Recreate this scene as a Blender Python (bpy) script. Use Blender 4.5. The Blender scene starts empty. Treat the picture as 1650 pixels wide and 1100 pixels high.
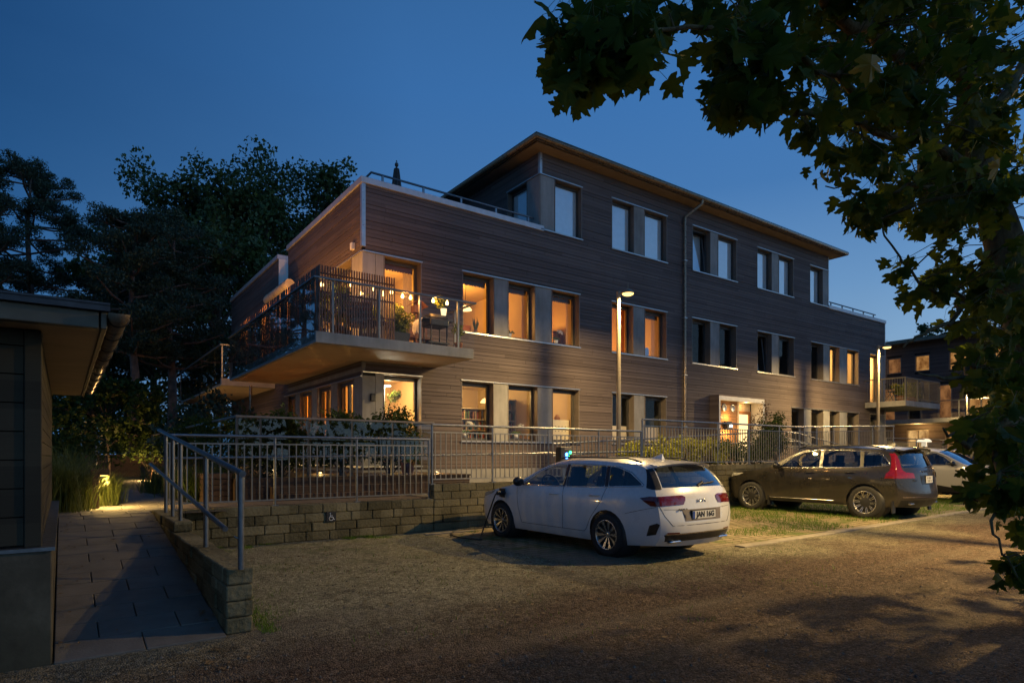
import bpy, bmesh, math, random
import numpy as np
from mathutils import Vector, Matrix, noise
from mathutils.bvhtree import BVHTree
from mathutils.geometry import delaunay_2d_cdt

sc = bpy.context.scene
COL = sc.collection
R = math.radians
rnd = random.Random(7)

# ---------------------------------------------------------------- camera frame
CAM_F, CAM_HY, CAM_YAW, CAM_H = 1002.14, 733.9, R(35.804), 1.4
CC, SS = math.cos(CAM_YAW), math.sin(CAM_YAW)
def at(u, v, d):
    """point of the place seen at picture position (u, v) and depth d (metres)"""
    r = (u - 825) / CAM_F * d
    return Vector((r * CC + d * SS, -r * SS + d * CC, CAM_H - (v - CAM_HY) / CAM_F * d))
def on_z(u, v, z):
    return at(u, v, (CAM_H - z) * CAM_F / (v - CAM_HY))
def on_y(u, v, y):
    r = (u - 825) / CAM_F
    return at(u, v, y / (CC - r * SS))

# ---------------------------------------------------------------- mesh builder
ORG = {}          # object name -> world origin its vertices are relative to

class MB:
    def __init__(s):
        s.v = []; s.f = []; s.m = []; s.sm = []
    def add(s, vs, fs, m=0, smooth=False):
        o = len(s.v)
        s.v.extend([tuple(p) for p in vs])
        for f in fs:
            s.f.append([i + o for i in f]); s.m.append(m); s.sm.append(smooth)
        return s
    def box(s, x0, x1, y0, y1, z0, z1, m=0):
        if x0 > x1: x0, x1 = x1, x0
        if y0 > y1: y0, y1 = y1, y0
        if z0 > z1: z0, z1 = z1, z0
        vs = [(x0,y0,z0),(x1,y0,z0),(x1,y1,z0),(x0,y1,z0),(x0,y0,z1),(x1,y0,z1),(x1,y1,z1),(x0,y1,z1)]
        return s.add(vs, [(0,3,2,1),(4,5,6,7),(0,1,5,4),(1,2,6,5),(2,3,7,6),(3,0,4,7)], m)
    def obox(s, c, hx, hy, hz, rot=None, m=0):
        rot = rot or Matrix.Identity(3); c = Vector(c)
        vs = [c + rot @ Vector((sx*hx, sy*hy, sz*hz)) for sz in (-1,1) for sx, sy in ((-1,-1),(1,-1),(1,1),(-1,1))]
        return s.add(vs, [(0,3,2,1),(4,5,6,7),(0,1,5,4),(1,2,6,5),(2,3,7,6),(3,0,4,7)], m)
    def quad(s, a, b, c, d, m=0):
        return s.add([a,b,c,d], [(0,1,2,3)], m)
    def tube(s, pts, r, n=8, m=0, caps=True, smooth=True):
        pts = [Vector(p) for p in pts]
        rs = r if isinstance(r, (list, tuple)) else [r] * len(pts)
        rings = []; prev = None
        for i, p in enumerate(pts):
            if i == 0: t = pts[1] - pts[0]
            elif i == len(pts) - 1: t = pts[-1] - pts[-2]
            else: t = (pts[i+1] - p).normalized() + (p - pts[i-1]).normalized()
            if t.length < 1e-9: t = Vector((0,0,1))
            t.normalize()
            if prev is None:
                a = Vector((0,0,1)) if abs(t.z) < .9 else Vector((1,0,0))
                u = t.cross(a).normalized()
            else:
                u = prev - t * prev.dot(t)
                if u.length < 1e-6: u = t.orthogonal()
                u.normalize()
            prev = u; w = t.cross(u)
            rings.append([p + (u * math.cos(2*math.pi*k/n) + w * math.sin(2*math.pi*k/n)) * rs[i] for k in range(n)])
        vs = [q for rg in rings for q in rg]; fs = []
        for i in range(len(pts) - 1):
            for k in range(n):
                k2 = (k+1) % n
                fs.append((i*n+k, i*n+k2, (i+1)*n+k2, (i+1)*n+k))
        s.add(vs, fs, m, smooth)
        if caps:
            s.add(rings[0], [tuple(range(n))[::-1]], m); s.add(rings[-1], [tuple(range(n))], m)
        return s
    def lathe(s, prof, c=(0,0,0), n=20, m=0, axis='z', smooth=True):
        vs = []
        for r, z in prof:
            for k in range(n):
                a = 2*math.pi*k/n
                if axis == 'z': vs.append((c[0]+r*math.cos(a), c[1]+r*math.sin(a), c[2]+z))
                elif axis == 'x': vs.append((c[0]+z, c[1]+r*math.cos(a), c[2]+r*math.sin(a)))
                else: vs.append((c[0]+r*math.cos(a), c[1]+z, c[2]-r*math.sin(a)))
        fs = []
        for i in range(len(prof)-1):
            for k in range(n):
                k2 = (k+1) % n
                fs.append((i*n+k, i*n+k2, (i+1)*n+k2, (i+1)*n+k))
        return s.add(vs, fs, m, smooth)
    def prism(s, poly, axis, a0, a1, m=0):
        n = len(poly)
        def P(p, a):
            return (a, p[0], p[1]) if axis == 'x' else (p[0], a, p[1]) if axis == 'y' else (p[0], p[1], a)
        vs = [P(p, a0) for p in poly] + [P(p, a1) for p in poly]
        fs = [tuple(range(n))[::-1], tuple(range(n, 2*n))] + [(i, (i+1) % n, n+(i+1) % n, n+i) for i in range(n)]
        return s.add(vs, fs, m)
    def sphere(s, c, r, n=10, m=0, sq=(1,1,1)):
        prof = []
        vs = []; fs = []
        for i in range(n//2+1):
            th = math.pi*i/(n//2)
            for k in range(n):
                a = 2*math.pi*k/n
                vs.append((c[0]+r*sq[0]*math.sin(th)*math.cos(a), c[1]+r*sq[1]*math.sin(th)*math.sin(a), c[2]+r*sq[2]*math.cos(th)))
        for i in range(n//2):
            for k in range(n):
                k2 = (k+1) % n
                fs.append((i*n+k, (i+1)*n+k, (i+1)*n+k2, i*n+k2))
        return s.add(vs, fs, m, True)
    def build(s, name, mats, parent=None, bevel=None, fix=True, autosmooth=None, loc=None):
        me = bpy.data.meshes.new(name)
        org = Vector((0,0,0))
        if parent is not None: org = ORG.get(parent.name, Vector((0,0,0)))
        elif loc is not None: org = Vector(loc)
        vs = [(p[0]-org.x, p[1]-org.y, p[2]-org.z) for p in s.v]
        me.from_pydata(vs, [], s.f)
        if not isinstance(mats, (list, tuple)): mats = [mats]
        for mt in mats: me.materials.append(mt)
        me.polygons.foreach_set('material_index', s.m)
        me.polygons.foreach_set('use_smooth', s.sm)
        if fix:
            bm = bmesh.new(); bm.from_mesh(me)
            bmesh.ops.recalc_face_normals(bm, faces=bm.faces[:])
            bm.to_mesh(me); bm.free()
        me.update()
        o = bpy.data.objects.new(name, me); COL.objects.link(o)
        if parent is not None: o.parent = parent
        elif loc is not None: o.location = org
        ORG[o.name] = org
        if bevel:
            b = o.modifiers.new('Bevel', 'BEVEL'); b.width = bevel; b.segments = 2; b.limit_method = 'ANGLE'; b.angle_limit = R(40)
        if autosmooth:
            me.polygons.foreach_set('use_smooth', [True]*len(me.polygons)); me.set_sharp_from_angle(angle=R(autosmooth))
        return o

def thing(name, label, cat, loc=(0,0,0), group=None, kind=None):
    o = bpy.data.objects.new(name, None); COL.objects.link(o)
    o.location = loc; o.empty_display_size = .2
    ORG[o.name] = Vector(loc)
    return tag(o, label, cat, group, kind)
def tag(o, label=None, cat=None, group=None, kind=None):
    if label: o['label'] = label
    if cat: o['category'] = cat
    if group: o['group'] = group
    if kind: o['kind'] = kind
    return o
def kids(o): return [c for c in bpy.data.objects if c.parent == o]
def dup(root, loc=None, rotz=None, label=None, scale=None, group=None):
    r = root.copy(); COL.objects.link(r)
    if loc is not None: r.location = loc
    if rotz is not None: r.rotation_euler = (0, 0, rotz)
    if scale is not None: r.scale = scale if isinstance(scale, (tuple, list)) else (scale,)*3
    if label: r['label'] = label
    if group: r['group'] = group
    for ch in kids(root):
        c = ch.copy(); COL.objects.link(c); c.parent = r
        for g in kids(ch):
            d = g.copy(); COL.objects.link(d); d.parent = c
    return r
def text_mesh(name, body, size, mat, parent, M, depth=.002, bold=0, width=None, spacing=1.0):
    """flat lettering as mesh; M maps the text's own plane (x right, y up) into the parent's space"""
    cu = bpy.data.curves.new(name, 'FONT'); cu.body = body; cu.size = size; cu.extrude = depth; cu.offset = bold
    cu.align_x = 'CENTER'; cu.align_y = 'CENTER'; cu.space_character = spacing; cu.resolution_u = 3
    t = bpy.data.objects.new(name, cu); COL.objects.link(t)
    bpy.context.view_layer.update()
    me = bpy.data.meshes.new_from_object(t.evaluated_get(bpy.context.evaluated_depsgraph_get()))
    bpy.data.objects.remove(t)
    if width:
        xs = [v.co.x for v in me.vertices]; k = width / max(1e-6, max(xs)-min(xs))
        for v in me.vertices: v.co.x *= k
    me.transform(M); me.materials.clear(); me.materials.append(mat)
    o = bpy.data.objects.new(name, me); COL.objects.link(o); o.parent = parent
    if parent is not None: me.transform(Matrix.Translation(-ORG.get(parent.name, Vector((0,0,0)))))
    ORG[o.name] = ORG.get(parent.name, Vector((0,0,0))) if parent else Vector((0,0,0))
    return o

# ---------------------------------------------------------------- materials
def newmat(name):
    m = bpy.data.materials.new(name); m.use_nodes = True
    nt = m.node_tree; nt.nodes.clear()
    out = nt.nodes.new('ShaderNodeOutputMaterial')
    return m, nt, out
class NT:
    """tiny node writer"""
    def __init__(s, nt): s.nt = nt
    def n(s, typ, **kw):
        nd = s.nt.nodes.new(typ)
        for k, v in kw.items(): setattr(nd, k, v)
        return nd
    def link(s, a, b): s.nt.links.new(a, b)
    def val(s, sock, v):
        if hasattr(v, 'is_linked') or hasattr(v, 'links'): s.link(v, sock)
        else: sock.default_value = v
    def math(s, op, a, b=None, c=None):
        nd = s.n('ShaderNodeMath', operation=op)
        s.val(nd.inputs[0], a)
        if b is not None: s.val(nd.inputs[1], b)
        if c is not None: s.val(nd.inputs[2], c)
        return nd.outputs[0]
    def mix(s, f, a, b):
        nd = s.n('ShaderNodeMix', data_type='RGBA')
        s.val(nd.inputs[0], f); s.val(nd.inputs[6], c4(a) if not hasattr(a, 'links') else a); s.val(nd.inputs[7], c4(b) if not hasattr(b, 'links') else b)
        return nd.outputs[2]
    def noise(s, vec, scale, detail=4, rough=.55):
        nd = s.n('ShaderNodeTexNoise'); s.link(vec, nd.inputs['Vector'])
        nd.inputs['Scale'].default_value = scale; nd.inputs['Detail'].default_value = detail; nd.inputs['Roughness'].default_value = rough
        return nd.outputs['Fac']
    def ramp(s, f, stops):
        nd = s.n('ShaderNodeValToRGB'); el = nd.color_ramp.elements
        while len(el) < len(stops): el.new(.5)
        for e, (p, c) in zip(el, stops): e.position = p; e.color = c4(c)
        s.link(f, nd.inputs[0]); return nd.outputs[0]
    def mapr(s, f, a, b, c=0., d=1.):
        nd = s.n('ShaderNodeMapRange'); nd.clamp = True
        s.link(f, nd.inputs[0])
        for i, v in enumerate((a, b, c, d)): nd.inputs[i+1].default_value = v
        return nd.outputs[0]
    def bump(s, h, strength=.3, dist=.01):
        nd = s.n('ShaderNodeBump'); nd.inputs['Strength'].default_value = strength; nd.inputs['Distance'].default_value = dist
        s.link(h, nd.inputs['Height']); return nd.outputs[0]
    def scalev(s, vec, sx, sy, sz):
        nd = s.n('ShaderNodeVectorMath', operation='MULTIPLY'); s.link(vec, nd.inputs[0]); nd.inputs[1].default_value = (sx, sy, sz)
        return nd.outputs[0]
    def pos(s): return s.n('ShaderNodeNewGeometry').outputs['Position']
    def obj(s): return s.n('ShaderNodeTexCoord').outputs['Object']
def c4(c): return (c[0], c[1], c[2], 1.0) if len(c) == 3 else tuple(c)
def principled(k, out, col, rough=.6, metal=0., normal=None, spec=.5, coat=0.):
    b = k.n('ShaderNodeBsdfPrincipled')
    k.val(b.inputs['Base Color'], c4(col) if not hasattr(col, 'links') else col)
    k.val(b.inputs['Roughness'], rough); b.inputs['Metallic'].default_value = metal
    b.inputs['Specular IOR Level'].default_value = spec
    if coat: b.inputs['Coat Weight'].default_value = coat; b.inputs['Coat Roughness'].default_value = .04
    if normal is not None: k.link(normal, b.inputs['Normal'])
    k.link(b.outputs[0], out.inputs[0]); return b
def simple(name, col, rough=.55, metal=0., var=.25, scale=6., bump=.0, bscale=60., coat=0., spec=.5, world=False):
    """plain surface with mottled colour and roughness and, if asked, fine relief"""
    m, nt, out = newmat(name); k = NT(nt)
    p = k.pos() if world else k.obj()
    f = k.noise(p, scale, 5)
    d = tuple(c*(1-var) for c in col); l = tuple(min(1, c*(1+var)) for c in col)
    cc = k.ramp(f, [(.3, d), (.7, l)])
    rr = k.mapr(k.noise(p, scale*2.3, 3), .3, .7, max(.02, rough-.08), min(1, rough+.08))
    nm = k.bump(k.noise(p, bscale, 4), bump, .01) if bump else None
    principled(k, out, cc, rr, metal, nm, spec, coat)
    return m
def emit(name, col, strength):
    m, nt, out = newmat(name); k = NT(nt)
    e = k.n('ShaderNodeEmission'); e.inputs[0].default_value = c4(col); e.inputs[1].default_value = strength
    k.link(e.outputs[0], out.inputs[0]); return m
def glass(name, tint=(1,1,1), boost=1.6, base=.03, rough=0.0):
    m, nt, out = newmat(name); k = NT(nt)
    lw = k.n('ShaderNodeLayerWeight'); lw.inputs[0].default_value = .5
    fr = k.math('MULTIPLY_ADD', k.math('POWER', lw.outputs['Facing'], 5.0), .96, .042)
    fac = k.math('MINIMUM', k.math('MULTIPLY_ADD', fr, boost, base), .95)
    t = k.n('ShaderNodeBsdfTransparent'); t.inputs[0].default_value = c4(tint)
    g = k.n('ShaderNodeBsdfGlossy'); g.inputs['Roughness'].default_value = rough; g.inputs[0].default_value = (1,1,1,1)
    # slight waviness of real panes
    nm = k.bump(k.noise(k.pos(), 1.3, 1), .06, .02); k.link(nm, g.inputs['Normal'])
    mx = k.n('ShaderNodeMixShader'); k.link(fac, mx.inputs[0]); k.link(t.outputs[0], mx.inputs[1]); k.link(g.outputs[0], mx.inputs[2])
    k.link(mx.outputs[0], out.inputs[0]); return m
def leafmat(name, c1, c2, trans=.25, scale=3., rough=.5, spec=.3):
    m, nt, out = newmat(name); k = NT(nt)
    rpi = k.n('ShaderNodeNewGeometry').outputs['Random Per Island']
    f = k.math('ADD', k.math('MULTIPLY', k.noise(k.pos(), scale, 3), .55), k.math('MULTIPLY', rpi, .45))
    col = k.ramp(f, [(.22, c1), (.78, c2)])
    b = k.n('ShaderNodeBsdfPrincipled'); k.link(col, b.inputs['Base Color']); b.inputs['Roughness'].default_value = rough
    b.inputs['Specular IOR Level'].default_value = spec
    t = k.n('ShaderNodeBsdfTranslucent')
    tc = k.mix(.5, col, tuple(min(1, x*1.6) for x in c2)); k.link(tc, t.inputs[0])
    mx = k.n('ShaderNodeMixShader'); mx.inputs[0].default_value = trans
    k.link(b.outputs[0], mx.inputs[1]); k.link(t.outputs[0], mx.inputs[2]); k.link(mx.outputs[0], out.inputs[0])
    return m
def boards(name, c1, c2, pitch=.098, along='x', rough=.75, z0=0.):
    """wood cladding: tone per board, grain along the board"""
    m, nt, out = newmat(name); k = NT(nt)
    p = k.pos(); sp = k.n('ShaderNodeSeparateXYZ'); k.link(p, sp.inputs[0])
    row = k.math('FLOOR', k.math('DIVIDE', k.math('SUBTRACT', sp.outputs[2], z0), pitch))
    hsum = k.math('ADD', sp.outputs[0], sp.outputs[1])
    seg = k.math('FLOOR', k.math('DIVIDE', k.math('ADD', hsum, k.math('MULTIPLY', row, 1.37)), 4.3))
    cb = k.n('ShaderNodeCombineXYZ'); k.link(row, cb.inputs[0]); k.link(seg, cb.inputs[1])
    wn = k.n('ShaderNodeTexWhiteNoise', noise_dimensions='3D'); k.link(cb.outputs[0], wn.inputs[0])
    grain = k.noise(k.scalev(p, 1.2, 1.2, 38), 2.2, 6, .65)
    weather = k.noise(p, .55, 3)
    f = k.math('ADD', k.math('MULTIPLY', wn.outputs[0], .55), k.math('ADD', k.math('MULTIPLY', grain, .35), k.math('MULTIPLY', k.math('SUBTRACT', weather, .5), .85)))
    col = k.ramp(f, [(.15, c1), (.8, c2)])
    nm = k.bump(grain, .25, .004)
    principled(k, out, col, rough, 0, nm, .25)
    return m
M = {}
M['clad'] = boards('grey brown wood cladding', (.094,.073,.068), (.148,.117,.109))
M['porchwood'] = boards('oiled oak boards', (.26,.12,.045), (.42,.21,.085), pitch=.11, rough=.5)
M['deckwood'] = boards('red brown deck boards', (.045,.028,.019), (.095,.058,.040), pitch=.125, rough=.7)
M['backing'] = simple('dark wall backing', (.02,.017,.015), .9)
M['reveal'] = simple('taupe window lining', (.17,.14,.115), .5, var=.12, world=True)
M['frame'] = simple('dark window frame', (.055,.05,.046), .4, var=.15, world=True)
M['trim'] = simple('galvanised trim', (.42,.42,.42), .35, .7, var=.12, world=True)
M['capw'] = simple('pale metal parapet cap', (.50,.50,.52), .45, .3, var=.10, world=True)
M['glass'] = glass('window glass', (.97,.98,.97), .85, -.01)
M['blindglass'] = glass('sky reflecting window glass', (.95,.97,.96), 3.0, .12)
M['balglass'] = glass('balcony glass', (.97,.98,.98), .5, -.01)
M['balside'] = glass('balcony side glass', (.92,.94,.94), 2.2, .03)
M['deckglass'] = glass('deck glass', (.62,.66,.64), 1.2, .0)
M['blind'] = simple('white roller blind', (.80,.83,.88), .8, var=.05)
M['soffit'] = simple('soffit board', (.30,.23,.17), .7, var=.10, world=True, scale=2)
M['gutter'] = simple('bronze coated gutter', (.24,.18,.12), .30, .45, var=.08, world=True)
M['roof'] = simple('dark metal roof', (.05,.05,.055), .45, .5, var=.2, world=True)
M['galv'] = simple('galvanised steel', (.21,.22,.235), .36, .85, var=.16, scale=14, world=True)
M['pickets'] = simple('grey coated pickets', (.21,.205,.19), .42, .6, var=.12, scale=9, world=True)
M['post'] = simple('lamp post lacquer', (.25,.21,.15), .4, .4, var=.10, world=True)
M['black'] = simple('black plastic', (.015,.015,.016), .5, var=.2)
M['rubber'] = simple('tyre rubber', (.018,.018,.018), .8, var=.25, scale=30, bump=.2, bscale=90)
M['plaster'] = simple('warm white plaster', (.62,.52,.38), .85, var=.06, world=True, scale=1.2)
M['plaster2'] = simple('ochre painted plaster', (.52,.40,.22), .85, var=.08, world=True, scale=1.2)
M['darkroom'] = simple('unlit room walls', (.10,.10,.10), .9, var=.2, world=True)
M['shelf'] = simple('white shelf board', (.6,.55,.47), .5, var=.06)
M['book'] = [simple('book spine %s' % n, c, .6, var=.2, scale=20) for n, c in (('red', (.30,.05,.03)), ('brown', (.13,.06,.03)), ('cream', (.5,.42,.28)), ('green', (.05,.12,.06)), ('black', (.03,.025,.02)))]
M['orange'] = leafmat('copper curtain', (.42,.20,.08), (.50,.25,.10), .5)
M['curtain'] = leafmat('cream curtain', (.50,.43,.31), (.58,.49,.36), .5)
M['canvas'] = simple('cream canvas', (.50,.43,.32), .85, var=.2)
M['balsteel'] = simple('dull balcony steel', (.16,.165,.17), .45, .7, var=.15, world=True)
M['terracotta'] = simple('terracotta', (.32,.14,.07), .8, var=.2, scale=14)
M['blackpot'] = simple('charcoal planter', (.035,.035,.035), .55, var=.2)
M['white'] = simple('white enamel', (.75,.74,.70), .4, var=.05)
M['cloth'] = simple('white cotton', (.62,.60,.58), .9, var=.12, scale=14, bump=.2)
M['slat'] = simple('red brown screen slat', (.13,.055,.03), .6, var=.3, scale=12)
M['petal'] = simple('white orchid petals', (.75,.70,.62), .6, var=.08)
M['stem'] = simple('green stem', (.06,.12,.03), .6, var=.2)
M['signw'] = simple('sign white', (.7,.7,.7), .5, var=.04)
M['ledblue'] = emit('blue charging led', (.06,.25,1), 14)
M['ledgreen'] = emit('green charging led', (.03,1,.25), 8)
M['bulb'] = emit('warm bulb', (1,.60,.20), 9)
M['lampdisc'] = emit('street lamp lens', (1,.60,.17), 3.2)
M['flame'] = emit('candle flame', (1,.55,.15), 12)
M['numlit'] = emit('lit number face', (1,.93,.80), 3.2)
M['doorlit'] = emit('bright stairwell behind door', (1,.66,.28), 2.1)

def concrete():
    m, nt, out = newmat('fair faced concrete'); k = NT(nt); p = k.pos()
    a = k.noise(p, 1.1, 6, .6); b = k.noise(k.scalev(p, 5, 5, .8), 1.5, 4)
    col = k.ramp(k.math('ADD', k.math('MULTIPLY', a, .7), k.math('MULTIPLY', b, .3)), [(.32, (.17,.165,.155)), (.52, (.27,.26,.245)), (.68, (.34,.33,.31))])
    principled(k, out, col, .8, 0, k.bump(k.noise(p, 40, 5), .15, .006), .3); return m
M['concrete'] = concrete()
def moss_concrete():
    m, nt, out = newmat('stained plinth concrete'); k = NT(nt); p = k.pos()
    a = k.noise(p, 2.2, 6, .65); sp = k.n('ShaderNodeSeparateXYZ'); k.link(p, sp.inputs[0])
    col = k.ramp(a, [(.3, (.034,.028,.018)), (.55, (.085,.072,.048)), (.75, (.15,.128,.09))])
    low = k.mapr(sp.outputs[2], .75, 0., 0., .6)
    col = k.mix(k.math('MULTIPLY', low, a), col, (.05,.05,.022))
    principled(k, out, col, .85, 0, k.bump(k.noise(p, 35, 5), .25, .008), .3); return m
M['moss'] = moss_concrete()
def stone():
    m, nt, out = newmat('split faced concrete block'); k = NT(nt); p = k.pos()
    a = k.noise(p, 1.7, 4); b = k.noise(p, 38, 6, .7); v = k.n('ShaderNodeTexVoronoi'); k.link(p, v.inputs[0]); v.inputs['Scale'].default_value = 22
    sp = k.n('ShaderNodeSeparateXYZ'); k.link(p, sp.inputs[0])
    cb = k.n('ShaderNodeCombineXYZ'); k.link(k.math('FLOOR', k.math('DIVIDE', k.math('ADD', sp.outputs[0], sp.outputs[1]), .4)), cb.inputs[0]); k.link(k.math('FLOOR', k.math('DIVIDE', sp.outputs[2], .15)), cb.inputs[1])
    wn = k.n('ShaderNodeTexWhiteNoise', noise_dimensions='3D'); k.link(cb.outputs[0], wn.inputs[0])
    f = k.math('ADD', k.math('MULTIPLY', a, .35), k.math('ADD', k.math('MULTIPLY', b, .4), k.math('MULTIPLY', wn.outputs[0], .25)))
    col = k.ramp(f, [(.3, (.065,.057,.03)), (.52, (.165,.143,.08)), (.75, (.27,.235,.14))])
    h = k.math('ADD', k.noise(p, 16, 6, .7), k.math('MULTIPLY', v.outputs[0], .6))
    principled(k, out, col, .9, 0, k.bump(h, .75, .02), .2); return m
M['stone'] = stone()
def gravel():
    m, nt, out = newmat('gravel'); k = NT(nt); p = k.pos()
    sp = k.n('ShaderNodeSeparateXYZ'); k.link(p, sp.inputs[0])
    v = k.n('ShaderNodeTexVoronoi'); k.link(p, v.inputs[0]); v.inputs['Scale'].default_value = 80
    v2 = k.n('ShaderNodeTexVoronoi'); k.link(p, v2.inputs[0]); v2.inputs['Scale'].default_value = 26
    big = k.noise(p, .55, 5, .6); mid = k.noise(p, 3.5, 5, .65); fine = k.noise(p, 95, 3, .7)
    cells = k.n('ShaderNodeSeparateColor'); k.link(v.outputs['Color'], cells.inputs[0])
    cells2 = k.n('ShaderNodeSeparateColor'); k.link(v2.outputs['Color'], cells2.inputs[0])
    st = k.math('ADD', k.math('MULTIPLY', cells.outputs[0], .50), k.math('ADD', k.math('MULTIPLY', fine, .30), k.math('MULTIPLY', cells2.outputs[1], .25)))
    st = k.math('ADD', st, k.math('MULTIPLY', k.math('SUBTRACT', k.noise(p, 9., 4, .7), .5), .45))
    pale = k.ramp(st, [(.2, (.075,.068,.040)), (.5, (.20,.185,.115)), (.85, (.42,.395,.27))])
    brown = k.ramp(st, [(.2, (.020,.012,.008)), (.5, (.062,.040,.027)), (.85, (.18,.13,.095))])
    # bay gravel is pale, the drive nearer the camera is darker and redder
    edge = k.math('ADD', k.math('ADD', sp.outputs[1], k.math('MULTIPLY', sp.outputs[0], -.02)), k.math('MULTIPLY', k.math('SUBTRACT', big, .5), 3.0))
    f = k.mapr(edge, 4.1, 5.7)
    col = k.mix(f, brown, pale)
    # worn tracks, damp patches and dirt
    dirt = k.mapr(mid, .52, .70)
    col = k.mix(k.math('MULTIPLY', dirt, .7), col, (.05,.038,.024))
    track = k.mapr(k.noise(k.scalev(p, .22, 1.5, 1), 1.0, 4, .6), .50, .66, 0., .55)
    col = k.mix(k.math('MULTIPLY', track, k.mapr(fine, .3, .7, .6, 1.)), col, (.16,.135,.10))
    stain = k.mapr(k.noise(p, 1.15, 6, .72), .55, .70, 0., .65)
    col = k.mix(stain, col, (.035,.027,.018))
    # thin moss and weeds towards the wall
    weed = k.math('MULTIPLY', k.mapr(sp.outputs[1], 6.0, 10.2), k.mapr(k.noise(p, 1.6, 6, .7), .50, .68))
    col = k.mix(k.math('MULTIPLY', weed, .8), col, k.mix(fine, (.035,.055,.010), (.10,.13,.035)))
    tuft = k.mapr(k.noise(p, 2.6, 6, .75), .64, .72)
    col = k.mix(k.math('MULTIPLY', tuft, k.mapr(sp.outputs[1], 3.6, 5.5, 0., .7)), col, (.06,.085,.02))
    h = k.math('ADD', k.math('MULTIPLY', v.outputs['Distance'], -.8), k.math('ADD', k.math('MULTIPLY', v2.outputs['Distance'], -.5), k.math('MULTIPLY', mid, 1.2)))
    principled(k, out, col, .92, 0, k.bump(h, .9, .02), .15); return m
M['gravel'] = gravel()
def paving():
    m, nt, out = newmat('grass jointed parking pavers'); k = NT(nt); p = k.pos()
    bt = k.n('ShaderNodeTexBrick'); k.link(p, bt.inputs[0]); bt.inputs['Scale'].default_value = 1.0
    bt.inputs['Brick Width'].default_value = .24; bt.inputs['Row Height'].default_value = .16; bt.inputs['Mortar Size'].default_value = .018
    bt.inputs['Mortar Smooth'].default_value = .3
    bt.inputs['Color1'].default_value = (.27,.21,.12,1); bt.inputs['Color2'].default_value = (.42,.34,.21,1); bt.inputs['Mortar'].default_value = (.05,.055,.02,1)
    n1 = k.noise(p, 1.1, 6, .7); n2 = k.noise(p, 45, 4)
    col = k.mix(k.math('MULTIPLY', n2, .5), bt.outputs[0], (.13,.10,.06))
    g = k.mapr(n1, .50, .62)
    grass = k.mix(n2, (.03,.06,.006), (.085,.14,.016))
    col = k.mix(k.math('MULTIPLY', g, .75), col, grass)
    sp = k.n('ShaderNodeSeparateXYZ'); k.link(p, sp.inputs[0])
    sand = k.math('MULTIPLY', k.mapr(k.math('ADD', k.math('ADD', sp.outputs[1], k.math('MULTIPLY', sp.outputs[0], .35)), k.math('MULTIPLY', k.math('SUBTRACT', n1, .5), 4.)), 9.8, 8.2), .9)
    col = k.mix(sand, col, k.ramp(n2, [(.3, (.09,.075,.05)), (.7, (.24,.21,.15))]))
    h = k.math('ADD', k.math('MULTIPLY', bt.outputs[1], -1), k.math('MULTIPLY', n2, .5))
    principled(k, out, col, .9, 0, k.bump(h, .6, .015), .2); return m
M['paving'] = paving()
M['slab'] = simple('dark concrete slab', (.125,.113,.095), .8, var=.22, scale=3.5, bump=.35, bscale=55, world=True)
M['kerb'] = simple('edging stone', (.24,.21,.16), .85, var=.25, scale=5, bump=.4, bscale=50, world=True)
M['soil'] = simple('planting soil', (.035,.026,.018), .95, var=.4, scale=4, bump=.8, bscale=25, world=True)
M['grassground'] = simple('rough grass ground', (.035,.045,.015), .95, var=.5, scale=3, bump=.8, bscale=30, world=True)
M['bladea'] = leafmat('grass blades', (.055,.12,.008), (.14,.23,.020), .25, 2.5)
M['oakleaf'] = leafmat('oak leaves', (.030,.055,.018), (.085,.125,.035), .15, .8)
M['pineleaf'] = leafmat('pine needles', (.022,.042,.026), (.050,.080,.044), .05, .8)
M['bark'] = simple('bark', (.055,.040,.030), .95, var=.45, scale=5, bump=.8, bscale=14, world=True)
M['pinebark'] = simple('pine bark', (.11,.075,.06), .95, var=.45, scale=4, bump=.8, bscale=14, world=True)
M['mapleleaf'] = leafmat('maple leaves', (.022,.042,.005), (.080,.102,.010), .36, 2.6, .62, .10)
M['yellowleaf'] = leafmat('yellowed maple leaf', (.22,.12,.01), (.34,.20,.02), .3, 4)
M['hedge'] = leafmat('hedge leaves', (.018,.035,.007), (.055,.082,.014), .2, 3, .6, .15)
M['lime'] = leafmat('yellow green shrub leaves', (.10,.13,.015), (.24,.23,.03), .3, 3)
M['ornamental'] = leafmat('ornamental grass', (.045,.07,.015), (.15,.17,.04), .3, 2)
M['herb'] = leafmat('balcony plant leaves', (.08,.11,.012), (.22,.23,.03), .3, 4)
M['litter'] = simple('fallen leaf', (.12,.07,.025), .8, var=.5, scale=9)

def maplebark():
    m, nt, out = newmat('mossy maple bark'); k = NT(nt); p = k.pos()
    a = k.noise(k.scalev(p, 1, 1, .35), 9, 6, .7); b = k.noise(p, 3, 4)
    col = k.ramp(a, [(.3, (.05,.035,.02)), (.5, (.15,.10,.05)), (.7, (.22,.16,.08))])
    col = k.mix(k.mapr(b, .5, .65, 0, .6), col, (.10,.11,.03))
    principled(k, out, col, .95, 0, k.bump(a, 1., .03), .15); return m
M['maplebark'] = maplebark()

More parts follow.
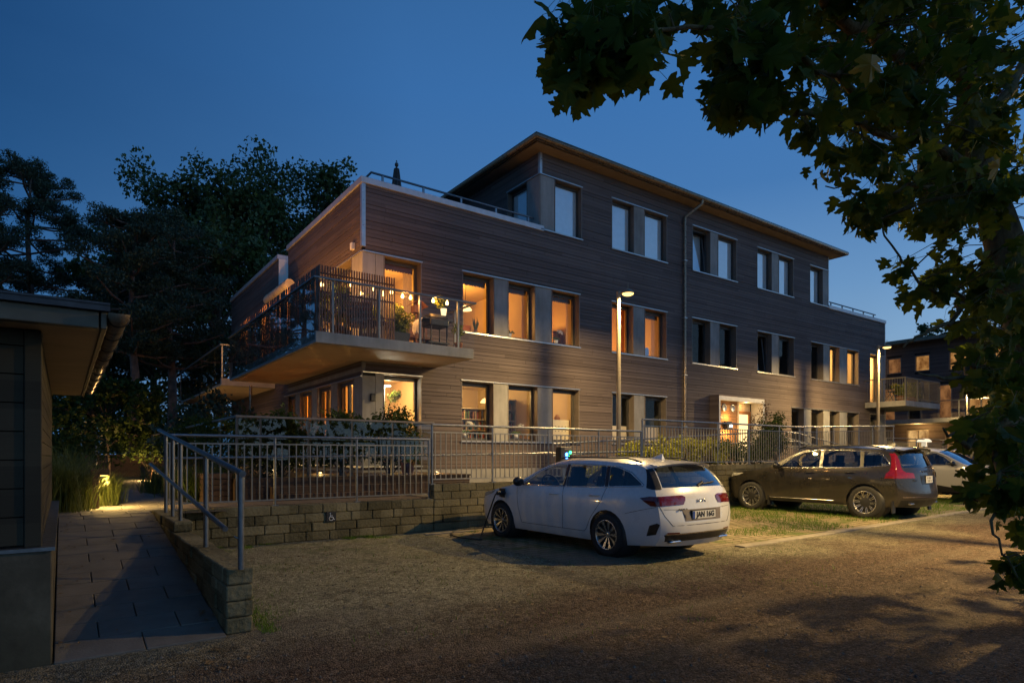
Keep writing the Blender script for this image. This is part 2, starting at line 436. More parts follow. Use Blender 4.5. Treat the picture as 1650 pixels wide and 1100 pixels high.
def paint(name, col, flake=.0, rough=.22, metal=0.):
    m, nt, out = newmat(name); k = NT(nt); p = k.obj()
    dust = k.noise(p, 3.2, 6, .7); fine = k.noise(p, 160, 2)
    sp = k.n('ShaderNodeSeparateXYZ'); k.link(p, sp.inputs[0])
    low = k.mapr(sp.outputs[2], .75, .2, 0., .55)
    c = k.mix(k.math('MULTIPLY', low, dust), col, (.13,.11,.085))
    c = k.mix(k.math('MULTIPLY', k.mapr(dust, .55, .75), .10), c, (.2,.18,.15))
    rr = k.math('ADD', k.mapr(dust, .3, .7, rough-.05, rough+.14), k.math('MULTIPLY', low, .25))
    b = principled(k, out, c, rr, metal, None, .5, .8)
    if flake: k.link(k.bump(fine, flake, .001), b.inputs['Normal'])
    return m
M['paintwhite'] = paint('white car paint', (.66,.67,.69), .0, .24)
M['paintdark'] = paint('dark bronze grey car paint', (.022,.020,.017), .04, .26, .3)
M['paintbeige'] = paint('pale grey car paint', (.42,.41,.37), .0, .3)
M['carglass'] = glass('car glass', (.78,.82,.85), 2.0, .03)
M['cardark'] = simple('black car trim', (.012,.012,.013), .35, var=.15)
M['cabin'] = simple('dark car cabin', (.022,.022,.025), .8, var=.3)
M['chrome'] = simple('bright trim', (.65,.65,.66), .18, 1., var=.08)
M['rim'] = simple('machined alloy', (.50,.49,.47), .28, .9, var=.15, scale=12)
M['rimdark'] = simple('dark alloy', (.03,.03,.032), .4, .5, var=.2)
M['taillight'] = simple('red tail lamp', (.13,.004,.004), .12, var=.3, scale=25, coat=.8)
M['taildark'] = simple('smoked red tail lamp', (.09,.006,.012), .12, var=.35, scale=25, coat=.8)
M['headlight'] = simple('headlamp glass', (.5,.5,.48), .1, .4, var=.2, scale=18, coat=.8)
M['plate'] = simple('number plate', (.62,.62,.60), .45, var=.05)
M['plateblue'] = simple('plate blue band', (.02,.06,.30), .45, var=.05)
M['seam'] = simple('panel gap', (.02,.02,.02), .9)
# =============================================================== apartment building
XF0, XF1, YF = 5.83, 33.0, 14.2
PITCH = .098
B = thing('apartment_building', 'three storey wood clad apartment building with lit windows behind the parked cars', 'building', (XF0, YF, 0))

class Wall:
    """clad wall: maps (a, z, depth) to the world; depth is inward"""
    def __init__(s, axis, const, sign): s.axis, s.c, s.s = axis, const, sign
    def box(s, mb, a0, a1, z0, z1, d0, d1, m=0):
        p, q = s.c + s.s*d0, s.c + s.s*d1
        if s.axis == 'y': mb.box(a0, a1, p, q, z0, z1, m)
        else: mb.box(p, q, a0, a1, z0, z1, m)
def sub(iv, holes):
    out = [iv]
    for h0, h1 in holes:
        nx = []
        for a, b in out:
            if h1 <= a or h0 >= b: nx.append((a, b)); continue
            if h0 > a: nx.append((a, h0))
            if h1 < b: nx.append((h1, b))
        out = nx
    return [(a, b) for a, b in out if b - a > .004]
def wall_fill(mb, W, a0, a1, z0, z1, holes, d0, d1, m=0):
    zs = sorted({z0, z1} | {z for h in holes for z in h[2:] if z0 < z < z1})
    for za, zb in zip(zs, zs[1:]):
        hs = [(h[0], h[1]) for h in holes if h[2] < zb - 1e-4 and h[3] > za + 1e-4]
        for a, b in sub((a0, a1), hs): W.box(mb, a, b, za, zb, d0, d1, m)
def wall_boards(mb, W, a0, a1, z0, z1, holes, m=0):
    r = random.Random(int(a0*100)); kz = math.floor(z0/PITCH)
    while kz*PITCH < z1:
        g = .006 if r.random() < .55 else .013
        zl, zh = max(z0, kz*PITCH + g), min(z1, (kz+1)*PITCH)
        kz += 1
        if zh - zl < .006: continue
        d = -.022 + r.uniform(-.003, .003)
        cuts = sorted({zl, zh} | {z for h in holes for z in h[2:] if zl < z < zh})
        for za, zb in zip(cuts, cuts[1:]):
            hs = [(h[0], h[1]) for h in holes if h[2] < zb - 1e-4 and h[3] > za + 1e-4]
            for a, b in sub((a0, a1), hs):
                # split into board lengths with fine butt joints
                x = a - r.uniform(0, 4.2)
                while x < b:
                    x2 = x + 4.2
                    lo, hi = max(a, x), min(b, x2 - .006)
                    if hi - lo > .01: W.box(mb, lo, hi, za, zb, d, .004, m)
                    x = x2

FRONT, LEFT = Wall('y', YF, 1), Wall('x', XF0, 1)
PENT_X0, PENT_X1 = 11.25, 27.55
PLEFT = Wall('x', PENT_X0, 1)
Z_P, Z_M, Z_G = (8.0, 9.58), (4.70, 6.30), (1.80, 3.40)
# groups: (a0, a1, z0, z1, windows, panels, lit/unlit style)
FG = [
 (11.25, 12.86, *Z_P, [(11.78, 12.86)], [(11.25, 11.78)], 'blind'),
 (14.13, 16.77, *Z_P, [(14.13, 15.16), (15.64, 16.77)], [(15.16, 15.64)], 'blind'),
 (18.13, 20.76, *Z_P, [(18.13, 19.16), (19.60, 20.76)], [(19.16, 19.60)], 'blind'),
 (22.09, 24.70, *Z_P, [(22.09, 23.12), (23.61, 24.70)], [(23.12, 23.61)], 'blind'),
 (26.00, 27.55, *Z_P, [(26.00, 27.08)], [(27.08, 27.55)], 'blind'),
 (5.83, 7.39, 3.95, 6.30, [(6.36, 7.39)], [(6.145, 6.36)], 'door'),
 (8.60, 12.77, *Z_M, [(8.60, 9.63), (10.09, 11.06), (11.66, 12.77)], [(9.63, 10.09), (11.06, 11.66)], 'open'),
 (14.12, 16.76, *Z_M, [(14.12, 15.13), (15.66, 16.76)], [(15.13, 15.66)], 'open'),
 (18.10, 20.75, *Z_M, [(18.10, 19.16), (19.68, 20.75)], [(19.16, 19.68)], 'dark'),
 (22.09, 24.76, *Z_M, [(22.09, 23.12), (23.61, 24.76)], [(23.12, 23.61)], 'dark'),
 (26.07, 30.30, *Z_M, [(26.07, 27.12), (27.66, 28.53), (29.21, 30.30)], [(27.12, 27.66), (28.53, 29.21)], 'open'),
 (31.44, 33.00, 3.95, 6.30, [(31.44, 32.45)], [(32.45, 33.0)], 'door'),
 (5.83, 7.39, 1.15, 3.40, [(6.35, 7.39)], [(6.145, 6.35)], 'door'),
 (8.57, 12.75, *Z_G, [(8.57, 9.61), (10.09, 11.15), (11.69, 12.75)], [(9.61, 10.09), (11.15, 11.69)], 'open'),
 (14.14, 16.74, *Z_G, [(14.14, 15.16), (15.66, 16.74)], [(15.16, 15.66)], 'frost'),
 (24.53, 30.33, *Z_G, [(24.53, 25.52), (26.10, 27.12), (27.66, 28.53), (29.21, 30.33)], [(25.52, 26.10), (27.12, 27.66), (28.53, 29.21)], 'dark'),
 (31.44, 33.00, 1.15, 3.40, [(31.44, 32.45)], [(32.45, 33.0)], 'dark'),
]
PORCH_HOLE = (19.16, 21.97, .9, 3.54)
LG = [  # left face, a is Y
 (14.2, 16.6, 3.95, 6.30, [(14.86, 16.6)], [], 'door'),
 (14.2, 20.6, 1.15, 3.30, [(14.74, 15.84), (16.34, 17.43), (17.92, 19.02), (19.50, 20.6)], [(15.84, 16.34), (17.43, 17.92), (19.02, 19.50)], 'curt'),
 (17.6, 19.8, 3.95, 6.30, [(17.6, 19.8)], [], 'door'),
]
def grp_holes(G): return [(g[0], g[1], g[2], g[3]) for g in G]
def win_holes(G): return [(w[0], w[1], g[2], g[3]) for g in G for w in g[4]]

# --- structural shell (inside face of the wall keeps 0.3 m of thickness)
mb = MB()
low = [g for g in FG if g[2] < 7.5]; pent = [g for g in FG if g[2] > 7.5]
wall_fill(mb, FRONT, XF0, XF1, .3, 7.0, win_holes(low) + [PORCH_HOLE], 0.002, .30)
wall_fill(mb, FRONT, XF0, PENT_X0, 7.0, 7.95, [], .002, .30)
wall_fill(mb, FRONT, PENT_X1, XF1, 7.0, 7.95, [], .002, .30)
wall_fill(mb, FRONT, PENT_X0, PENT_X1, 7.0, 10.22, win_holes(pent), .002, .30)
wall_fill(mb, LEFT, YF+.3, 20.27, .3, 7.95, win_holes(LG), .002, .30)
wall_fill(mb, LEFT, 20.27, 21.3, .3, 7.0, [], .002, .30)
wall_fill(mb, LEFT, 21.3, 28.5, .3, 7.95, [], .002, .30)
mb.box(XF0+.002, XF0+4, 28.2, 28.5, .3, 7.95)
mb.box(XF1-.3, XF1-.002, YF+.3, 26, .3, 7.95)
PW = [(14.5, 15.9, 8.0, 9.58)]
wall_fill(mb, PLEFT, YF+.3, 24.0, 7.0, 10.22, [(14.79, 15.81, 8.0, 9.58)], .002, .30)
mb.box(PENT_X1-.3, PENT_X1-.002, YF+.3, 24, 7.0, 10.22)
mb.build('wall', M['backing'], B)

# --- cladding boards
mb = MB()
wall_boards(mb, FRONT, XF0+.05, XF1-.03, 1.06, 7.93, grp_holes(low) + [PORCH_HOLE, (PENT_X0, PENT_X1, 7.93, 12)])
wall_boards(mb, FRONT, PENT_X0+.05, PENT_X1-.03, 7.93, 10.22, grp_holes(pent))
wall_boards(mb, LEFT, YF+.05, 20.25, 1.06, 7.93, grp_holes(LG))
wall_boards(mb, LEFT, 21.32, 28.5, 1.06, 7.93, [(22.5, 24.5, 3.95, 6.2)])
wall_boards(mb, LEFT, 20.25, 21.32, 1.06, 6.95, [])
wall_boards(mb, PLEFT, YF+.05, 24.0, 7.1, 10.22, [(14.25, 15.81, 8.0, 9.58)])
mb.build('cladding', M['clad'], B)

# --- plinth
mb = MB()
mb.box(XF0-.01, PORCH_HOLE[0], YF-.01, YF+.002, .3, 1.055); mb.box(PORCH_HOLE[1], XF1, YF-.01, YF+.002, .3, 1.055)
mb.box(XF0-.01, XF0+.002, YF+.002, 28.5, .3, 1.055)
mb.build('plinth', M['concrete'], B)

# --- corner trims, parapet caps
for a in ((XF0-.045, XF0+.05, YF-.045, YF+.05, 6.42, 7.93), (PENT_X0-.04, PENT_X0+.05, YF-.04, YF+.05, 9.60, 10.215), (XF1-.03, XF1+.03, YF-.035, YF+.03, 1.1, 7.93), (PENT_X1-.03, PENT_X1+.03, YF-.035, YF+.03, 8.05, 10.2)):
    mb = MB(); mb.box(*a); mb.build('corner_trim', M['trim'], B)
def cap(x0, x1, y0, y1, z=7.93, h=.15):
    mb = MB()
    mb.box(x0, x1, y0, y1, z, z+h); mb.build('parapet_cap', M['capw'], B, bevel=.008)
cap(XF0-.07, PENT_X0+.10, YF-.07, YF+.36)
cap(PENT_X1-.02, XF1+.05, YF-.07, YF+.36)
cap(XF0-.07, XF0+.36, YF+.363, 20.29)
cap(XF0-.07, XF0+.36, 21.28, 28.55)
mb = MB(); mb.box(XF0-.03, XF0+2.2, 21.27, 21.297, 7.02, 7.93); mb.build('white_return_wall', M['white'], B)
mb = MB(); mb.box(XF0-.05, XF0+2.0, 20.3, 21.26, 6.94, 7.02); mb.build('terrace_sill', M['capw'], B)
# roof terrace deck
mb = MB(); mb.box(XF0+.3, PENT_X0, YF+.3, 28.2, 7.0, 7.08); mb.box(PENT_X1, XF1-.3, YF+.3, 26, 7.0, 7.08); mb.box(PENT_X0+.31, PENT_X1-.31, YF+.31, 24, 10.0, 10.1); mb.build('terrace_deck', M['roof'], B)

# --- windows
def window(W, a0, a1, z0, z1, style, tilt=False):
    s, REC = W, (.06 if style == 'curt' else .14 if style == 'blind' else .20)
    # deep lining of the recess
    mb = MB()
    s.box(mb, a0, a0+.02, z0, z1, -.03, REC+.08); s.box(mb, a1-.02, a1, z0, z1, -.03, REC+.08)
    s.box(mb, a0+.02, a1-.02, z1-.02, z1, -.03, REC+.08); s.box(mb, a0+.02, a1-.02, z0, z0+.02, -.02, REC+.08)
    ln = mb.build('window', M['reveal'], B)
    f = .045 if style == 'blind' else .065
    A0, A1, Z0, Z1 = a0+.02, a1-.02, z0+.02, z1-.02
    mb = MB()
    s.box(mb, A0, A0+f, Z0, Z1, REC, REC+.07); s.box(mb, A1-f, A1, Z0, Z1, REC, REC+.07)
    s.box(mb, A0+f, A1-f, Z1-f-.03, Z1, REC, REC+.07); s.box(mb, A0+f, A1-f, Z0, Z0+f, REC, REC+.07)
    if style == 'curt': s.box(mb, (A0+A1)/2-.05, (A0+A1)/2+.05, Z0+f, Z1-f-.03, REC, REC+.07)
    mb.build('frame', M['frame'], ln)
    mb = MB(); pz0, pz1 = Z0+f-.01, Z1-f-.02
    if tilt:   # tilted in at the top
        pts = [(A0+f-.01, pz0, REC+.03), (A1-f+.01, pz0, REC+.03), (A1-f+.01, pz1, REC+.20), (A0+f-.01, pz1, REC+.20)]
        P = [(a, s.c+s.s*d, z) if s.axis == 'y' else (s.c+s.s*d, a, z) for a, z, d in pts]
        mb.quad(*P)
        fr = MB()
        for i in range(4): fr.tube([P[i], P[(i+1) % 4]], .028, 4, smooth=False)
        fr.build('sash', M['frame'], ln)
    else:
        P = [(a, s.c+s.s*(REC+.035), z) if s.axis == 'y' else (s.c+s.s*(REC+.035), a, z) for a, z in ((A0+f-.01, pz0), (A1-f+.01, pz0), (A1-f+.01, pz1), (A0+f-.01, pz1))]
        mb.quad(*P)
    mb.build('pane', M['blindglass' if style == 'blind' else 'glass'], ln)
    if style == 'blind':
        mb = MB(); s.box(mb, A0+.01, A1-.01, Z0+.01, Z1-.01, REC+.26 if tilt else REC+.048, REC+.265 if tilt else REC+.053); mb.build('blind', M['blind'], ln)
    if style in ('frost',):
        mb = MB(); s.box(mb, A0+f, A1-f, Z0+f, Z0+.55, REC+.05, REC+.055); mb.build('privacy_film', M['plaster'], ln)
    return ln
def trims(W, g):
    a0, a1, z0, z1 = g[:4]
    mb = MB(); W.box(mb, a0-.02, a1+.02, z1, z1+.025, -.055, .0); mb.build('window_head', M['trim'], B)
    mb = MB(); W.box(mb, a0-.02, a1+.02, z0-.035, z0, -.07, .0); mb.build('window_sill', M['trim'], B)
    for p0, p1 in g[5]:
        mb = MB(); W.box(mb, p0+.004, p1-.004, z0+.003, z1-.003, -.018, .001); mb.build('concrete_panel', M['concrete'], B)
TILTED = {(18.13, 8.0), (22.09, 4.70)}
for g in FG:
    for w in g[4]:
        window(FRONT, w[0], w[1], g[2], g[3], g[6], (w[0], g[2]) in TILTED)
    trims(FRONT, g)
for g in LG:
    for w in g[4]: window(LEFT, w[0], w[1], g[2], g[3], g[6])
    trims(LEFT, (max(g[0], YF+.02),) + g[1:])
window(PLEFT, 14.79, 15.81, 8.0, 9.58, 'blind')
mb = MB(); mb.box(PENT_X0-.018, PENT_X0+.001, YF+.004, 14.79, 8.0, 9.58); mb.build('concrete_panel', M['concrete'], B)
mb = MB(); PLEFT.box(mb, YF-.06, 15.83, 9.58, 9.605, -.055, 0); mb.build('window_trim', M['trim'], B)
# corner columns wrap to the left face
for z0, z1, ye in ((1.15, 3.33, 14.74), (3.95, 6.30, 14.86)):
    mb = MB(); mb.box(XF0-.018, XF0+.31, YF-.017, ye, z0, z1); mb.build('concrete_panel', M['concrete'], B)
# beam between ground window and balcony at the corner
mb = MB(); mb.box(XF0-.02, 7.41, YF-.02, YF+.001, 3.43, 3.66); mb.box(XF0-.02, XF0+.001, YF+.001, 20.5, 3.335, 3.66); mb.build('concrete_beam', M['concrete'], B)

# --- roof with overhang, gutter and soffit
OX0, OX1, OY0, OY1 = 10.70, 28.10, 13.66, 24.6
mb = MB(); mb.box(OX0+.12, OX1-.12, OY0+.12, OY1, 10.22, 10.26); mb.build('soffit', M['soffit'], B)
mb = MB(); mb.box(OX0+.05, OX1-.05, OY0+.05, OY1, 10.262, 10.36)
mb.add([(OX0, OY0, 10.40), (OX1, OY0, 10.40), (OX1, OY1, 10.40), (OX0, OY1, 10.40), (OX0+4, OY0+4, 10.9), (OX1-4, OY0+4, 10.9), (OX1-4, OY1-4, 10.9), (OX0+4, OY1-4, 10.9)],
       [(0,1,5,4), (1,2,6,5), (2,3,7,6), (3,0,4,7), (4,5,6,7), (0,3,2,1)])
rf = mb.build('roof', M['roof'], B)
mb = MB(); mb.tube([(OX0-.02, OY1, 10.33), (OX0-.02, OY0-.02, 10.33), (OX1+.02, OY0-.02, 10.33), (OX1+.02, OY1, 10.33)], .085, 10)
mb.box(OX0+.03, OX1-.03, OY0+.02, OY0+.06, 10.23, 10.40); mb.box(OX0+.02, OX0+.06, OY0+.06, OY1, 10.23, 10.40)
gt = mb.build('gutter', M['gutter'], rf)
mb = MB(); dx = 17.62
mb.tube([(dx+.35, OY0-.02, 10.26), (dx+.34, OY0-.02, 10.12), (dx+.02, YF-.10, 9.75), (dx, YF-.10, 9.6), (dx, YF-.10, .9)], .05, 10)
dp = mb.build('downpipe', M['gutter'], B)
for z in (2.4, 4.2, 6.2, 8.2):
    mb = MB(); mb.box(dx-.07, dx+.07, YF-.16, YF-.02, z, z+.03); mb.build('pipe_clip', M['trim'], dp)

# --- entrance porch
mb = MB()
PX0, PX1, PY = 19.13, 22.0, 13.80
mb.box(PX0, PX0+.10, PY, 14.32, .9, 3.57); mb.box(PX1-.10, PX1, PY, 14.32, .9, 3.57); mb.box(PX0+.1, PX1-.1, PY, 14.32, 3.42, 3.57)
po = mb.build('porch', M['capw'], B)
mb = MB(); mb.box(PX0-.03, PX0, PY-.02, YF-.03, 1.0, 3.6); mb.build('porch_side', M['clad'], po)
mb = MB()
for i in range(22): mb.box(PX0+.1, 20.55, 14.0+(.003 if i % 2 else 0), 14.3, 1.2+.11*i+.004, 1.2+.11*(i+1)-.004)
mb.build('wood_panel', M['porchwood'], po)
mb = MB(); mb.box(20.55, 20.60, 13.97, 14.32, 1.2, 3.42); mb.box(20.6, PX1-.1, 14.36, 14.40, 3.12, 3.42); mb.build('porch_lining', M['plaster'], po)
mb = MB()
for x0, x1 in ((20.6, 20.68), (21.72, 21.86)): mb.box(x0, x1, 14.30, 14.40, 1.2, 3.12)
mb.box(20.68, 21.72, 14.30, 14.40, 3.0, 3.12); dr = mb.build('entrance_door', M['porchwood'], B)
mb = MB(); mb.quad((20.68, 14.34, 1.2), (21.72, 14.34, 1.2), (21.72, 14.34, 3.0), (20.68, 14.34, 3.0)); mb.build('door_glass', M['doorlit'], dr)
mb = MB(); mb.tube([(21.6, 14.26, 1.9), (21.6, 14.26, 2.4)], .015, 6); mb.build('handle', M['galv'], dr)
for px_ in (19.72, 20.22):
    mb = MB(); mb.lathe([(.0, 0), (.13, 0), (.14, .02), (.11, .025), (.10, .012), (0, .012)], (px_, 14.0, 3.17), 20, axis='y'); 
    for v in mb.v: pass
    mb.v = [(x, 14.0-(y-14.0)-.002, z) for x, y, z in mb.v]
    mb.build('vent_cover', M['trim'], po)
mb = MB(); mb.box(19.68, 19.98, 13.84, 13.998, 2.36, 2.66); hl = mb.build('house_number_lamp', M['black'], B, bevel=.01)
mb = MB(); mb.box(19.80, 19.975, 13.828, 13.842, 2.40, 2.62); mb.build('lamp_face', M['black'], hl)
text_mesh('house_number', '38', .22, M['numlit'], hl, Matrix.Translation((19.885, 13.824, 2.51)) @ Matrix.Rotation(R(90), 4, 'X'), .002, .006)

# --- balconies (slab, glass or bar panels, rail)
def glass_balcony(x0, x1, y0, y1, label_front=True, posts_x=(), posts_y=(), right=True, notch=True):
    mb = MB(); zb, zt = 3.67, 3.90
    if notch:   # wraps the corner of the building
        mb.box(x0, x1, y0, YF-.03, zb, zt); mb.box(x0, XF0-.03, YF-.03, y1, zb, zt)
    else: mb.box(x0, x1, y0, y1, zb, zt)
    sl = mb.build('balcony', M['concrete'], B, bevel=.012)
    mb = MB()
    if notch: mb.box(x0+.06, x1-.06, y0+.06, YF-.06, zb-.008, zb-.002); mb.box(x0+.06, XF0-.06, YF-.06, y1-.06, zb-.008, zb-.002)
    else: mb.box(x0+.06, x1-.06, y0+.06, y1-.06, zb-.008, zb-.002)
    mb.build('balcony_soffit', M['soffit'], sl)
    return sl
E_ = .03
sl = glass_balcony(4.09, 7.82, 12.38, 20.3)
def panel(pts, zt, sl, z0=3.72):
    (xa, ya), (xb, yb) = pts
    mb = MB(); mb.quad((xa, ya, z0), (xb, yb, z0), (xb, yb, zt), (xa, ya, zt)); return mb.build('glass_panel', M['balside' if xa == xb and xa < 5 else 'balglass'], sl)
def gpost(x, y, z0, z1, sl, r=.022):
    mb = MB(); mb.box(x-r, x+r, y-r, y+r, z0, z1); return mb.build('post', M['balsteel'], sl)
fx = [4.07, 4.45, 5.46, 6.43, 7.41, 7.84]
for a, b in zip(fx, fx[1:]): panel(((a+.006, 12.355), (b-.006, 12.355)), 4.95, sl)
for x in fx[1:-1]: gpost(x, 12.41, 3.90, 4.96, sl)
fy = [12.355] + [12.355+7.93*i/7 for i in range(1, 8)]
for a, b in zip(fy, fy[1:]): panel(((4.065, a+.006), (4.065, b-.006)), 4.95, sl)
for y in fy[1:]: gpost(4.12, y-.02, 3.90, 4.96, sl)
for a, b in ((12.36, 13.2), (13.21, 14.15)): panel(((7.845, a), (7.845, b)), 4.95, sl)
gpost(7.79, 13.2, 3.9, 4.96, sl)
mb = MB()
mb.box(4.04, 7.87, 12.33, 12.385, 4.95, 4.99); mb.box(4.04, 4.095, 12.385, 20.3, 4.95, 4.99); mb.box(7.815, 7.87, 12.385, 14.17, 4.95, 4.99)
mb.build('handrail', M['balsteel'], sl, bevel=.006)
sl2 = glass_balcony(4.12, XF0-.03, 21.7, 30.2, notch=False)
fy = [21.7+8.5*i/7 for i in range(8)]
for a, b in zip(fy, fy[1:]): panel(((4.09, a+.006), (4.09, b-.006)), 4.95, sl2)
for y in fy: gpost(4.15, y+.03, 3.9, 4.96, sl2)
panel(((4.1, 21.68), (5.8, 21.68)), 4.95, sl2)
mb = MB(); mb.box(4.07, 4.125, 21.66, 30.2, 4.95, 4.99); mb.box(4.125, 5.8, 21.66, 21.715, 4.95, 4.99); mb.build('handrail', M['balsteel'], sl2)
# right hand balcony with bars
mb = MB(); mb.box(30.9, 34.7, 12.4, 14.17, 3.66, 3.92); mb.box(33.03, 34.7, 14.17, 19, 3.66, 3.92); sl3 = mb.build('balcony', M['concrete'], B, bevel=.012)
mb = MB()
mb.box(30.9, 34.7, 12.39, 12.44, 4.93, 4.98); mb.box(30.9, 30.95, 12.44, 14.17, 4.93, 4.98); mb.box(34.65, 34.7, 12.44, 18.9, 4.93, 4.98)
mb.build('handrail', M['pickets'], sl3)
for x in (30.93, 32.2, 33.45, 34.67): gpost(x, 12.42, 3.92, 4.93, sl3, .03)
gpost(30.93, 13.4, 3.92, 4.93, sl3, .03)
mb = MB()
for i in range(1, 34): mb.box(30.93+i*.11-.006, 30.93+i*.11+.006, 12.41, 12.425, 3.95, 4.93)
for i in range(1, 16): mb.box(30.915, 30.93, 12.42+i*.11-.006, 12.42+i*.11+.006, 3.95, 4.93)
mb.box(30.93, 34.65, 12.405, 12.43, 4.0, 4.025); mb.box(30.91, 30.935, 12.43, 14.15, 4.0, 4.025)
mb.build('bars', M['pickets'], sl3)
# column and downpipe under the left balconies
mb = MB(); mb.tube([(4.9, 21.2, .6), (4.9, 21.2, 3.66)], .045, 12); mb.build('drain_pipe', M['gutter'], B)
# small fittings
mb = MB(); mb.box(XF0-.12, XF0-.024, 14.62, 14.74, 6.45, 6.62); mb.build('wall_sensor', M['white'], B, bevel=.015)
mb = MB(); mb.box(6.0, 6.12, YF-.10, YF-.018, 2.72, 2.9); mb.build('wall_lamp', M['black'], B, bevel=.01)

# --- roof terrace rails
def roof_rail(x0, x1, y, z, label):
    t = thing('roof_rail', label, 'railing', ((x0+x1)/2, y, 7.08))
    mb = MB(); mb.tube([(x0, y+.9, z-.02), (x0, y, z), (x1, y, z)], .03, 8); mb.build('top_rail', M['galv'], t)
    n = max(2, int((x1-x0)/1.15))
    for i in range(n+1):
        x = x0+.3 + (x1-x0-.5)*i/n
        mb = MB(); mb.box(x-.025, x+.025, y-.02, y+.02, 8.081, z-.02); mb.build('post', M['galv'], t)
roof_rail(6.15, 11.2, 14.45, 8.37, 'low metal rail along the left roof terrace parapet beside the folded parasol')
roof_rail(28.0, 32.6, 14.45, 8.36, 'low metal rail on the parapet at the far right end of the roof')

# --- rooms seen through the windows
def room(x0, x1, y0, y1, z0, z1, wallm, floor=None):
    mb = MB()
    P = [(x0,y0,z0),(x1,y0,z0),(x1,y1,z0),(x0,y1,z0),(x0,y0,z1),(x1,y0,z1),(x1,y1,z1),(x0,y1,z1)]
    mb.add(P, [(0,1,2,3)], 1); mb.add(P, [(4,7,6,5)], 0); mb.add(P, [(2,3,7,6)], 0); mb.add(P, [(1,2,6,5)], 0); mb.add(P, [(0,3,7,4)], 0)
    return mb.build('room', [wallm, floor or M['porchwood']], B, fix=False)
def lamp(x, y, z, power, col, r=.12, name='room light'):
    l = bpy.data.lights.new(name, 'POINT'); l.energy = power; l.color = col; l.shadow_soft_size = r
    o = bpy.data.objects.new(name, l); o.location = (x, y, z); COL.objects.link(o); return o
AMB, YEL = (1, .46, .095), (1, .57, .18)
yi = YF + .302
room(5.9+.25, 8.1, yi, 18.4, 3.95, 6.6, M['plaster2']); lamp(7.2, 16.2, 5.6, 95, AMB)
room(8.2, 11.35, yi, 18.6, 3.95, 6.6, M['plaster2']); lamp(9.6, 16.6, 5.9, 150, AMB)
room(11.4, 13.4, yi, 17.6, 3.95, 6.6, M['plaster2']); lamp(12.3, 16.0, 5.2, 80, (1, .44, .085))
room(13.7, 15.4, yi, 17.6, 3.95, 6.6, M['plaster2']); lamp(14.5, 15.9, 5.2, 62, (1, .38, .07))
room(15.45, 17.3, yi, 17.6, 3.95, 6.6, M['plaster2']); lamp(16.2, 16.2, 5.4, 60, (1, .46, .12))
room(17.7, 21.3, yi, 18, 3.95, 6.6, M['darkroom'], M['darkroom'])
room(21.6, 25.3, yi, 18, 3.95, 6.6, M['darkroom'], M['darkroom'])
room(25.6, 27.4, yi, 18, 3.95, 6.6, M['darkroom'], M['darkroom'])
room(27.5, 30.6, yi, 18, 3.95, 6.6, M['plaster']); lamp(29.4, 15.5, 5.9, 110, YEL); lamp(28.2, 16.5, 5.9, 90, YEL)
room(31.0, 32.6, yi, 17.5, 3.95, 6.6, M['plaster']); lamp(31.8, 15.3, 5.8, 380, YEL)
room(8.25, 11.4, yi, 17.8, 1.15, 3.6, M['plaster']); lamp(9.7, 16.2, 3.3, 85, YEL)
room(11.45, 13.3, yi, 17.4, 1.15, 3.6, M['plaster']); lamp(12.2, 16.0, 3.2, 36, (1, .58, .20))
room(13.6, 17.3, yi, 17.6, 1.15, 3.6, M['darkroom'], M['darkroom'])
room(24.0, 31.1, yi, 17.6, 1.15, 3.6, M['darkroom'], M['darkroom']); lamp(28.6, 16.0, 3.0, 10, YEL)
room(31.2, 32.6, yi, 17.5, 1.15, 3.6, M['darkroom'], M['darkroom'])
# bedroom strip behind the left ground floor windows, curtains half drawn
mb = MB(); x0, x1, y0, y1 = XF0+.302, 8.2, yi, 20.9
P = [(x0,y0,1.15),(x1,y0,1.15),(x1,y1,1.15),(x0,y1,1.15),(x0,y0,3.6),(x1,y0,3.6),(x1,y1,3.6),(x0,y1,3.6)]
mb.add(P, [(0,1,2,3)], 1); mb.add(P, [(4,7,6,5), (2,3,7,6), (1,2,6,5)], 0)
mb.quad((7.35, 17.8, 1.15), (8.2, 17.8, 1.15), (8.2, 17.8, 3.6), (7.35, 17.8, 3.6))
mb.build('room', [M['plaster'], M['porchwood']], B, fix=False)
mb = MB()
for y0, y1 in ((14.76, 15.15), (15.36, 15.82), (16.36, 16.80), (16.98, 17.42), (17.94, 18.4), (18.55, 19.0), (19.52, 20.0), (20.1, 20.58)):
    n = 9
    for i in range(n):
        a, b = y0+(y1-y0)*i/n, y0+(y1-y0)*(i+1)/n
        xa = XF0+.17 + (.03 if i % 2 else 0); xb = XF0+.17 + (0 if i % 2 else .03)
        mb.quad((xa, a, 1.2), (xb, b, 1.2), (xb, b, 3.24), (xa, a, 3.24))
mb.build('curtain', leafmat('back lit curtain', (.55,.33,.12), (.62,.38,.15), .6), B)
lamp(7.3, 16.3, 3.2, 62, YEL); lamp(7.2, 19.2, 3.0, 110, AMB); lamp(6.75, 15.35, 2.5, 34, AMB, .06); lamp(6.75, 17.0, 2.5, 38, AMB, .06); lamp(6.75, 18.4, 2.5, 38, AMB, .06)
lamp(19.83, 13.80, 2.82, 16, (1, .60, .20), .04, 'number lamp uplight'); lamp(19.83, 13.78, 2.22, 26, (1, .60, .20), .04, 'number lamp downlight'); lamp(21.2, 14.05, 3.3, 10, YEL, .06, 'porch light')
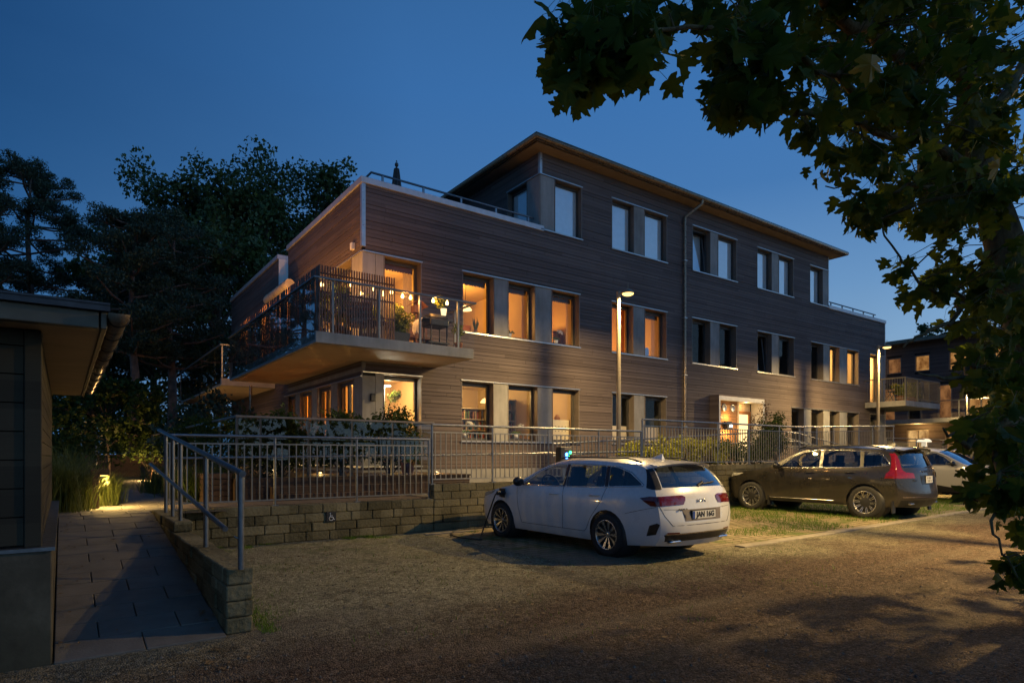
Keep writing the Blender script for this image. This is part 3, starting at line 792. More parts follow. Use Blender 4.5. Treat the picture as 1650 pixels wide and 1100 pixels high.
# curtains in the lit upper rooms
def drape(x0, x1, y, z0, z1, m, n=10, parent=B):
    mb = MB()
    for i in range(n):
        a, b = x0+(x1-x0)*i/n, x0+(x1-x0)*(i+1)/n
        mb.quad((a, y+(.04 if i % 2 else 0), z0), (b, y+(0 if i % 2 else .04), z0), (b, y+(0 if i % 2 else .04), z1), (a, y+(.04 if i % 2 else 0), z1))
    mb.build('curtain', m, parent, fix=False)
drape(11.0, 11.22, 14.75, 4.1, 6.4, M['curtain']); drape(12.72, 13.0, 14.75, 4.1, 6.4, M['curtain'])
drape(15.02, 15.3, 14.75, 4.1, 6.4, M['orange']); drape(16.62, 16.98, 14.75, 4.1, 6.4, M['curtain'])
drape(30.15, 30.5, 15.1, 4.0, 6.4, M['curtain']); drape(28.3, 28.5, 14.75, 4.5, 6.4, M['curtain'])
drape(7.15, 7.4, 14.75, 4.0, 6.4, M['curtain'])
# roman blinds rolled up at the head of the mid floor windows
mb = MB()
for a, b in ((6.42, 7.33), (8.66, 9.57), (10.15, 11.0), (11.72, 12.71), (15.72, 16.7)):
    mb.box(a, b, 14.56, 14.6, 6.10, 6.24)
    for i in range(12):
        x = a+(b-a)*(i+.2)/12; mb.box(x, x+(b-a)*.05, 14.555, 14.56, 6.07, 6.12)
mb.build('rolled_blind', M['book'][1], B)
# =============================================================== ground
def sheet(name, poly, mat, kind='structure'):
    mb = MB(); mb.add(poly, [tuple(range(len(poly)))]); o = mb.build(name, mat, fix=False); o['kind'] = kind; return o
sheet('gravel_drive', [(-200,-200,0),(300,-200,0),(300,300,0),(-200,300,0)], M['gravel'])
def terr(name, x0, x1, y0, y1, z, mat):
    mb = MB(); mb.box(x0, x1, y0, y1, -.05, z); o = mb.build(name, mat); o['kind'] = 'structure'
terr('terrace_ground', -120, 5.6, 10.45, 200, .575, M['grassground'])
terr('terrace_ground', 5.6, 11.38, 10.45, 200, .62, M['slab'])
terr('planting_bed', 11.38, 26.0, 10.45, 200, 1.02, M['soil'])
terr('terrace_ground', 26.0, 140, 10.9, 200, .60, M['grassground'])
# parking bay of grass jointed pavers with a stone edge
sheet('parking_paving', [(5.3,5.72,.004),(30,6.5,.004),(30,10.9,.004),(5.3,10.3,.004)], M['paving'])
mb = MB(); r_ = random.Random(3)
x = 8.4
while x < 30:
    L = r_.uniform(.9, 1.05); y = 5.55 + (x-5.3)*.0316
    mb.box(x, x+L-.012, y-.05, y+.13, -.05, .018+r_.uniform(0, .008)); x += L
mb.box(5.18, 6.2, 9.75, 9.87, -.05, .02)
o = mb.build('edging_stones', M['kerb'], bevel=.012); o['kind'] = 'structure'
# walkway: concrete slabs climbing between shed and stair wall, then level to the bollard
def path_z(y): return .015 + max(0, min(1, (y-5.2)/4.8))*.575
mb = MB(); r_ = random.Random(11); y = 5.18; row = 0
while y < 24:
    Lr = .36 if y < 10 else .42
    xa, xb = (-.055, 1.03) if y < 9.9 else (-.35, 2.0 if y > 10.6 else 1.03) if y < 11.6 else (.80, 1.75)
    sh = (y-11.6)*-.07 if y > 11.6 else 0
    x = xa - (.27 if row % 2 else 0)
    while x < xb:
        a, b = max(xa, x)+.003, min(xb, x+.54)-.004
        if b - a > .05:
            j = [r_.uniform(-.004, .004) for _ in range(4)]; z0, z1 = path_z(y), path_z(y+Lr)
            vs = [(a+sh, y, -.05), (b+sh, y, -.05), (b+sh, y+Lr-.013, -.05), (a+sh, y+Lr-.013, -.05), (a+sh, y, z0+j[0]), (b+sh, y, z0+j[1]), (b+sh, y+Lr-.013, z1+j[2]), (a+sh, y+Lr-.013, z1+j[3])]
            mb.add(vs, [(0,3,2,1),(4,5,6,7),(0,1,5,4),(1,2,6,5),(2,3,7,6),(3,0,4,7)])
        x += .54
    y += Lr; row += 1
o = mb.build('paved_path', M['slab'], bevel=.006); o['kind'] = 'structure'
mb = MB(); mb.add([(-.06,5.18,-.02),(1.03,5.18,-.02),(1.03,10,.555),(-.06,10,.555)], [(0,1,2,3)]); mb.add([(-.4,10,.577),(2,10,.577),(2,24,.577),(-1.5,24,.577)], [(0,1,2,3)])
o = mb.build('path_bedding', M['soil'], fix=False); o['kind'] = 'structure'
mb = MB(); r_ = random.Random(5)
for i in range(24):
    for j in range(3):
        x = 1.3+i*.42; y = 10.52+j*.36
        mb.box(x+.004, x+.412, y+.004, y+.352, .5, .60+.05*max(0, x-5.2)/6+r_.uniform(0, .004))
o = mb.build('ramp_paving', simple('reddish ramp slab', (.10,.075,.06), .85, var=.2, scale=4, bump=.3, world=True), bevel=.005); o['kind'] = 'structure'

# =============================================================== stone walls
def blocks(mb, axis, a0, a1, c0, c1, z0, courses, ch, L=.40, seed=1):
    r = random.Random(seed)
    for k in range(courses):
        a = a0 - (L*.5 if k % 2 else 0) - r.uniform(0, .06)
        while a < a1:
            l = L + r.uniform(-.05, .05); lo, hi = max(a0, a)+.003, min(a1, a+l)-.003
            if hi - lo > .03:
                f = c0 + r.uniform(-.012, .008); za, zb = z0+k*ch+.002, z0+(k+1)*ch-.003
                if axis == 'x': mb.box(lo, hi, f, c1, za, zb)
                else: mb.box(f, c1+r.uniform(-.01, .006), lo, hi, za, zb)
            a += l
mb = MB()
blocks(mb, 'x', 1.25, 5.60, 10.25, 10.50, 0, 4, .15, seed=1)
blocks(mb, 'x', 5.60, 11.37, 10.25, 10.50, 0, 6, .145, seed=2)
blocks(mb, 'x', 11.37, 26.0, 10.25, 10.50, 0, 8, .145, seed=3)
o = mb.build('retaining_wall', M['stone'], bevel=.018, loc=(8, 10.3, 0))
tag(o, 'long stepped retaining wall of split concrete blocks under the picket railings', 'wall')
mb = MB()
blocks(mb, 'y', 5.23, 10.2, 1.03, 1.235, 0, 4, .128, L=.33, seed=4)
blocks(mb, 'y', 8.13, 10.2, 1.03, 1.235, .512, 1, .12, L=.36, seed=5)
o = mb.build('path_wall', M['stone'], bevel=.014, loc=(1.13, 7, 0))
tag(o, 'low stepped block wall beside the paved path carrying two sloping handrails', 'wall')
# wheelchair sign on the wall
c = on_y(533.5, 832, 10.225)
t = thing('parking_sign', 'small black wheelchair symbol plate fixed to the retaining wall', 'sign', c)
mb = MB(); mb.box(c.x-.085, c.x+.085, c.y-.012, c.y+.02, c.z-.085, c.z+.085); mb.build('plate', M['black'], t, bevel=.006)
mb = MB(); y = c.y-.016
def S(u, v): return (c.x+u, y, c.z+v)
mb.tube([S(.02+.036*math.cos(a)-.022, -.024+.036*math.sin(a)) for a in [R(100+i*22) for i in range(13)]], .0055, 5)
mb.tube([S(-.018, .042), S(-.014, -.004), S(.026, -.006), S(.044, -.046), S(.056, -.042)], .0065, 5)
mb.tube([S(-.016, .018), S(.020, .016)], .005, 5); mb.sphere(S(-.020, .058), .010, 8)
mb.build('wheelchair_symbol', M['signw'], t)

# =============================================================== railings
def fence(label, x0, x1, y, posts, ztop, zp1, zp0, zbase, hand=None, zfun=None):
    t = thing('picket_railing', label, 'railing', ((x0+x1)/2, y, zbase))
    zf = zfun or (lambda x: 0.0)
    mb = MB(); n = 8
    xs = [x0+(x1-x0)*i/n for i in range(n+1)]
    mb.tube([(x, y, ztop+zf(x)) for x in xs], .024, 10); mb.build('top_rail', M['galv'], t)
    for px in posts:
        mb = MB(); mb.tube([(px, y, zbase+zf(px)*.6), (px, y, ztop+zf(px)-.015)], .021, 8); mb.box(px-.05, px+.05, y-.05, y+.05, zbase-.02+zf(px)*.6, zbase+.008+zf(px)*.6)
        mb.build('post', M['galv'], t)
    mb = MB(); x = x0+.07
    while x < x1-.04:
        if min(abs(x-p) for p in posts) > .04:
            mb.box(x-.008, x+.008, y-.008, y+.008, zp0+zf(x), zp1+zf(x))
        x += .115
    for a, b in zip(xs, xs[1:]):
        for zz in (zp0, zp1):
            za, zb = zz+zf(a), zz+zf(b)
            mb.add([(a,y-.012,za-.011),(b,y-.012,zb-.011),(b,y+.012,zb-.011),(a,y+.012,za-.011),(a,y-.012,za+.011),(b,y-.012,zb+.011),(b,y+.012,zb+.011),(a,y+.012,za+.011)],
                   [(0,3,2,1),(4,5,6,7),(0,1,5,4),(1,2,6,5),(2,3,7,6),(3,0,4,7)])
    mb.build('pickets', M['pickets'], t)
    if hand:
        mb = MB(); mb.tube([(x0, y+.08, hand[0]), (x1, y+.08, hand[1])], .019, 8)
        for px in posts: mb.tube([(px, y, hand[0]+(hand[1]-hand[0])*(px-x0)/(x1-x0)-.05), (px, y+.07, hand[0]+(hand[1]-hand[0])*(px-x0)/(x1-x0)-.03)], .008, 5)
        mb.build('inner_handrail', M['galv'], t)
    return t
fence('galvanised picket railing on the low left end of the block wall, before the timber deck', 1.2, 5.56, 10.38, [1.32, 2.77, 4.15, 5.56], 1.705, 1.585, .69, .60, (1.36, 1.41))
fence('galvanised picket railing on the middle wall step behind the white car', 5.63, 11.35, 10.38, [5.63, 7.0, 8.45, 9.93, 11.33], 1.985, 1.845, .955, .87, (1.41, 1.50))
fence('long picket railing on the highest wall step above the dark car', 11.38, 24.9, 10.38, [11.38, 12.85, 14.34, 15.77, 17.31, 18.44, 19.43, 20.51, 22.2, 23.2, 24.85], 2.28, 2.13, 1.235, 1.16, None, lambda x: .21*max(0, x-18.44)/6.4)
# sloping handrails on the path wall
t = thing('path_handrail', 'pair of sloping tube handrails on the low wall beside the paved path', 'railing', (1.13, 7.5, .5))
zt = lambda y: 1.26+(y-5.16)*.0995
mb = MB(); mb.tube([(1.13, 5.14, zt(5.14)), (1.13, 10.36, zt(10.3))], .026, 12); mb.build('top_rail', M['galv'], t)
mb = MB(); mb.tube([(1.06, 5.42, .81), (1.06, 10.75, 1.275)], .022, 12); mb.build('lower_rail', M['galv'], t)
for y, zb in ((5.2, .51), (6.68, .51), (8.3, .63), (8.95, .63), (9.6, .63)):
    mb = MB(); mb.tube([(1.13, y, zb), (1.13, y, zt(y)-.01)], .024, 10); mb.tube([(1.13, y, .81+(y-5.42)*.0872-.05), (1.08, y, .81+(y-5.42)*.0872-.02)], .009, 6); mb.build('post', M['galv'], t)
# inner ramp up to the entrance
mb = MB(); mb.prism([(9.3, .6), (19.0, 1.18), (22.3, 1.18), (22.3, .5), (9.3, .5)], 'y', 11.75, 13.4); o = mb.build('entrance_ramp', M['slab']); o['kind'] = 'structure'
mb = MB(); mb.box(18.0, 23.4, 13.4, 14.18, .5, 1.19); o = mb.build('entrance_step', M['slab']); o['kind'] = 'structure'
t = thing('ramp_handrail', 'bright double tube handrail of the ramp rising to the lit entrance', 'railing', (13, 11.8, .8))
zr = lambda x: 1.70+(x-9.9)*.0535
for k, dz in enumerate((0, -.30)):
    mb = MB(); mb.tube([(9.75, 11.8, zr(9.75)+dz), (18.6, 11.8, zr(18.6)+dz)], .022, 8); mb.build('rail', M['galv'], t)
for i in range(7):
    x = 10.2+i*1.4; mb = MB(); mb.tube([(x, 11.8, zr(x)-1.0), (x, 11.8, zr(x)-.01)], .02, 8); mb.build('post', M['galv'], t)
t = thing('step_handrail', 'pair of tube handrails dropping to the right of the entrance shrubs', 'railing', (21, 11.5, 1.1))
for k, (ya, zs) in enumerate(((11.5, 0), (12.6, .03))):
    for dz in (0, -.3):
        mb = MB(); mb.tube([(19.6, ya, 2.18+zs+dz), (20.2, ya, 2.18+zs+dz), (23.6, ya, 1.75+zs+dz)], .02, 8); mb.build('rail', M['galv'], t)
    for x in (20.2, 22.0, 23.4):
        mb = MB(); mb.tube([(x, ya, 1.0), (x, ya, 2.18+zs-max(0, x-20.2)*.1265-.01)], .018, 8); mb.build('post', M['galv'], t)

# =============================================================== timber deck with glass guard
t = thing('timber_deck', 'raised timber deck with stepped board sides at the left corner of the building', 'deck', (4.4, 12.5, .6))
mb = MB()
def face_boards(mb, x0, x1, y, z0, n, ph, d=.03):
    for i in range(n): mb.box(x0, x1, y-d+(.004 if i % 2 else 0), y, z0+i*ph+.005, z0+(i+1)*ph)
face_boards(mb, 2.45, 7.2, 11.6, .58, 3, .13)
for i in range(22): mb.box(2.42, 2.45, 11.6+i*.75, 11.6+i*.75+.745, .58, .97)
mb.build('side_boards', M['deckwood'], t)
mb = MB(); y = 11.58
while y < YF-.05:
    mb.box(2.42, 7.25, y, min(YF-.06, y+.118), .971, 1.0); y += .123
x = 2.42
while x < XF0-.15: mb.box(x, x+.118, YF-.05, 28, .971, 1.0); x += .123
mb.build('deck_boards', M['deckwood'], t)
mb = MB()
for k in range(2): mb.box(3.0, 5.4, 11.28-.0*k+.16*k, 11.57, .585+.13*k+.002, .585+.13*(k+1))
mb.build('step', M['deckwood'], t, bevel=.01)
mb = MB(); 
for k in range(5): mb.box(1.95, 2.40, 11.75, 12.9, .60+.1*k, .69+.1*k)
mb.build('planter_boards', M['deckwood'], t)
t = thing('deck_guard', 'smoked glass guard with flat metal rail around the timber deck', 'railing', (4.4, 11.63, 1.0))
mb = MB(); mb.box(2.43, 6.36, 11.61, 11.67, 2.07, 2.11); mb.box(2.43, 2.49, 11.672, 27, 2.07, 2.11); mb.box(6.30, 6.36, 11.672, 14.1, 2.07, 2.11); mb.build('flat_rail', M['reveal'], t, bevel=.008)
px = [2.46, 2.85, 3.7, 4.55, 5.4, 6.33]
for a, b in zip(px, px[1:]):
    mb = MB(); mb.quad((a+.02, 11.60, .92), (b-.02, 11.60, .92), (b-.02, 11.60, 2.06), (a+.02, 11.60, 2.06)); mb.build('glass_panel', M['deckglass'], t)
for x in px:
    mb = MB(); mb.box(x-.02, x+.02, 11.62, 11.66, .75, 2.07); mb.build('post', M['frame'], t)
for i in range(11):
    y = 11.7+i*1.4; mb = MB(); mb.quad((2.42, y, .92), (2.42, y+1.37, .92), (2.42, y+1.37, 2.06), (2.42, y, 2.06)); mb.build('glass_panel', M['deckglass'], t)
    mb = MB(); mb.box(2.44, 2.48, y+1.37, y+1.40, .75, 2.07); mb.build('post', M['galv'], t)

# =============================================================== shed at the left edge
S_ = thing('garden_shed', 'dark wooden shed with concrete base and gutter at the left edge', 'shed', (-.12, 5.27, 0))
shedwood = boards('shed cladding', (.034,.029,.019), (.062,.053,.034), pitch=.19, rough=.8)
mb = MB(); z = .80
while z < 2.24:
    mb.box(-4, -.215, 5.262+(.004 if int(z*10) % 2 else 0), 5.32, z+.006, min(2.24, z+.188)); z += .19
z = .80
while z < 2.24:
    mb.box(-.18, -.125, 5.42, 10.5, z+.005, min(2.24, z+.098)); z += .10
mb.build('wall_boards', shedwood, S_)
mb = MB(); mb.box(-4, -.19, 5.32, 10.4, .7, 2.24); mb.build('wall', M['backing'], S_)
mb = MB(); mb.box(-.212, -.118, 5.250, 5.42, .79, 2.24); mb.build('corner_post', shedwood, S_, bevel=.006)
mb = MB(); mb.box(-4, -.062, 5.19, 10.5, -.05, .765); mb.build('plinth', M['moss'], S_, bevel=.01)
mb = MB(); mb.box(-4, -.045, 5.175, 10.5, .766, .79); mb.build('flashing', M['galv'], S_)
mb = MB(); mb.box(-4, .20, 4.99, 10.7, 2.245, 2.262); mb.build('soffit', simple('shed soffit board', (.48,.36,.22), .7, var=.12, world=True, scale=3), S_)
mb = MB(); mb.box(-4, .19, 4.90, 4.985, 2.235, 2.345); mb.box(.20, .235, 4.90, 10.72, 2.235, 2.345); mb.build('fascia', simple('painted fascia', (.11,.09,.055), .55, var=.2, world=True), S_, bevel=.006)
mb = MB(); mb.box(-4, .25, 4.86, 10.75, 2.348, 2.385); mb.box(-4, .25, 4.85, 4.905, 2.386, 2.40)
rf = mb.build('roof', M['roof'], S_)
mb = MB(); n = 10
prof = [(math.cos(R(180+i*18)), math.sin(R(180+i*18))) for i in range(11)]
def halfpipe(mb, cx, cz, r, y0, y1):
    vs = [(cx+r*a, y, cz+r*b) for y in (y0, y1) for a, b in prof]; vs += [(cx+(r-.006)*a, y, cz+(r-.006)*b) for y in (y0, y1) for a, b in prof]
    fs = [(i, i+1, i+12, i+11) for i in range(10)] + [(22+i+1, 22+i, 22+i+11, 22+i+12) for i in range(10)]
    fs += [tuple(range(11)), tuple(range(11, 22))]
    mb.add(vs, fs, 0, True)
halfpipe(mb, .30, 2.335, .062, 4.84, 10.76)
mb.build('gutter', M['gutter'], S_)
for i in range(10):
    y = 4.98+i*.62; mb = MB(); mb.tube([(.30+.065*a, y, 2.335+.065*b) for a, b in prof], .006, 5); mb.build('gutter_bracket', M['black'], S_)

# =============================================================== street lamps
def street_lamp(x, y, zb, label, ztop=5.55, power=420, reach=.32, light=True):
    t = thing('street_lamp', label, 'street lamp', (x, y, zb), 'street lamps along the parking')
    mb = MB(); mb.tube([(x, y, zb-.3), (x, y, 2.2), (x, y, ztop)], [.062, .058, .05], 14); mb.build('pole', M['post'], t)
    mb = MB(); mb.tube([(x, y, ztop-.06), (x, y-reach+.05, ztop-.03)], .022, 8); mb.build('arm', M['post'], t)
    c = (x, y-reach, ztop-.10)
    mb = MB(); mb.lathe([(0, .09), (.05, .09), (.10, .06), (.145, .02), (.15, -.015), (.142, -.015), (.138, .0), (0, .0)], c, 20); mb.tube([(c[0], c[1], c[2]+.08), (c[0], c[1], c[2]+.26)], .008, 6)
    hd = mb.build('lamp_head', M['post'], t)
    mb = MB(); mb.lathe([(0, -.070), (.08, -.062), (.13, -.040), (.145, -.012)], c, 20); mb.build('lens', M['lampdisc'], hd)
    l = bpy.data.lights.new('street lamp light', 'AREA'); l.shape = 'DISK'; l.size = .13; l.energy = power; l.color = (1, .67, .25)
    o = bpy.data.objects.new('street lamp light', l); o.location = (c[0], c[1], c[2]-.075); COL.objects.link(o)
    return t
L1 = street_lamp(11.41, 11.2, 1.0, 'lit street lamp in front of the facade, standing behind the white car', power=720)
L2 = street_lamp(25.5, 11.2, .9, 'lit street lamp at the far right corner of the building beside the barred balcony', ztop=5.65, power=1150)
c = at(1557, 640, 36)
L4 = street_lamp(c.x, c.y, .5, 'distant lit street lamp seen through the maple leaves before the far building', ztop=5.1, power=300)
L3 = street_lamp(11.9, 2.3, 0, 'street lamp hidden behind the maple foliage at the right edge', ztop=5.3, power=1380, reach=.3)

# bollard light on the path
t = thing('bollard_light', 'low rusty bollard light shining on grasses beside the path', 'bollard light', (.40, 11.5, .58))
corten = simple('rusted steel', (.10,.055,.03), .8, var=.35, scale=12)
mb = MB(); mb.box(.335, .445, 11.445, 11.555, .58, 1.10); mb.box(.335, .58, 11.445, 11.555, 1.10, 1.19); mb.build('post', corten, t, bevel=.006)
mb = MB(); mb.box(.46, .56, 11.47, 11.53, 1.085, 1.098); mb.build('lamp', M['lampdisc'], t)
l = bpy.data.lights.new('bollard light beam', 'AREA'); l.energy = 75; l.color = (1, .62, .18); l.size = .08
o = bpy.data.objects.new('bollard light beam', l); o.location = (.53, 11.50, 1.08); o.rotation_euler = (R(6), R(-28), 0); COL.objects.link(o)

# small round lights let into the deck, last one added to brighten second balcony
for i, (x, y, z, e, lb) in enumerate(((6.9, 12.5, 1.0, 12, 'tiny bright deck light at the right end of the deck, below the corner window'), (4.5, 13.3, 1.0, 26, 'tiny deck light under the corner of the balcony'), (4.5, 17.0, 1.0, 26, 'tiny deck light under the left side of the balcony'), (4.6, 23.2, 1.0, 90, 'tiny deck light under the second balcony'), (2.2, 24.0, .6, 240, 'added ground light left of the second balcony, brightening its outer face'))):
    t = thing('deck_light', lb, 'deck light', (x, y, z))
    mb = MB(); mb.lathe([(.05, 0), (.05, .03), (.03, .035), (.03, .03), (0, .03)], (x, y, z+.001), 12); mb.build('housing', M['galv'], t)
    mb = MB(); mb.lathe([(.029, .036), (0, .037)], (x, y, z+.001), 12); mb.build('lens', M['numlit'], t)
    lamp(x, y, z+.09, e*.8, (1, .58, .2), .03, 'deck light glow')

# =============================================================== charging box, cable
t = thing('charging_box', 'dark charging box with glowing blue and green lights behind the white car', 'charger', (8.6, 10.0, 0))
mb = MB(); mb.box(8.46, 8.77, 9.98, 10.16, 1.15, 1.585); bx = mb.build('housing', M['black'], t, bevel=.02)
mb = MB(); mb.box(8.56, 8.76, 9.972, 9.982, 1.52, 1.575); mb.build('front_plate', M['reveal'], bx)
mb = MB(); mb.box(8.57, 8.66, 10.05, 10.12, 0, 1.15); mb.build('stand', M['galv'], t)
mb = MB(); mb.lathe([(0, 0), (.036, 0)], (8.615, 9.968, 1.43), 12, axis='y'); mb.box(8.59, 8.64, 9.966, 9.972, 1.34, 1.40); mb.build('blue_light', M['ledblue'], bx)
mb = MB(); mb.lathe([(0, 0), (.034, 0)], (8.715, 9.968, 1.47), 12, axis='y'); mb.lathe([(0, 0), (.02, 0)], (8.675, 9.968, 1.38), 10, axis='y'); mb.build('green_light', M['ledgreen'], bx)

# =============================================================== folded parasol on the roof terrace
t = thing('folded_parasol', 'dark folded parasol standing on the roof terrace at the left', 'parasol', (7.56, 16, 7.08))
mb = MB(); mb.tube([(7.56, 16, 7.08), (7.56, 16, 9.55)], .025, 8); mb.build('pole', M['frame'], t)
mb = MB(); n = 16
for i in range(n):
    a0, a1 = 2*math.pi*i/n, 2*math.pi*(i+1)/n
    f0, f1 = (1 if i % 2 else .72), (.72 if i % 2 else 1)
    ring = lambda r, z: [(7.56+r*f0*math.cos(a0), 16+r*f0*math.sin(a0), z), (7.56+r*f1*math.cos(a1), 16+r*f1*math.sin(a1), z)]
    p = [ring(.17, 8.2), ring(.14, 8.9), ring(.075, 9.42), ring(.02, 9.44)]
    for q, s in zip(p, p[1:]): mb.quad(q[0], q[1], s[1], s[0])
mb.build('canopy', simple('dark grey parasol cloth', (.06,.055,.055), .9, var=.2), t)
mb = MB(); mb.sphere((7.56, 16, 9.53), .055, 10, sq=(1, 1, 1.2)); mb.sphere((7.56, 16, 9.63), .022, 8); mb.build('finial', M['frame'], t)
# =============================================================== things on the corner balcony
BZ = 3.905
t = thing('slat_screen', 'tall red brown slatted wooden screen inside the glass of the corner balcony', 'screen', (4.3, 12.55, BZ))
mb = MB(); x = 4.20
while x < 5.86: mb.box(x, x+.026, 12.50, 12.53, BZ+.02, 5.27); x += .0565
mb.build('front_slats', M['slat'], t)
mb = MB()
for z in (4.35, 4.72, 5.10): mb.box(4.2, 5.86, 12.532, 12.555, z, z+.035)
mb.build('front_battens', M['slat'], t)
mb = MB(); y = 12.56; r_ = random.Random(2)
while y < 20.1:
    w = r_.uniform(.11, .15); mb.box(4.20, 4.225, y, y+w, BZ+.02, 5.27); y += w+r_.uniform(.008, .06)
mb.build('side_boards', M['slat'], t)
mb = MB()
for z in (4.3, 5.0): mb.box(4.23, 4.26, 12.56, 20.1, z, z+.05)
mb.build('side_battens', M['slat'], t)
# string of bulbs
t = thing('string_lights', 'string of warm glowing bulbs hung along the balcony rail and screen', 'string lights', (6, 13, 5.1))
pts = []
for u, v, y in ((518.7,458.7,12.62),(535.8,464,12.75),(565,458.7,12.62),(582.6,473,13.0),(600.8,465.5,12.65),(617,474,12.9),(630.7,471,12.66),(648.5,477.7,12.7),(661.5,480,12.75),(698,485,12.6),(720.3,488.7,12.6)):
    pts.append(on_y(u, v, y))
mb = MB(); line = []
for a, b in zip(pts, pts[1:]):
    for k in range(5):
        f = k/5; p = a.lerp(b, f); p.z += .07 - .10*4*f*(1-f)*.6; line.append(p)
line.append(pts[-1]+Vector((0,0,.07))); line.append(Vector((7.75, 13.4, 4.98)))
mb.tube(line, .005, 5); mb.build('cable', M['black'], t)
for p in pts:
    mb = MB(); mb.lathe([(0, -.042), (.028, -.030), (.037, 0), (.029, .028), (.013, .050), (.013, .07)], p, 10); mb.build('bulb', M['bulb'], t)
side = [Vector((4.32, 12.9+i*1.0, 5.0-.02*(i % 2))) for i in range(7)]
for p in side:
    mb = MB(); mb.lathe([(0, -.042), (.028, -.030), (.037, 0), (.029, .028), (.013, .050), (.013, .07)], p, 10); mb.build('bulb', M['bulb'], t)
mb = MB(); mb.tube([side[0]+Vector((0,-.3,.09))]+[p+Vector((0,0,.07)) for p in side], .005, 5); mb.build('cable', M['black'], t)
for p, e in ((Vector((4.75, 12.95, 4.93)), 30), (Vector((5.5, 13.1, 4.93)), 30), (Vector((6.25, 12.78, 4.9)), 28), (Vector((7.0, 12.75, 4.92)), 20), (Vector((4.62, 14.4, 5.2)), 110), (Vector((4.62, 16.2, 5.2)), 120), (Vector((4.62, 18.2, 5.2)), 100)):
    lamp(p.x, p.y, p.z, e, (1, .42, .085), .04, 'string lights glow')

# ---------------------------------------------------------------- foliage helpers
def leaves(name, centers, n, size, mat, parent, seed=1, aspect=.6, down=.0, narrow=False, normal_up=.0, fix=False):
    """many small leaf faces inside the given ellipsoids [(centre, (rx, ry, rz)), ...]"""
    g = np.random.default_rng(seed)
    C_ = np.array([tuple(c) for c, _ in centers]); Rr = np.array([r for _, r in centers])
    vol = (Rr.prod(1))**(2/3); idx = g.choice(len(C_), n, p=vol/vol.sum())
    d = g.normal(size=(n, 3)); d /= np.linalg.norm(d, axis=1)[:, None]
    rad = g.random(n)**(1/2.2)
    P = C_[idx] + d*Rr[idx]*rad[:, None]
    t1 = g.normal(size=(n, 3)); t1[:, 2] -= down; t1 /= np.linalg.norm(t1, axis=1)[:, None]
    t2 = g.normal(size=(n, 3)); 
    if normal_up: t2[:, 2] *= (1-normal_up)
    t2 -= t1*(t1*t2).sum(1)[:, None]; t2 /= np.linalg.norm(t2, axis=1)[:, None]
    s = size*(.6+.8*g.random(n))[:, None]
    w = s*aspect*.5
    nrm = np.cross(t1, t2)*s*.12
    if narrow:
        V = np.stack([P - t2*w, P + t2*w, P + t1*s], 1); k = 3
    else:
        V = np.stack([P, P + t1*s*.45 + t2*w + nrm, P + t1*s, P + t1*s*.45 - t2*w + nrm], 1); k = 4
    org = ORG.get(parent.name, Vector((0,0,0))) if parent else Vector((0,0,0))
    V = V.reshape(-1, 3) - np.array(tuple(org))
    me = bpy.data.meshes.new(name); me.vertices.add(len(V)); me.vertices.foreach_set('co', V.ravel())
    me.loops.add(n*k); me.loops.foreach_set('vertex_index', np.arange(n*k)); me.polygons.add(n)
    me.polygons.foreach_set('loop_start', np.arange(0, n*k, k)); me.polygons.foreach_set('loop_total', np.full(n, k))
    me.update(); me.validate(); me.materials.append(mat)
    o = bpy.data.objects.new(name, me); COL.objects.link(o)
    if parent: o.parent = parent
    ORG[o.name] = org
    return o
def clump(c, rx, ry, rz, k, seed, sub=.45):
    """a bumpy mass made of k smaller ellipsoids"""
    r = random.Random(seed); out = []
    for i in range(k):
        a, e = r.uniform(0, 2*math.pi), math.asin(r.uniform(-.9, 1)); q = r.uniform(.35, .85)
        p = Vector(c) + Vector((rx*q*math.cos(a)*math.cos(e), ry*q*math.sin(a)*math.cos(e), rz*q*math.sin(e)))
        s = r.uniform(.7, 1.2)*sub
        out.append((p, (rx*s, ry*s, rz*s)))
    return out
def potted(name, label, x, y, z, pr, ph, rx, rz, mat, potmat, seed, n=420, size=.06, cat='potted plant', stem=.2, square=False):
    t = thing(name, label, cat, (x, y, z))
    mb = MB()
    if square:
        mb.add([(x+sx*pr*f, y+sy*pr*f, zz) for f, zz in ((.82, z), (1, z+ph), (.88, z+ph), (.86, z+ph-.04)) for sx, sy in ((-1,-1),(1,-1),(1,1),(-1,1))],
               [(i*4+k, i*4+(k+1) % 4, i*4+4+(k+1) % 4, i*4+4+k) for i in range(3) for k in range(4)] + [(3,2,1,0), (12,13,14,15)])
    else: mb.lathe([(0, 0), (pr*.75, 0), (pr, ph), (pr*1.05, ph), (pr*.9, ph-.02), (0, ph-.04)], (x, y, z), 16)
    mb.build('pot', potmat, t)
    cz = z+ph+stem+rz*.75; r = random.Random(seed); mb = MB()
    cl = clump((x, y, cz), rx, rx, rz, 12, seed)
    for p, _ in cl[:8]: mb.tube([(x+r.uniform(-.03, .03), y, z+ph-.03), ((x+p.x)/2, (y+p.y)/2, z+ph+stem+.3*(p.z-z-ph-stem)), tuple(p)], [.012, .009, .004], 5)
    mb.build('stems', M['stem'], t)
    leaves('foliage', cl, n, size, mat, t, seed, .55, .2)
    return t
potted('potted_shrub', 'bushy yellow green shrub in a charcoal tub at the balcony glass', 6.0+.12, 12.85, BZ, .20, .24, .30, .36, M['herb'], M['blackpot'], 5, 1500, .075, stem=.02, square=True)
potted('potted_plant', 'leafy plant behind the left end of the slatted balcony screen', 4.75, 12.95, BZ, .15, .25, .28, .45, M['hedge'], M['terracotta'], 6, 700, .08)
potted('potted_plant', 'tall leafy plant behind the slatted screen next to the draped chair', 5.05, 13.3, BZ, .15, .25, .26, .5, M['hedge'], M['blackpot'], 7, 600, .08)
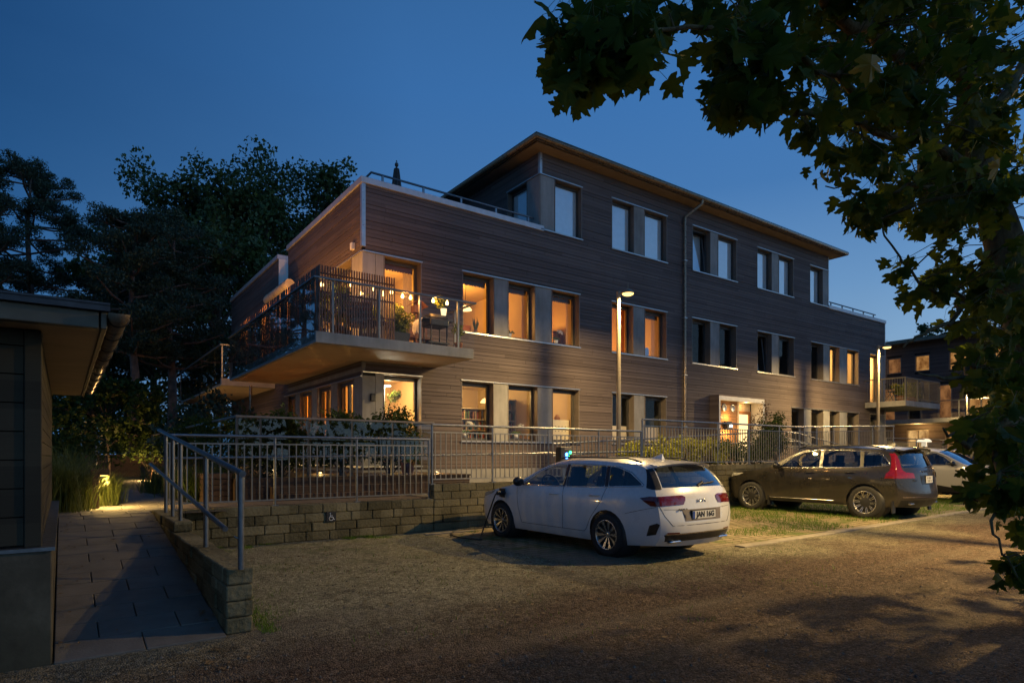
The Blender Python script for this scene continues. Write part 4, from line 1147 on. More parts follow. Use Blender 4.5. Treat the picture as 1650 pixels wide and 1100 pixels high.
potted('potted_plant', 'low bushy plant at the far left corner behind the screen slats', 4.5, 13.4, BZ, .16, .25, .3, .36, M['herb'], M['terracotta'], 15, 800, .075)
potted('potted_plant', 'round green plant between screen and facade window', 5.75, 13.6, BZ, .18, .3, .3, .4, M['herb'], M['blackpot'], 16, 800, .08)
potted('potted_plant', 'small trailing plant on the floor right of the barbecue', 7.6, 12.7, BZ, .10, .16, .14, .16, M['herb'], M['terracotta'], 17, 260, .05)
# draped lounge chair behind the screen
def garden_chair(x, y, rz, label, cushion=True):
    t = thing('garden_chair', label, 'chair', (0,0,0))
    for sx, sy in ((-1,-1),(1,-1),(1,1),(-1,1)):
        mb = MB(); mb.box(sx*.25-.02, sx*.25+.02, sy*.23-.02, sy*.23+.02, 0, .60 if sy < 0 else .86); mb.build('leg', M['slat'], t)
    mb = MB(); mb.box(-.27, .27, -.25, .25, .36, .40); mb.build('seat', M['slat'], t)
    mb = MB()
    for z in (.52, .64, .76): mb.box(-.23, .23, .215, .24, z, z+.07)
    mb.build('backrest', M['slat'], t)
    if cushion:
        mb = MB(); mb.box(-.25, .25, -.24, .20, .402, .50); mb.build('cushion', M['cloth'], t, bevel=.04)
        mb = MB(); mb.obox((0, .17, .74), .25, .04, .24, Matrix.Rotation(R(-12), 3, 'X')); mb.build('back_cushion', M['cloth'], t, bevel=.035)
    t.location = (x, y, BZ); t.rotation_euler = (0, 0, rz); return t
garden_chair(5.35, 13.1, R(150), 'wooden chair with thick white cushions seen through the screen slats')
garden_chair(4.85, 14.6, R(40), 'wooden chair with white cushions deep behind the corner of the screen')
t = thing('balcony_table', 'low dark table behind the right end of the slatted screen', 'table', (5.6, 12.95, BZ))
mb = MB(); mb.box(5.35, 5.85, 12.75, 13.3, BZ+.42, BZ+.45); mb.build('table_top', M['slat'], t, bevel=.008)
for sx, sy in ((5.39, 12.8), (5.81, 12.8), (5.81, 13.25), (5.39, 13.25)):
    mb = MB(); mb.box(sx-.02, sx+.02, sy-.02, sy+.02, BZ, BZ+.42); mb.build('leg', M['slat'], t)
c = on_y(717, 520, 12.95)
# barbecue used as a plant stand
t = thing('barbecue', 'black barbecue on legs with a white cloth hanging from its side', 'barbecue', (7.0, 12.95, BZ))
mb = MB(); mb.box(6.88, 7.38, 12.75, 13.20, BZ+.52, BZ+.70); mb.prism([(12.75, BZ+.70), (12.82, BZ+.80), (13.13, BZ+.80), (13.20, BZ+.70)], 'x', 6.88, 7.38); mb.build('body', M['black'], t, bevel=.03)
mb = MB(); mb.box(6.70, 6.875, 12.78, 13.15, BZ+.66, BZ+.69); mb.box(7.385, 7.52, 12.78, 13.15, BZ+.66, BZ+.69); mb.build('side_shelf', M['black'], t)
for x in (6.92, 7.34):
    for y in (12.8, 13.15):
        mb = MB(); mb.tube([(x, y, BZ), (x, y, BZ+.54)], .017, 8); mb.build('leg', M['black'], t)
mb = MB(); mb.box(6.86, 7.40, 12.78, 13.16, BZ+.12, BZ+.15); mb.build('rack', M['black'], t)
mb = MB(); n = 7
for i in range(n):
    a, b = 12.80+i*.05, 12.85+i*.05
    o1, o2 = (.03 if i % 2 else 0), (0 if i % 2 else .03)
    mb.quad((6.72, a, BZ+.695), (6.72, b, BZ+.695), (6.66-o2, b, BZ+.60), (6.66-o1, a, BZ+.60)); mb.quad((6.66-o1, a, BZ+.60), (6.66-o2, b, BZ+.60), (6.64-o2, b, BZ+.30+.02*i), (6.64-o1, a, BZ+.30+.02*(i % 3)))
o = mb.build('white_cloth', M['cloth'], fix=False, loc=(6.7, 12.95, BZ+.6)); tag(o, 'crumpled white cloth hanging from the side of the balcony barbecue', 'cloth')
t = thing('herb_pot', 'white pot of green herbs on the balcony barbecue, its lit look given as glow', 'potted plant', (7.28, 12.85, BZ+.80))
mb = MB(); mb.lathe([(0, 0), (.055, 0), (.075, .15), (.07, .15), (.05, .02)], (7.28, 12.85, BZ+.805), 16)
mb.build('pot', emit('white pot with lit look as glow', (1, .72, .35), 1.8), t)  # light falling on the pot is set as its own emission
leaves('foliage', clump((7.22, 12.87, BZ+1.12), .17, .14, .15, 9, 9), 420, .06, M['herb'], t, 9)
t = thing('wooden_birdhouse', 'small sloped wooden roof standing behind the balcony barbecue', 'birdhouse', (6.95, 13.6, BZ))
mb = MB(); mb.tube([(6.95, 13.6, BZ), (6.95, 13.6, BZ+.95)], .02, 6); mb.build('pole', M['slat'], t)
mb = MB(); mb.box(6.85, 7.05, 13.5, 13.7, BZ+.95, BZ+1.12); mb.build('box', M['slat'], t)
mb = MB()
mb.add([(6.72,13.42,BZ+1.10),(6.95,13.42,BZ+1.26),(6.95,13.78,BZ+1.26),(6.72,13.78,BZ+1.10),(7.18,13.42,BZ+1.10),(7.18,13.78,BZ+1.10)], [(0,1,2,3),(1,4,5,2)]); rfm = mb.build('roof', M['terracotta'], t, fix=False)
# lounger with cloths at the wall, between shrub and barbecue
t = thing('balcony_bench', 'wooden bench against the facade between the shrub and the barbecue', 'bench', (6.75, 13.7, BZ))
mb = MB(); mb.box(6.5, 7.5, 13.75, 14.1, BZ+.38, BZ+.42); mb.build('seat', M['slat'], t)
mb = MB(); mb.box(6.5, 7.5, 14.08, 14.11, BZ+.5, BZ+.78); mb.build('backrest', M['slat'], t)
for x in (6.55, 7.45):
    mb = MB(); mb.box(x-.02, x+.02, 13.77, 14.08, BZ, BZ+.38); mb.build('leg', M['slat'], t)
# striped rolled awning under the notch in the parapet
t = thing('rolled_awning', 'pale striped rolled awning fixed to the wall below the terrace notch', 'awning', (5.6, 19.6, 6.6))
a, b = Vector((5.52, 17.9, 6.22)), Vector((5.52, 20.9, 6.62))
a = Vector((5.5, 19.0, 6.55)); b = Vector((5.5, 21.5, 6.55))
mb = MB(); mb.tube([a.lerp(b, i/12) for i in range(13)], [.16 if i % 2 else .145 for i in range(13)], 14); mb.build('roll', M['canvas'], t)
for f in (.1, .9):
    p = a.lerp(b, f); mb = MB(); mb.box(p.x, XF0-.02, p.y-.04, p.y+.04, p.z-.30, p.z-.10); mb.build('bracket', M['trim'], t)

# right balcony plants and folded parasol, lounge
for i, (x, y, s, lb) in enumerate(((31.6, 12.9, .45, 'leafy pot plant left of centre behind the bars of the right balcony'), (32.6, 12.9, .55, 'larger leafy plant behind the bars in the middle of the right balcony'), (33.3, 13.0, .4, 'small pale plant near the corner post of the right balcony'))):
    potted('potted_plant', lb, x, y, 3.925, .18, .25, s*.7, s*.8, M['herb'] if i != 2 else M['hedge'], M['terracotta'], 20+i, 420, .11, stem=.05)
t = thing('balcony_chair', 'thin folding chair standing by the lit door of the right balcony', 'chair', (31.3, 13.2, 3.92))
for sx in (-.2, .2):
    mb = MB(); mb.tube([(31.3+sx, 13.0, 3.92), (31.3+sx, 13.35, 4.75)], .015, 6); mb.build('leg', M['black'], t)
    mb = MB(); mb.tube([(31.3+sx, 13.4, 3.92), (31.3+sx, 13.05, 4.38)], .015, 6); mb.build('leg', M['black'], t)
mb = MB(); mb.box(31.08, 31.52, 12.98, 13.3, 4.36, 4.39); mb.build('seat', M['black'], t)
mb = MB(); mb.box(31.08, 31.52, 13.28, 13.31, 4.5, 4.75); mb.build('backrest', M['black'], t)
t = thing('covered_parasol', 'dark covered parasol behind the right end of the barred balcony', 'parasol', (34.2, 13.1, 3.92))
mb = MB(); mb.lathe([(.0, 0), (.28, 0), (.28, .05), (.03, .06), (.03, .3)], (34.2, 13.1, 3.92), 14); mb.build('base', M['black'], t)
mb = MB(); mb.lathe([(.16, .25), (.20, .7), (.18, 1.0), (.05, 1.15), (0, 1.16)], (34.2, 13.1, 3.92), 14); mb.build('cover', M['black'], t)
# =============================================================== things seen in the lit windows
def bookshelf(x, y, z, w, h, label, seed, rows=5):
    t = thing('bookshelf', label, 'bookshelf', (x, y, z)); r = random.Random(seed)
    mb = MB(); d = .28
    mb.box(x, x+.025, y, y+d, z, z+h); mb.box(x+w-.025, x+w, y, y+d, z, z+h); mb.box(x+.025, x+w-.025, y+d-.02, y+d, z, z+h)
    for i in range(rows+1): zz = z+.03+i*(h-.06)/rows; mb.box(x+.025, x+w-.025, y+.002, y+d-.02, zz-.012, zz+.012)
    mb.build('case', M['shelf'], t)
    bk = [MB() for _ in M['book']]
    for i in range(rows):
        zz = z+.044+i*(h-.06)/rows; xx = x+.04; rh = (h-.06)/rows
        while xx < x+w-.08:
            if r.random() < .12: xx += r.uniform(.05, .15); continue
            bw = r.uniform(.018, .045); bh = rh*r.uniform(.55, .85)
            bk[r.randrange(len(bk))].box(xx, xx+bw, y+.03, y+.2, zz, zz+bh); xx += bw+.003
    for m_, b_ in zip(M['book'], bk):
        if b_.v: b_.build('books', m_, t)
    return t
bookshelf(9.75, 16.4, 1.15, 1.1, 1.75, 'white bookcase full of books behind the left ground floor window', 3)
bookshelf(10.55, 15.6, 1.15, .85, 2.0, 'tall bookcase seen in the middle ground floor window', 4, 6)
def orchid(x, y, z, label, h=.45, flower=M['petal'], seed=1, side=1):
    t = thing('orchid', label, 'orchid', (x, y, z)); r = random.Random(seed)
    mb = MB(); mb.lathe([(0, 0), (.05, 0), (.07, .12), (.06, .12), (0, .1)], (x, y, z), 14); mb.build('pot', M['white'], t)
    mb = MB()
    for i in range(5):
        a = i*1.26+r.random(); mb.tube([(x, y, z+.1), (x+.10*math.cos(a), y+.06*math.sin(a), z+.19), (x+.2*math.cos(a), y+.1*math.sin(a), z+.13)], [.014, .022, .004], 6)
    mb.build('leaves', M['stem'], t)
    for q in range(2):
        pts = [Vector((x, y, z+.1)), Vector((x+.03*side, y, z+h*.7)), Vector((x+(.10+.05*q)*side, y+.03*q, z+h)), Vector((x+(.25+.04*q)*side, y+.03*q, z+h*.92))]
        mb = MB(); mb.tube(pts, .005, 5); mb.build('stem', M['stem'], t)
        fl = MB()
        for i in range(5):
            p = pts[2].lerp(pts[3], i/4)+Vector((r.uniform(-.02,.02), r.uniform(-.04,.04), r.uniform(-.05,.02)))
            for k in range(5):
                a = k*2*math.pi/5+r.random()*.4; s = .042
                d1 = Vector((math.cos(a), r.uniform(-.3,.3), math.sin(a)))*s; d2 = Vector((math.cos(a+.5), .1, math.sin(a+.5)))*s*.75; d3 = Vector((math.cos(a-.5), .1, math.sin(a-.5)))*s*.75
                fl.quad(p, p+d3, p+d1, p+d2)
        fl.build('flowers', flower, t, fix=False)
    return t
ys = 14.62
orchid(8.95, ys, 1.9, 'white orchid on the sill of the left ground floor window', .42, seed=1)
orchid(10.7, ys, 1.9, 'white orchid in front of the bookcase in the middle ground floor window', .40, seed=2)
orchid(10.45, ys, 4.8, 'flowering orchid beside a lit candle in the middle upper window', .55, seed=3, side=-1)
orchid(12.2, ys, 4.8, 'orchid with small flowers between candles and curtain in the right upper window', .42, seed=4)
t = thing('snake_plant', 'dark pointed plant on the sill of the left upper window', 'house plant', (9.3, ys, 4.8))
mb = MB(); mb.lathe([(0, 0), (.05, 0), (.06, .09), (0, .09)], (9.3, ys, 4.8), 12); mb.build('pot', M['terracotta'], t)
mb = MB()
for i in range(6): a = i*1.05; mb.tube([(9.3+.02*math.cos(a), ys, 4.87), (9.3+.08*math.cos(a), ys+.03*math.sin(a), 5.05), (9.3+.10*math.cos(a), ys, 5.16+.02*i)], [.012, .016, .002], 5)
mb.build('leaves', M['stem'], t)
def candle(x, z, h, label):
    t = thing('candle', label, 'candle', (x, ys, z))
    mb = MB(); mb.lathe([(0, 0), (.03, 0), (.03, .012), (.012, .02), (.012, h), (0, h)], (x, ys, z), 10); mb.build('wax', M['shelf'], t)
    mb = MB(); mb.sphere((x, ys, z+h+.035), .022, 8, sq=(1,1,2)); mb.build('flame', M['flame'], t)
candle(10.32, 4.8, .40, 'lit candle in the middle upper window, left of the orchid')
candle(11.90, 4.8, .34, 'taller left candle burning in the right upper window')
candle(12.02, 4.8, .26, 'shorter right candle burning in the right upper window')
# plant under a grow lamp in the corner ground floor window
t = thing('grow_lamp', 'slim white plant lamp shining on a green tree in the corner ground window', 'lamp', (6.72, 14.9, 1.15))
mb = MB(); mb.tube([(6.72, 14.95, 1.15), (6.72, 14.95, 3.16), (6.76, 14.92, 3.2)], .016, 8); mb.build('stand', M['white'], t)
mb = MB(); mb.lathe([(0, .03), (.10, .02), (.12, 0), (.0, -.004)], (6.76, 14.9, 3.19), 16); mb.build('shade', emit('white lamp shade', (1, .95, .75), 7), t)
lamp(6.74, 14.72, 3.12, 26, (1, .93, .7), .05, 'grow lamp glow')
t = thing('house_tree', 'green house tree standing under the slim lamp in the corner window', 'house plant', (6.85, 15.0, 1.15))
mb = MB(); mb.lathe([(0, 0), (.15, 0), (.2, .35), (0, .33)], (6.85, 15.0, 1.15), 14); mb.build('pot', M['white'], t)
mb = MB(); mb.tube([(6.85, 15, 1.4), (6.8, 15.02, 2.0), (6.86, 15, 2.7)], [.02, .016, .008], 6); mb.build('trunk', M['stem'], t)
leaves('foliage', [(Vector((6.98, 14.92, 2.92)), (.18, .14, .16)), (Vector((6.62, 14.95, 2.72)), (.16, .12, .16)), (Vector((6.55, 14.95, 2.5)), (.12, .1, .14)), (Vector((7.1, 14.95, 3.0)), (.1, .1, .08))], 420, .085, M['herb'], t, 31, .5)
def picture(x, y, z, w, h, label, m):
    t = thing('picture', label, 'picture', (x, y, z))
    mb = MB(); mb.box(x-w/2, x+w/2, y-.02, y, z-h/2, z+h/2); fr = mb.build('frame', M['black'], t)
    mb = MB(); mb.box(x-w/2+.03, x+w/2-.03, y-.024, y-.021, z-h/2+.03, z+h/2-.03); mb.build('print', m, t)
picture(7.35, 17.78, 2.0, .4, .55, 'dark framed picture on the left of the back wall in the corner ground window', M['orange'])
picture(8.05, 17.6, 2.05, .30, .6, 'tall dark picture on the right of the wall in the corner ground window', M['book'][1])
# table lamp glowing behind curtains and a blue aquarium lamp
t = thing('table_lamp', 'small glowing lamp on the sill behind the street lamp pole', 'lamp', (14.25, ys, 4.8))
mb = MB(); mb.lathe([(.05, 0), (.05, .02), (.015, .04), (.015, .16)], (14.25, ys, 4.8), 12); mb.build('base', M['white'], t)
mb = MB(); mb.lathe([(.05, .16), (.075, .26), (.06, .40), (.02, .44)], (14.25, ys, 4.8), 14); mb.build('shade', emit('peach lamp shade', (1, .55, .22), 4), t)
t = thing('blue_lamp', 'small blue white glowing jar lamp in the window right of the street lamp', 'lamp', (16.25, ys, 4.8))
mb = MB(); mb.lathe([(.05, 0), (.07, .05), (.075, .22), (.05, .30), (0, .30)], (16.25, ys, 4.8), 14); mb.build('jar', emit('blue white jar', (.35, .55, 1), .22), t)
t = thing('sideboard', 'pale sideboard with holes under pictures in the right ground floor window', 'sideboard', (12.2, 15.1, 1.15))
mb = MB(); mb.box(11.6, 12.75, 14.62, 14.66, 1.15, 2.5); mb.build('perforated_panel', M['plaster'], t)
mb = MB()
for i in range(7):
    for j in range(3): mb.box(11.78+i*.13, 11.81+i*.13, 14.615, 14.619, 2.0+j*.14, 2.03+j*.14)
mb.build('holes', M['frame'], t)
for i, (x, w, h, m_, lb) in enumerate(((12.0, .16, .22, M['frame'], 'small dark ornament on the sideboard, left of the pair'), (12.35, .22, .16, M['orange'], 'small copper ornament on the sideboard, right of the pair'))):
    t = thing('ornament', lb, 'ornament', (x, 14.75, 2.5))
    mb = MB(); mb.lathe([(0, 0), (w*.3, 0), (w*.5, h*.4), (w*.2, h*.8), (w*.25, h), (0, h)], (x, 14.75, 2.5), 12); mb.build('body', m_, t)

# hanging lamps, furniture and pictures that fill the upper rooms
def pendant(x, y, z, label, r=.16, e=3.0):
    t = thing('pendant_lamp', label, 'lamp', (x, y, z))
    mb = MB(); mb.tube([(x, y, z+.1), (x, y, 6.59 if z > 4 else 3.59)], .008, 5); mb.build('cable', M['black'], t)
    mb = MB(); mb.lathe([(.03, .14), (r*.6, .10), (r, 0), (r*.94, 0), (0, .02)], (x, y, z), 16); mb.build('shade', emit('lit lamp shade', (1, .62, .22), e), t)
pendant(9.75, 15.9, 5.75, 'glowing pendant lamp in the left upper window', .2)
pendant(11.35-.45, 16.2, 5.6, 'glowing pendant lamp behind the orchid in the middle upper window', .16)
pendant(10.35, 15.7, 3.0, 'pendant lamp over the books in the left ground floor window', .18, 2.4)
picture(10.0, 18.58, 5.4, .7, .9, 'large framed picture on the back wall of the left upper room', M['book'][3])
picture(12.9, 17.58, 5.5, .5, .6, 'small framed picture at the back of the right upper room', M['book'][4])
picture(12.6, 17.38, 2.9, .45, .35, 'pale framed picture above the sideboard in the right ground floor room', M['book'][2])
def cabinet(x, y, z, w, d, h, label, m_):
    t = thing('cabinet', label, 'cabinet', (x, y, z))
    mb = MB(); mb.box(x, x+w, y, y+d, z, z+h); mb.build('body', m_, t, bevel=.01)
    for i in range(2): mb = MB(); mb.box(x+.03+i*w/2, x+w/2-.02+i*w/2, y-.018, y-.002, z+.08, z+h-.05); mb.build('door', m_, t)
cabinet(10.1, 18.1, 3.95, 1.2, .45, 1.9, 'tall wooden cabinet at the back of the middle upper room', M['porchwood'])
cabinet(12.9, 15.6, 3.95, .45, 1.2, 1.5, 'dark cabinet along the wall of the right upper room', M['slat'])
t = thing('armchair', 'dark armchair in the left upper room', 'armchair', (9.3, 15.6, 3.95))
mb = MB(); mb.box(9.0, 9.7, 15.4, 16.0, 4.1, 4.45); mb.build('seat', M['book'][1], t, bevel=.06)
mb = MB(); mb.box(9.0, 9.7, 16.0, 16.18, 4.1, 5.05); mb.build('backrest', M['book'][1], t, bevel=.06)
# =============================================================== trees beyond the building
def oak(name, label, base, H, rx, seed, n=15000, leaf=.26, trunkr=.32, group=None, mat=None, start=.30):
    t = thing(name, label, 'tree', base, group); r = random.Random(seed); b = Vector(base)
    mb = MB(); pts = [b+Vector((r.uniform(-.3,.3)*k/5, r.uniform(-.3,.3)*k/5, H*.72*k/5)) for k in range(6)]
    mb.tube(pts, [trunkr*(1-.16*k) for k in range(6)], 9); cl = []
    hz = H*(1-start)*.5; cz = b.z+H-hz
    nb = 17
    for i in range(nb+7):      # limbs fan out of the trunk, each carrying several leaf masses
        e = -.75+1.7*(i+.5)/nb if i < nb else r.uniform(.70, .97); e = min(.97, e); a = i*2.4+r.uniform(-.4,.4); q = r.uniform(.62, .92); ce = math.sqrt(1-e*e)
        tip = Vector((b.x+rx*q*ce*math.cos(a), b.y+rx*q*ce*math.sin(a), cz+hz*q*e))
        f = max(.25, min(.98, (tip.z-b.z)/(H*.72)*.72)); root = pts[0].lerp(pts[-1], f)
        mid = root.lerp(tip, .5)+Vector((r.uniform(-.3,.3), r.uniform(-.3,.3), r.uniform(-.1,.5)))
        mb.tube([root, mid, tip], [trunkr*.36, trunkr*.2, .03], 6)
        for k in range(7):
            d = Vector((r.uniform(-1,1), r.uniform(-1,1), r.uniform(-.7,.8))); c = tip+Vector((d.x*rx*.26, d.y*rx*.26, d.z*hz*.22)); s = r.uniform(.10, .185)
            cl.append((c, (rx*s, rx*s, rx*s*.72)))
            if k < 4: mb.tube([mid.lerp(tip, .6), c], [.05, .012], 4)
    mb.build('trunk', M['bark'], t); leaves('crown', cl, n, leaf, mat or M['oakleaf'], t, seed, .65, .1); return t
def pine(name, label, base, H, rx, seed, n=13000, start=.35, trunkr=.28, lean=0., group=None):
    t = thing(name, label, 'pine tree', base, group); r = random.Random(seed); b = Vector(base)
    mb = MB(); pts = [b+Vector((lean*k/5+r.uniform(-.12,.12), r.uniform(-.12,.12), H*.97*k/5)) for k in range(6)]
    mb.tube(pts, [trunkr*(1-.17*k) for k in range(6)], 9); cl = []
    def trunk_at(f):
        x = f*5/.97; i = min(4, int(x)); return pts[i].lerp(pts[i+1], x-i)
    nw = 13
    for w in range(nw):
        f = start+(1-start)*(w+.3)/nw; g_ = (f-start)/(1-start); L0 = rx*(1-.62*g_**1.8)*(.7 if w < 2 else 1)
        for k in range(4 if w < nw-3 else 3):
            a = w*1.1+k*2*math.pi/4+r.uniform(-.5,.5); L = L0*r.uniform(.5, 1.08)
            if r.random() < .16: continue
            p0 = trunk_at(min(.95, f)); tip = p0+Vector((L*math.cos(a), L*math.sin(a), L*r.uniform(.0,.32)))
            mid = p0.lerp(tip, .55)+Vector((0,0,-.06*L)); mb.tube([p0, mid, tip], [.085*(1.3-f), .05, .015], 5)
            for q in range(5):
                s = r.uniform(.45, 1.05); c = p0.lerp(tip, s)+Vector((r.gauss(0,.26), r.gauss(0,.26), .15+r.uniform(-.1,.3)))
                e = r.uniform(.34,.62)*(.6+.4*L/rx); cl.append((c, (e, e, e*.62)))
    cl += [(pts[-1]+Vector((r.gauss(0,.3), r.gauss(0,.3), r.uniform(-.3,.35))), (.45,.45,.4)) for _ in range(5)]
    mb.build('trunk', M['pinebark'], t); leaves('crown', cl, int(n*1.7), .125, M['pineleaf'], t, seed, .34, 0); return t
def gb(u, d, z=.57):
    p = at(u, 700, d); return (p.x, p.y, z)
GP, GO = 'pines at the left of the building', 'broadleaf trees behind the building'
pine('pine_tree', 'broad dark pine rising highest at the left edge above the shed roof', gb(48, 30), 15.0, 4.4, 1, 34000, .42, group=GP)
pine('pine_tree', 'pine with a bare trunk standing right of the shed roof corner', gb(216, 25), 10.6, 2.7, 3, 22000, .45, .24, group=GP)
pine('pine_tree', 'slimmer pine between the broad left pine and the oaks', gb(150, 34), 11.2, 3.0, 2, 22000, .36, group=GP)
pine('pine_tree', 'reddish trunked pine close to the left balconies', gb(276, 28), 11.5, 2.8, 5, 22000, .40, .26, group=GP)
pine('pine_tree', 'low pine seen over the shed roof at the far left', gb(-30, 27), 12.0, 3.6, 6, 22000, .35, group=GP)
oak('oak_tree', 'tall oak with the left one of two high crowns behind the pines', gb(322, 42, .5), 19.8, 6.4, 11, 15000, group=GO)
oak('oak_tree', 'tall oak with the right high crown next to the roof corner', gb(478, 44, .5), 21.2, 7.0, 12, 17000, group=GO)
oak('oak_tree', 'oak filling the gap between the two high crowns', gb(405, 40, .5), 18.4, 5.2, 13, 10000, group=GO)
oak('oak_tree', 'smaller oak sloping down behind the roof terrace corner', gb(548, 48, .5), 19.6, 5.4, 14, 9500, group=GO)
oak('oak_tree', 'oak with thin branches just left of the upper wall of the building', gb(352, 33, .5), 13.0, 4.2, 15, 8000, start=.25, group=GO)
oak('oak_tree', 'dark broadleaf tree low between the pine trunks', gb(250, 36, .5), 13.0, 4.6, 16, 12000, start=.12, group=GO)
oak('oak_tree', 'dark broadleaf tree low behind the shed roof and path', gb(120, 40, .5), 11.0, 5.0, 17, 12000, start=.10, group=GO)
oak('oak_tree', 'dark tree at the far left behind the shed', gb(20, 42, .5), 11.5, 5.0, 18, 9000, start=.10, group=GO)
oak('young_tree', 'small leafy tree lit green beyond the path', gb(175, 21), 3.6, 1.7, 19, 4200, .16, .06, mat=M['hedge'], start=.25)
oak('round_tree', 'small round tree showing above the roof of the far building', gb(1508, 62, .5), 13.8, 2.6, 20, 4000, .3, group='trees beyond the far building')
# stake and picket fence at the end of the path
p = gb(155, 19.5); t = thing('tree_stake', 'thin pale stake standing beyond the bollard', 'stake', p); mb = MB(); mb.tube([p, (p[0], p[1], 1.75)], .03, 6); mb.build('pole', M['galv'], t)
p = gb(115, 24); q = gb(228, 24); t = thing('picket_fence', 'low pale picket fence across the end of the path', 'fence', p)
P0, P1 = Vector(p), Vector(q); mb = MB()
for i in range(40):
    c = P0.lerp(P1, i/39); mb.box(c.x-.03, c.x+.03, c.y-.01, c.y+.01, .58, 1.45)
mb.build('pickets', M['deckwood'], t); mb = MB()
for z in (.8, 1.25): mb.tube([P0+Vector((0,.03,z-.57)), P1+Vector((0,.03,z-.57))], .025, 4)
mb.build('rails', M['deckwood'], t)

# ---------------------------------------------------------------- shrubs and grasses
def grass_clump(name, label, x, y, z, h, r0, n, seed, mat, lean=(0,0), group=None):
    t = thing(name, label, 'ornamental grass', (x, y, z), group); r = random.Random(seed); mb = MB()
    for i in range(n):
        a = r.uniform(0, 2*math.pi); b0 = Vector((x+r.gauss(0, r0*.35), y+r.gauss(0, r0*.35), z)); L = h*r.uniform(.55, 1.1); o = r0*r.uniform(.3, 1.2)
        d = Vector((math.cos(a)*o+lean[0], math.sin(a)*o+lean[1], 0)); w = Vector((-math.sin(a), math.cos(a), 0))*.006
        p1 = b0+d*.35+Vector((0,0,L*.6)); p2 = b0+d*1.15+Vector((0,0,L*r.uniform(.75,1.0)))
        mb.add([b0-w, b0+w, p1+w*.8, p1-w*.8, p2], [(0,1,2,3),(3,2,4)])
    mb.build('blades', mat, t, fix=False); return t
GG = 'grasses along the path'
for i, (x, y, h, r0, n, lb) in enumerate(((-.05, 11.3, .85, .5, 1200, 'tall ornamental grass left of the bollard light'), (-.55, 11.9, .95, .55, 900, 'ornamental grass close to the shed wall'), (.50, 12.4, .60, .36, 1500, 'brightly lit arching grass right behind the bollard light'), (.0, 13.2, 1.1, .55, 700, 'ornamental grass behind the bollard on the left side of the path'),
        (2.15, 12.4, .7, .5, 1100, 'ornamental grass at the right of the path, nearest the railing corner'), (2.0, 13.9, .7, .5, 900, 'ornamental grass at the right of the path, second from the railing'), (1.75, 15.8, .75, .5, 700, 'ornamental grass at the right of the path, farthest back'))):
    grass_clump('ornamental_grass', lb, x, y, .57, h, r0, n, 40+i, M['ornamental'] if i != 4 else M['hedge'], group=GG)
def shrub(name, label, x, y, z, rx, ry, h, mat, seed, n, size, group=None, k=16):
    t = thing(name, label, 'shrub', (x, y, z), group); r = random.Random(seed); mb = MB()
    cl = clump((x, y, z+h*.55), rx, ry, h*.5, k, seed, .42)
    for p, _ in cl[:10]: mb.tube([(x+r.uniform(-.08,.08), y, z), ((x+p.x)/2, (y+p.y)/2, (z+p.z)/2), tuple(p)], [.015, .01, .004], 4)
    mb.build('stems', M['bark'], t); leaves('foliage', cl, n, size, mat, t, seed, .5, .0); return t
GL = 'lit shrubs behind the long railing'
rr = random.Random(8)
for i, (x, h, lb) in enumerate(((10.6, .55, 'low yellow green shrub at the left end of the planting, below the ramp rail'), (11.9, .75, 'yellow green shrub right of the street lamp pole'), (12.9, .85, 'yellow green shrub lit under the lamp, second right of the pole'), (13.9, .95, 'tallest yellow green shrub in the middle of the lit planting'), (14.9, .85, 'yellow green shrub with brown leaves right of the tallest one'), (15.9, .8, 'darker green shrub between lit shrubs and the big bush'))):
    shrub('lit_shrub', lb, x, 11.05, 1.02 if x > 11.4 else .62, .62, .42, h, M['lime'] if i < 5 else M['hedge'], 60+i, 1500, .075, GL)
shrub('big_bush', 'large dark bush in front of the entrance, right half', 18.6, 11.25, 1.02, .85, .5, 1.75, M['hedge'], 71, 2600, .085, None, 22)
shrub('big_bush', 'dark bush in front of the entrance, left and lower', 17.3, 11.2, 1.02, .75, .45, 1.05, M['hedge'], 72, 1900, .085, None, 18)
shrub('tall_sprig', 'loose twiggy sprig with reddish leaves reaching above the railing', 18.3, 11.6, 1.4, .5, .35, 1.9, M['litter'], 73, 420, .07, None, 10)
for i, (x, y, s, lb) in enumerate(((3.4, 12.3, 1.15, 'climbing hedge behind the glass guard at its left end'), (4.6, 12.3, 1.25, 'climbing hedge in the middle of the glass guard'), (5.7, 12.4, 1.35, 'climbing hedge below the corner window, right end of the guard'), (2.75, 14.0, 1.2, 'dark hedge along the left side of the deck guard, near end'), (2.75, 17.5, 1.3, 'dark hedge along the left side of the deck guard, far end'))):
    shrub('climbing_hedge', lb, x, y, 1.0, .72, .26 if i < 3 else 1.2, s, M['hedge'], 80+i, 6500, .08, 'hedges on the timber deck', 44)
shrub('dark_conifer', 'small dark conifer under the second balcony', 3.6, 21.0, .6, 1.3, 1.3, 2.6, M['pineleaf'], 90, 3200, .16, None, 20)
for i, (u, d, lb) in enumerate(((290, 33, 'dark undergrowth left of the lower balconies'), (180, 33, 'dark undergrowth behind the path lamp'), (70, 31, 'dark undergrowth behind the shed'), (235, 40, 'dark undergrowth far back between the trunks'), (130, 44, 'dark undergrowth far back beyond the picket fence'), (340, 40, 'dark undergrowth far back behind the lower balcony'), (100, 17, 'dark bush against the shed side at the back'), (250, 22, 'dark bush right of the path near the deck'), (200, 26, 'dark low bush at the end of the path'))):
    p = gb(u, d); shrub('dark_bush', lb, p[0], p[1], .57, 1.3 if i > 5 else 3.6, 1.1 if i > 5 else 2.6, 1.9 if i > 5 else 4.6, M['hedge'], 95+i, 2600, .12 if i > 5 else .2, None, 18)
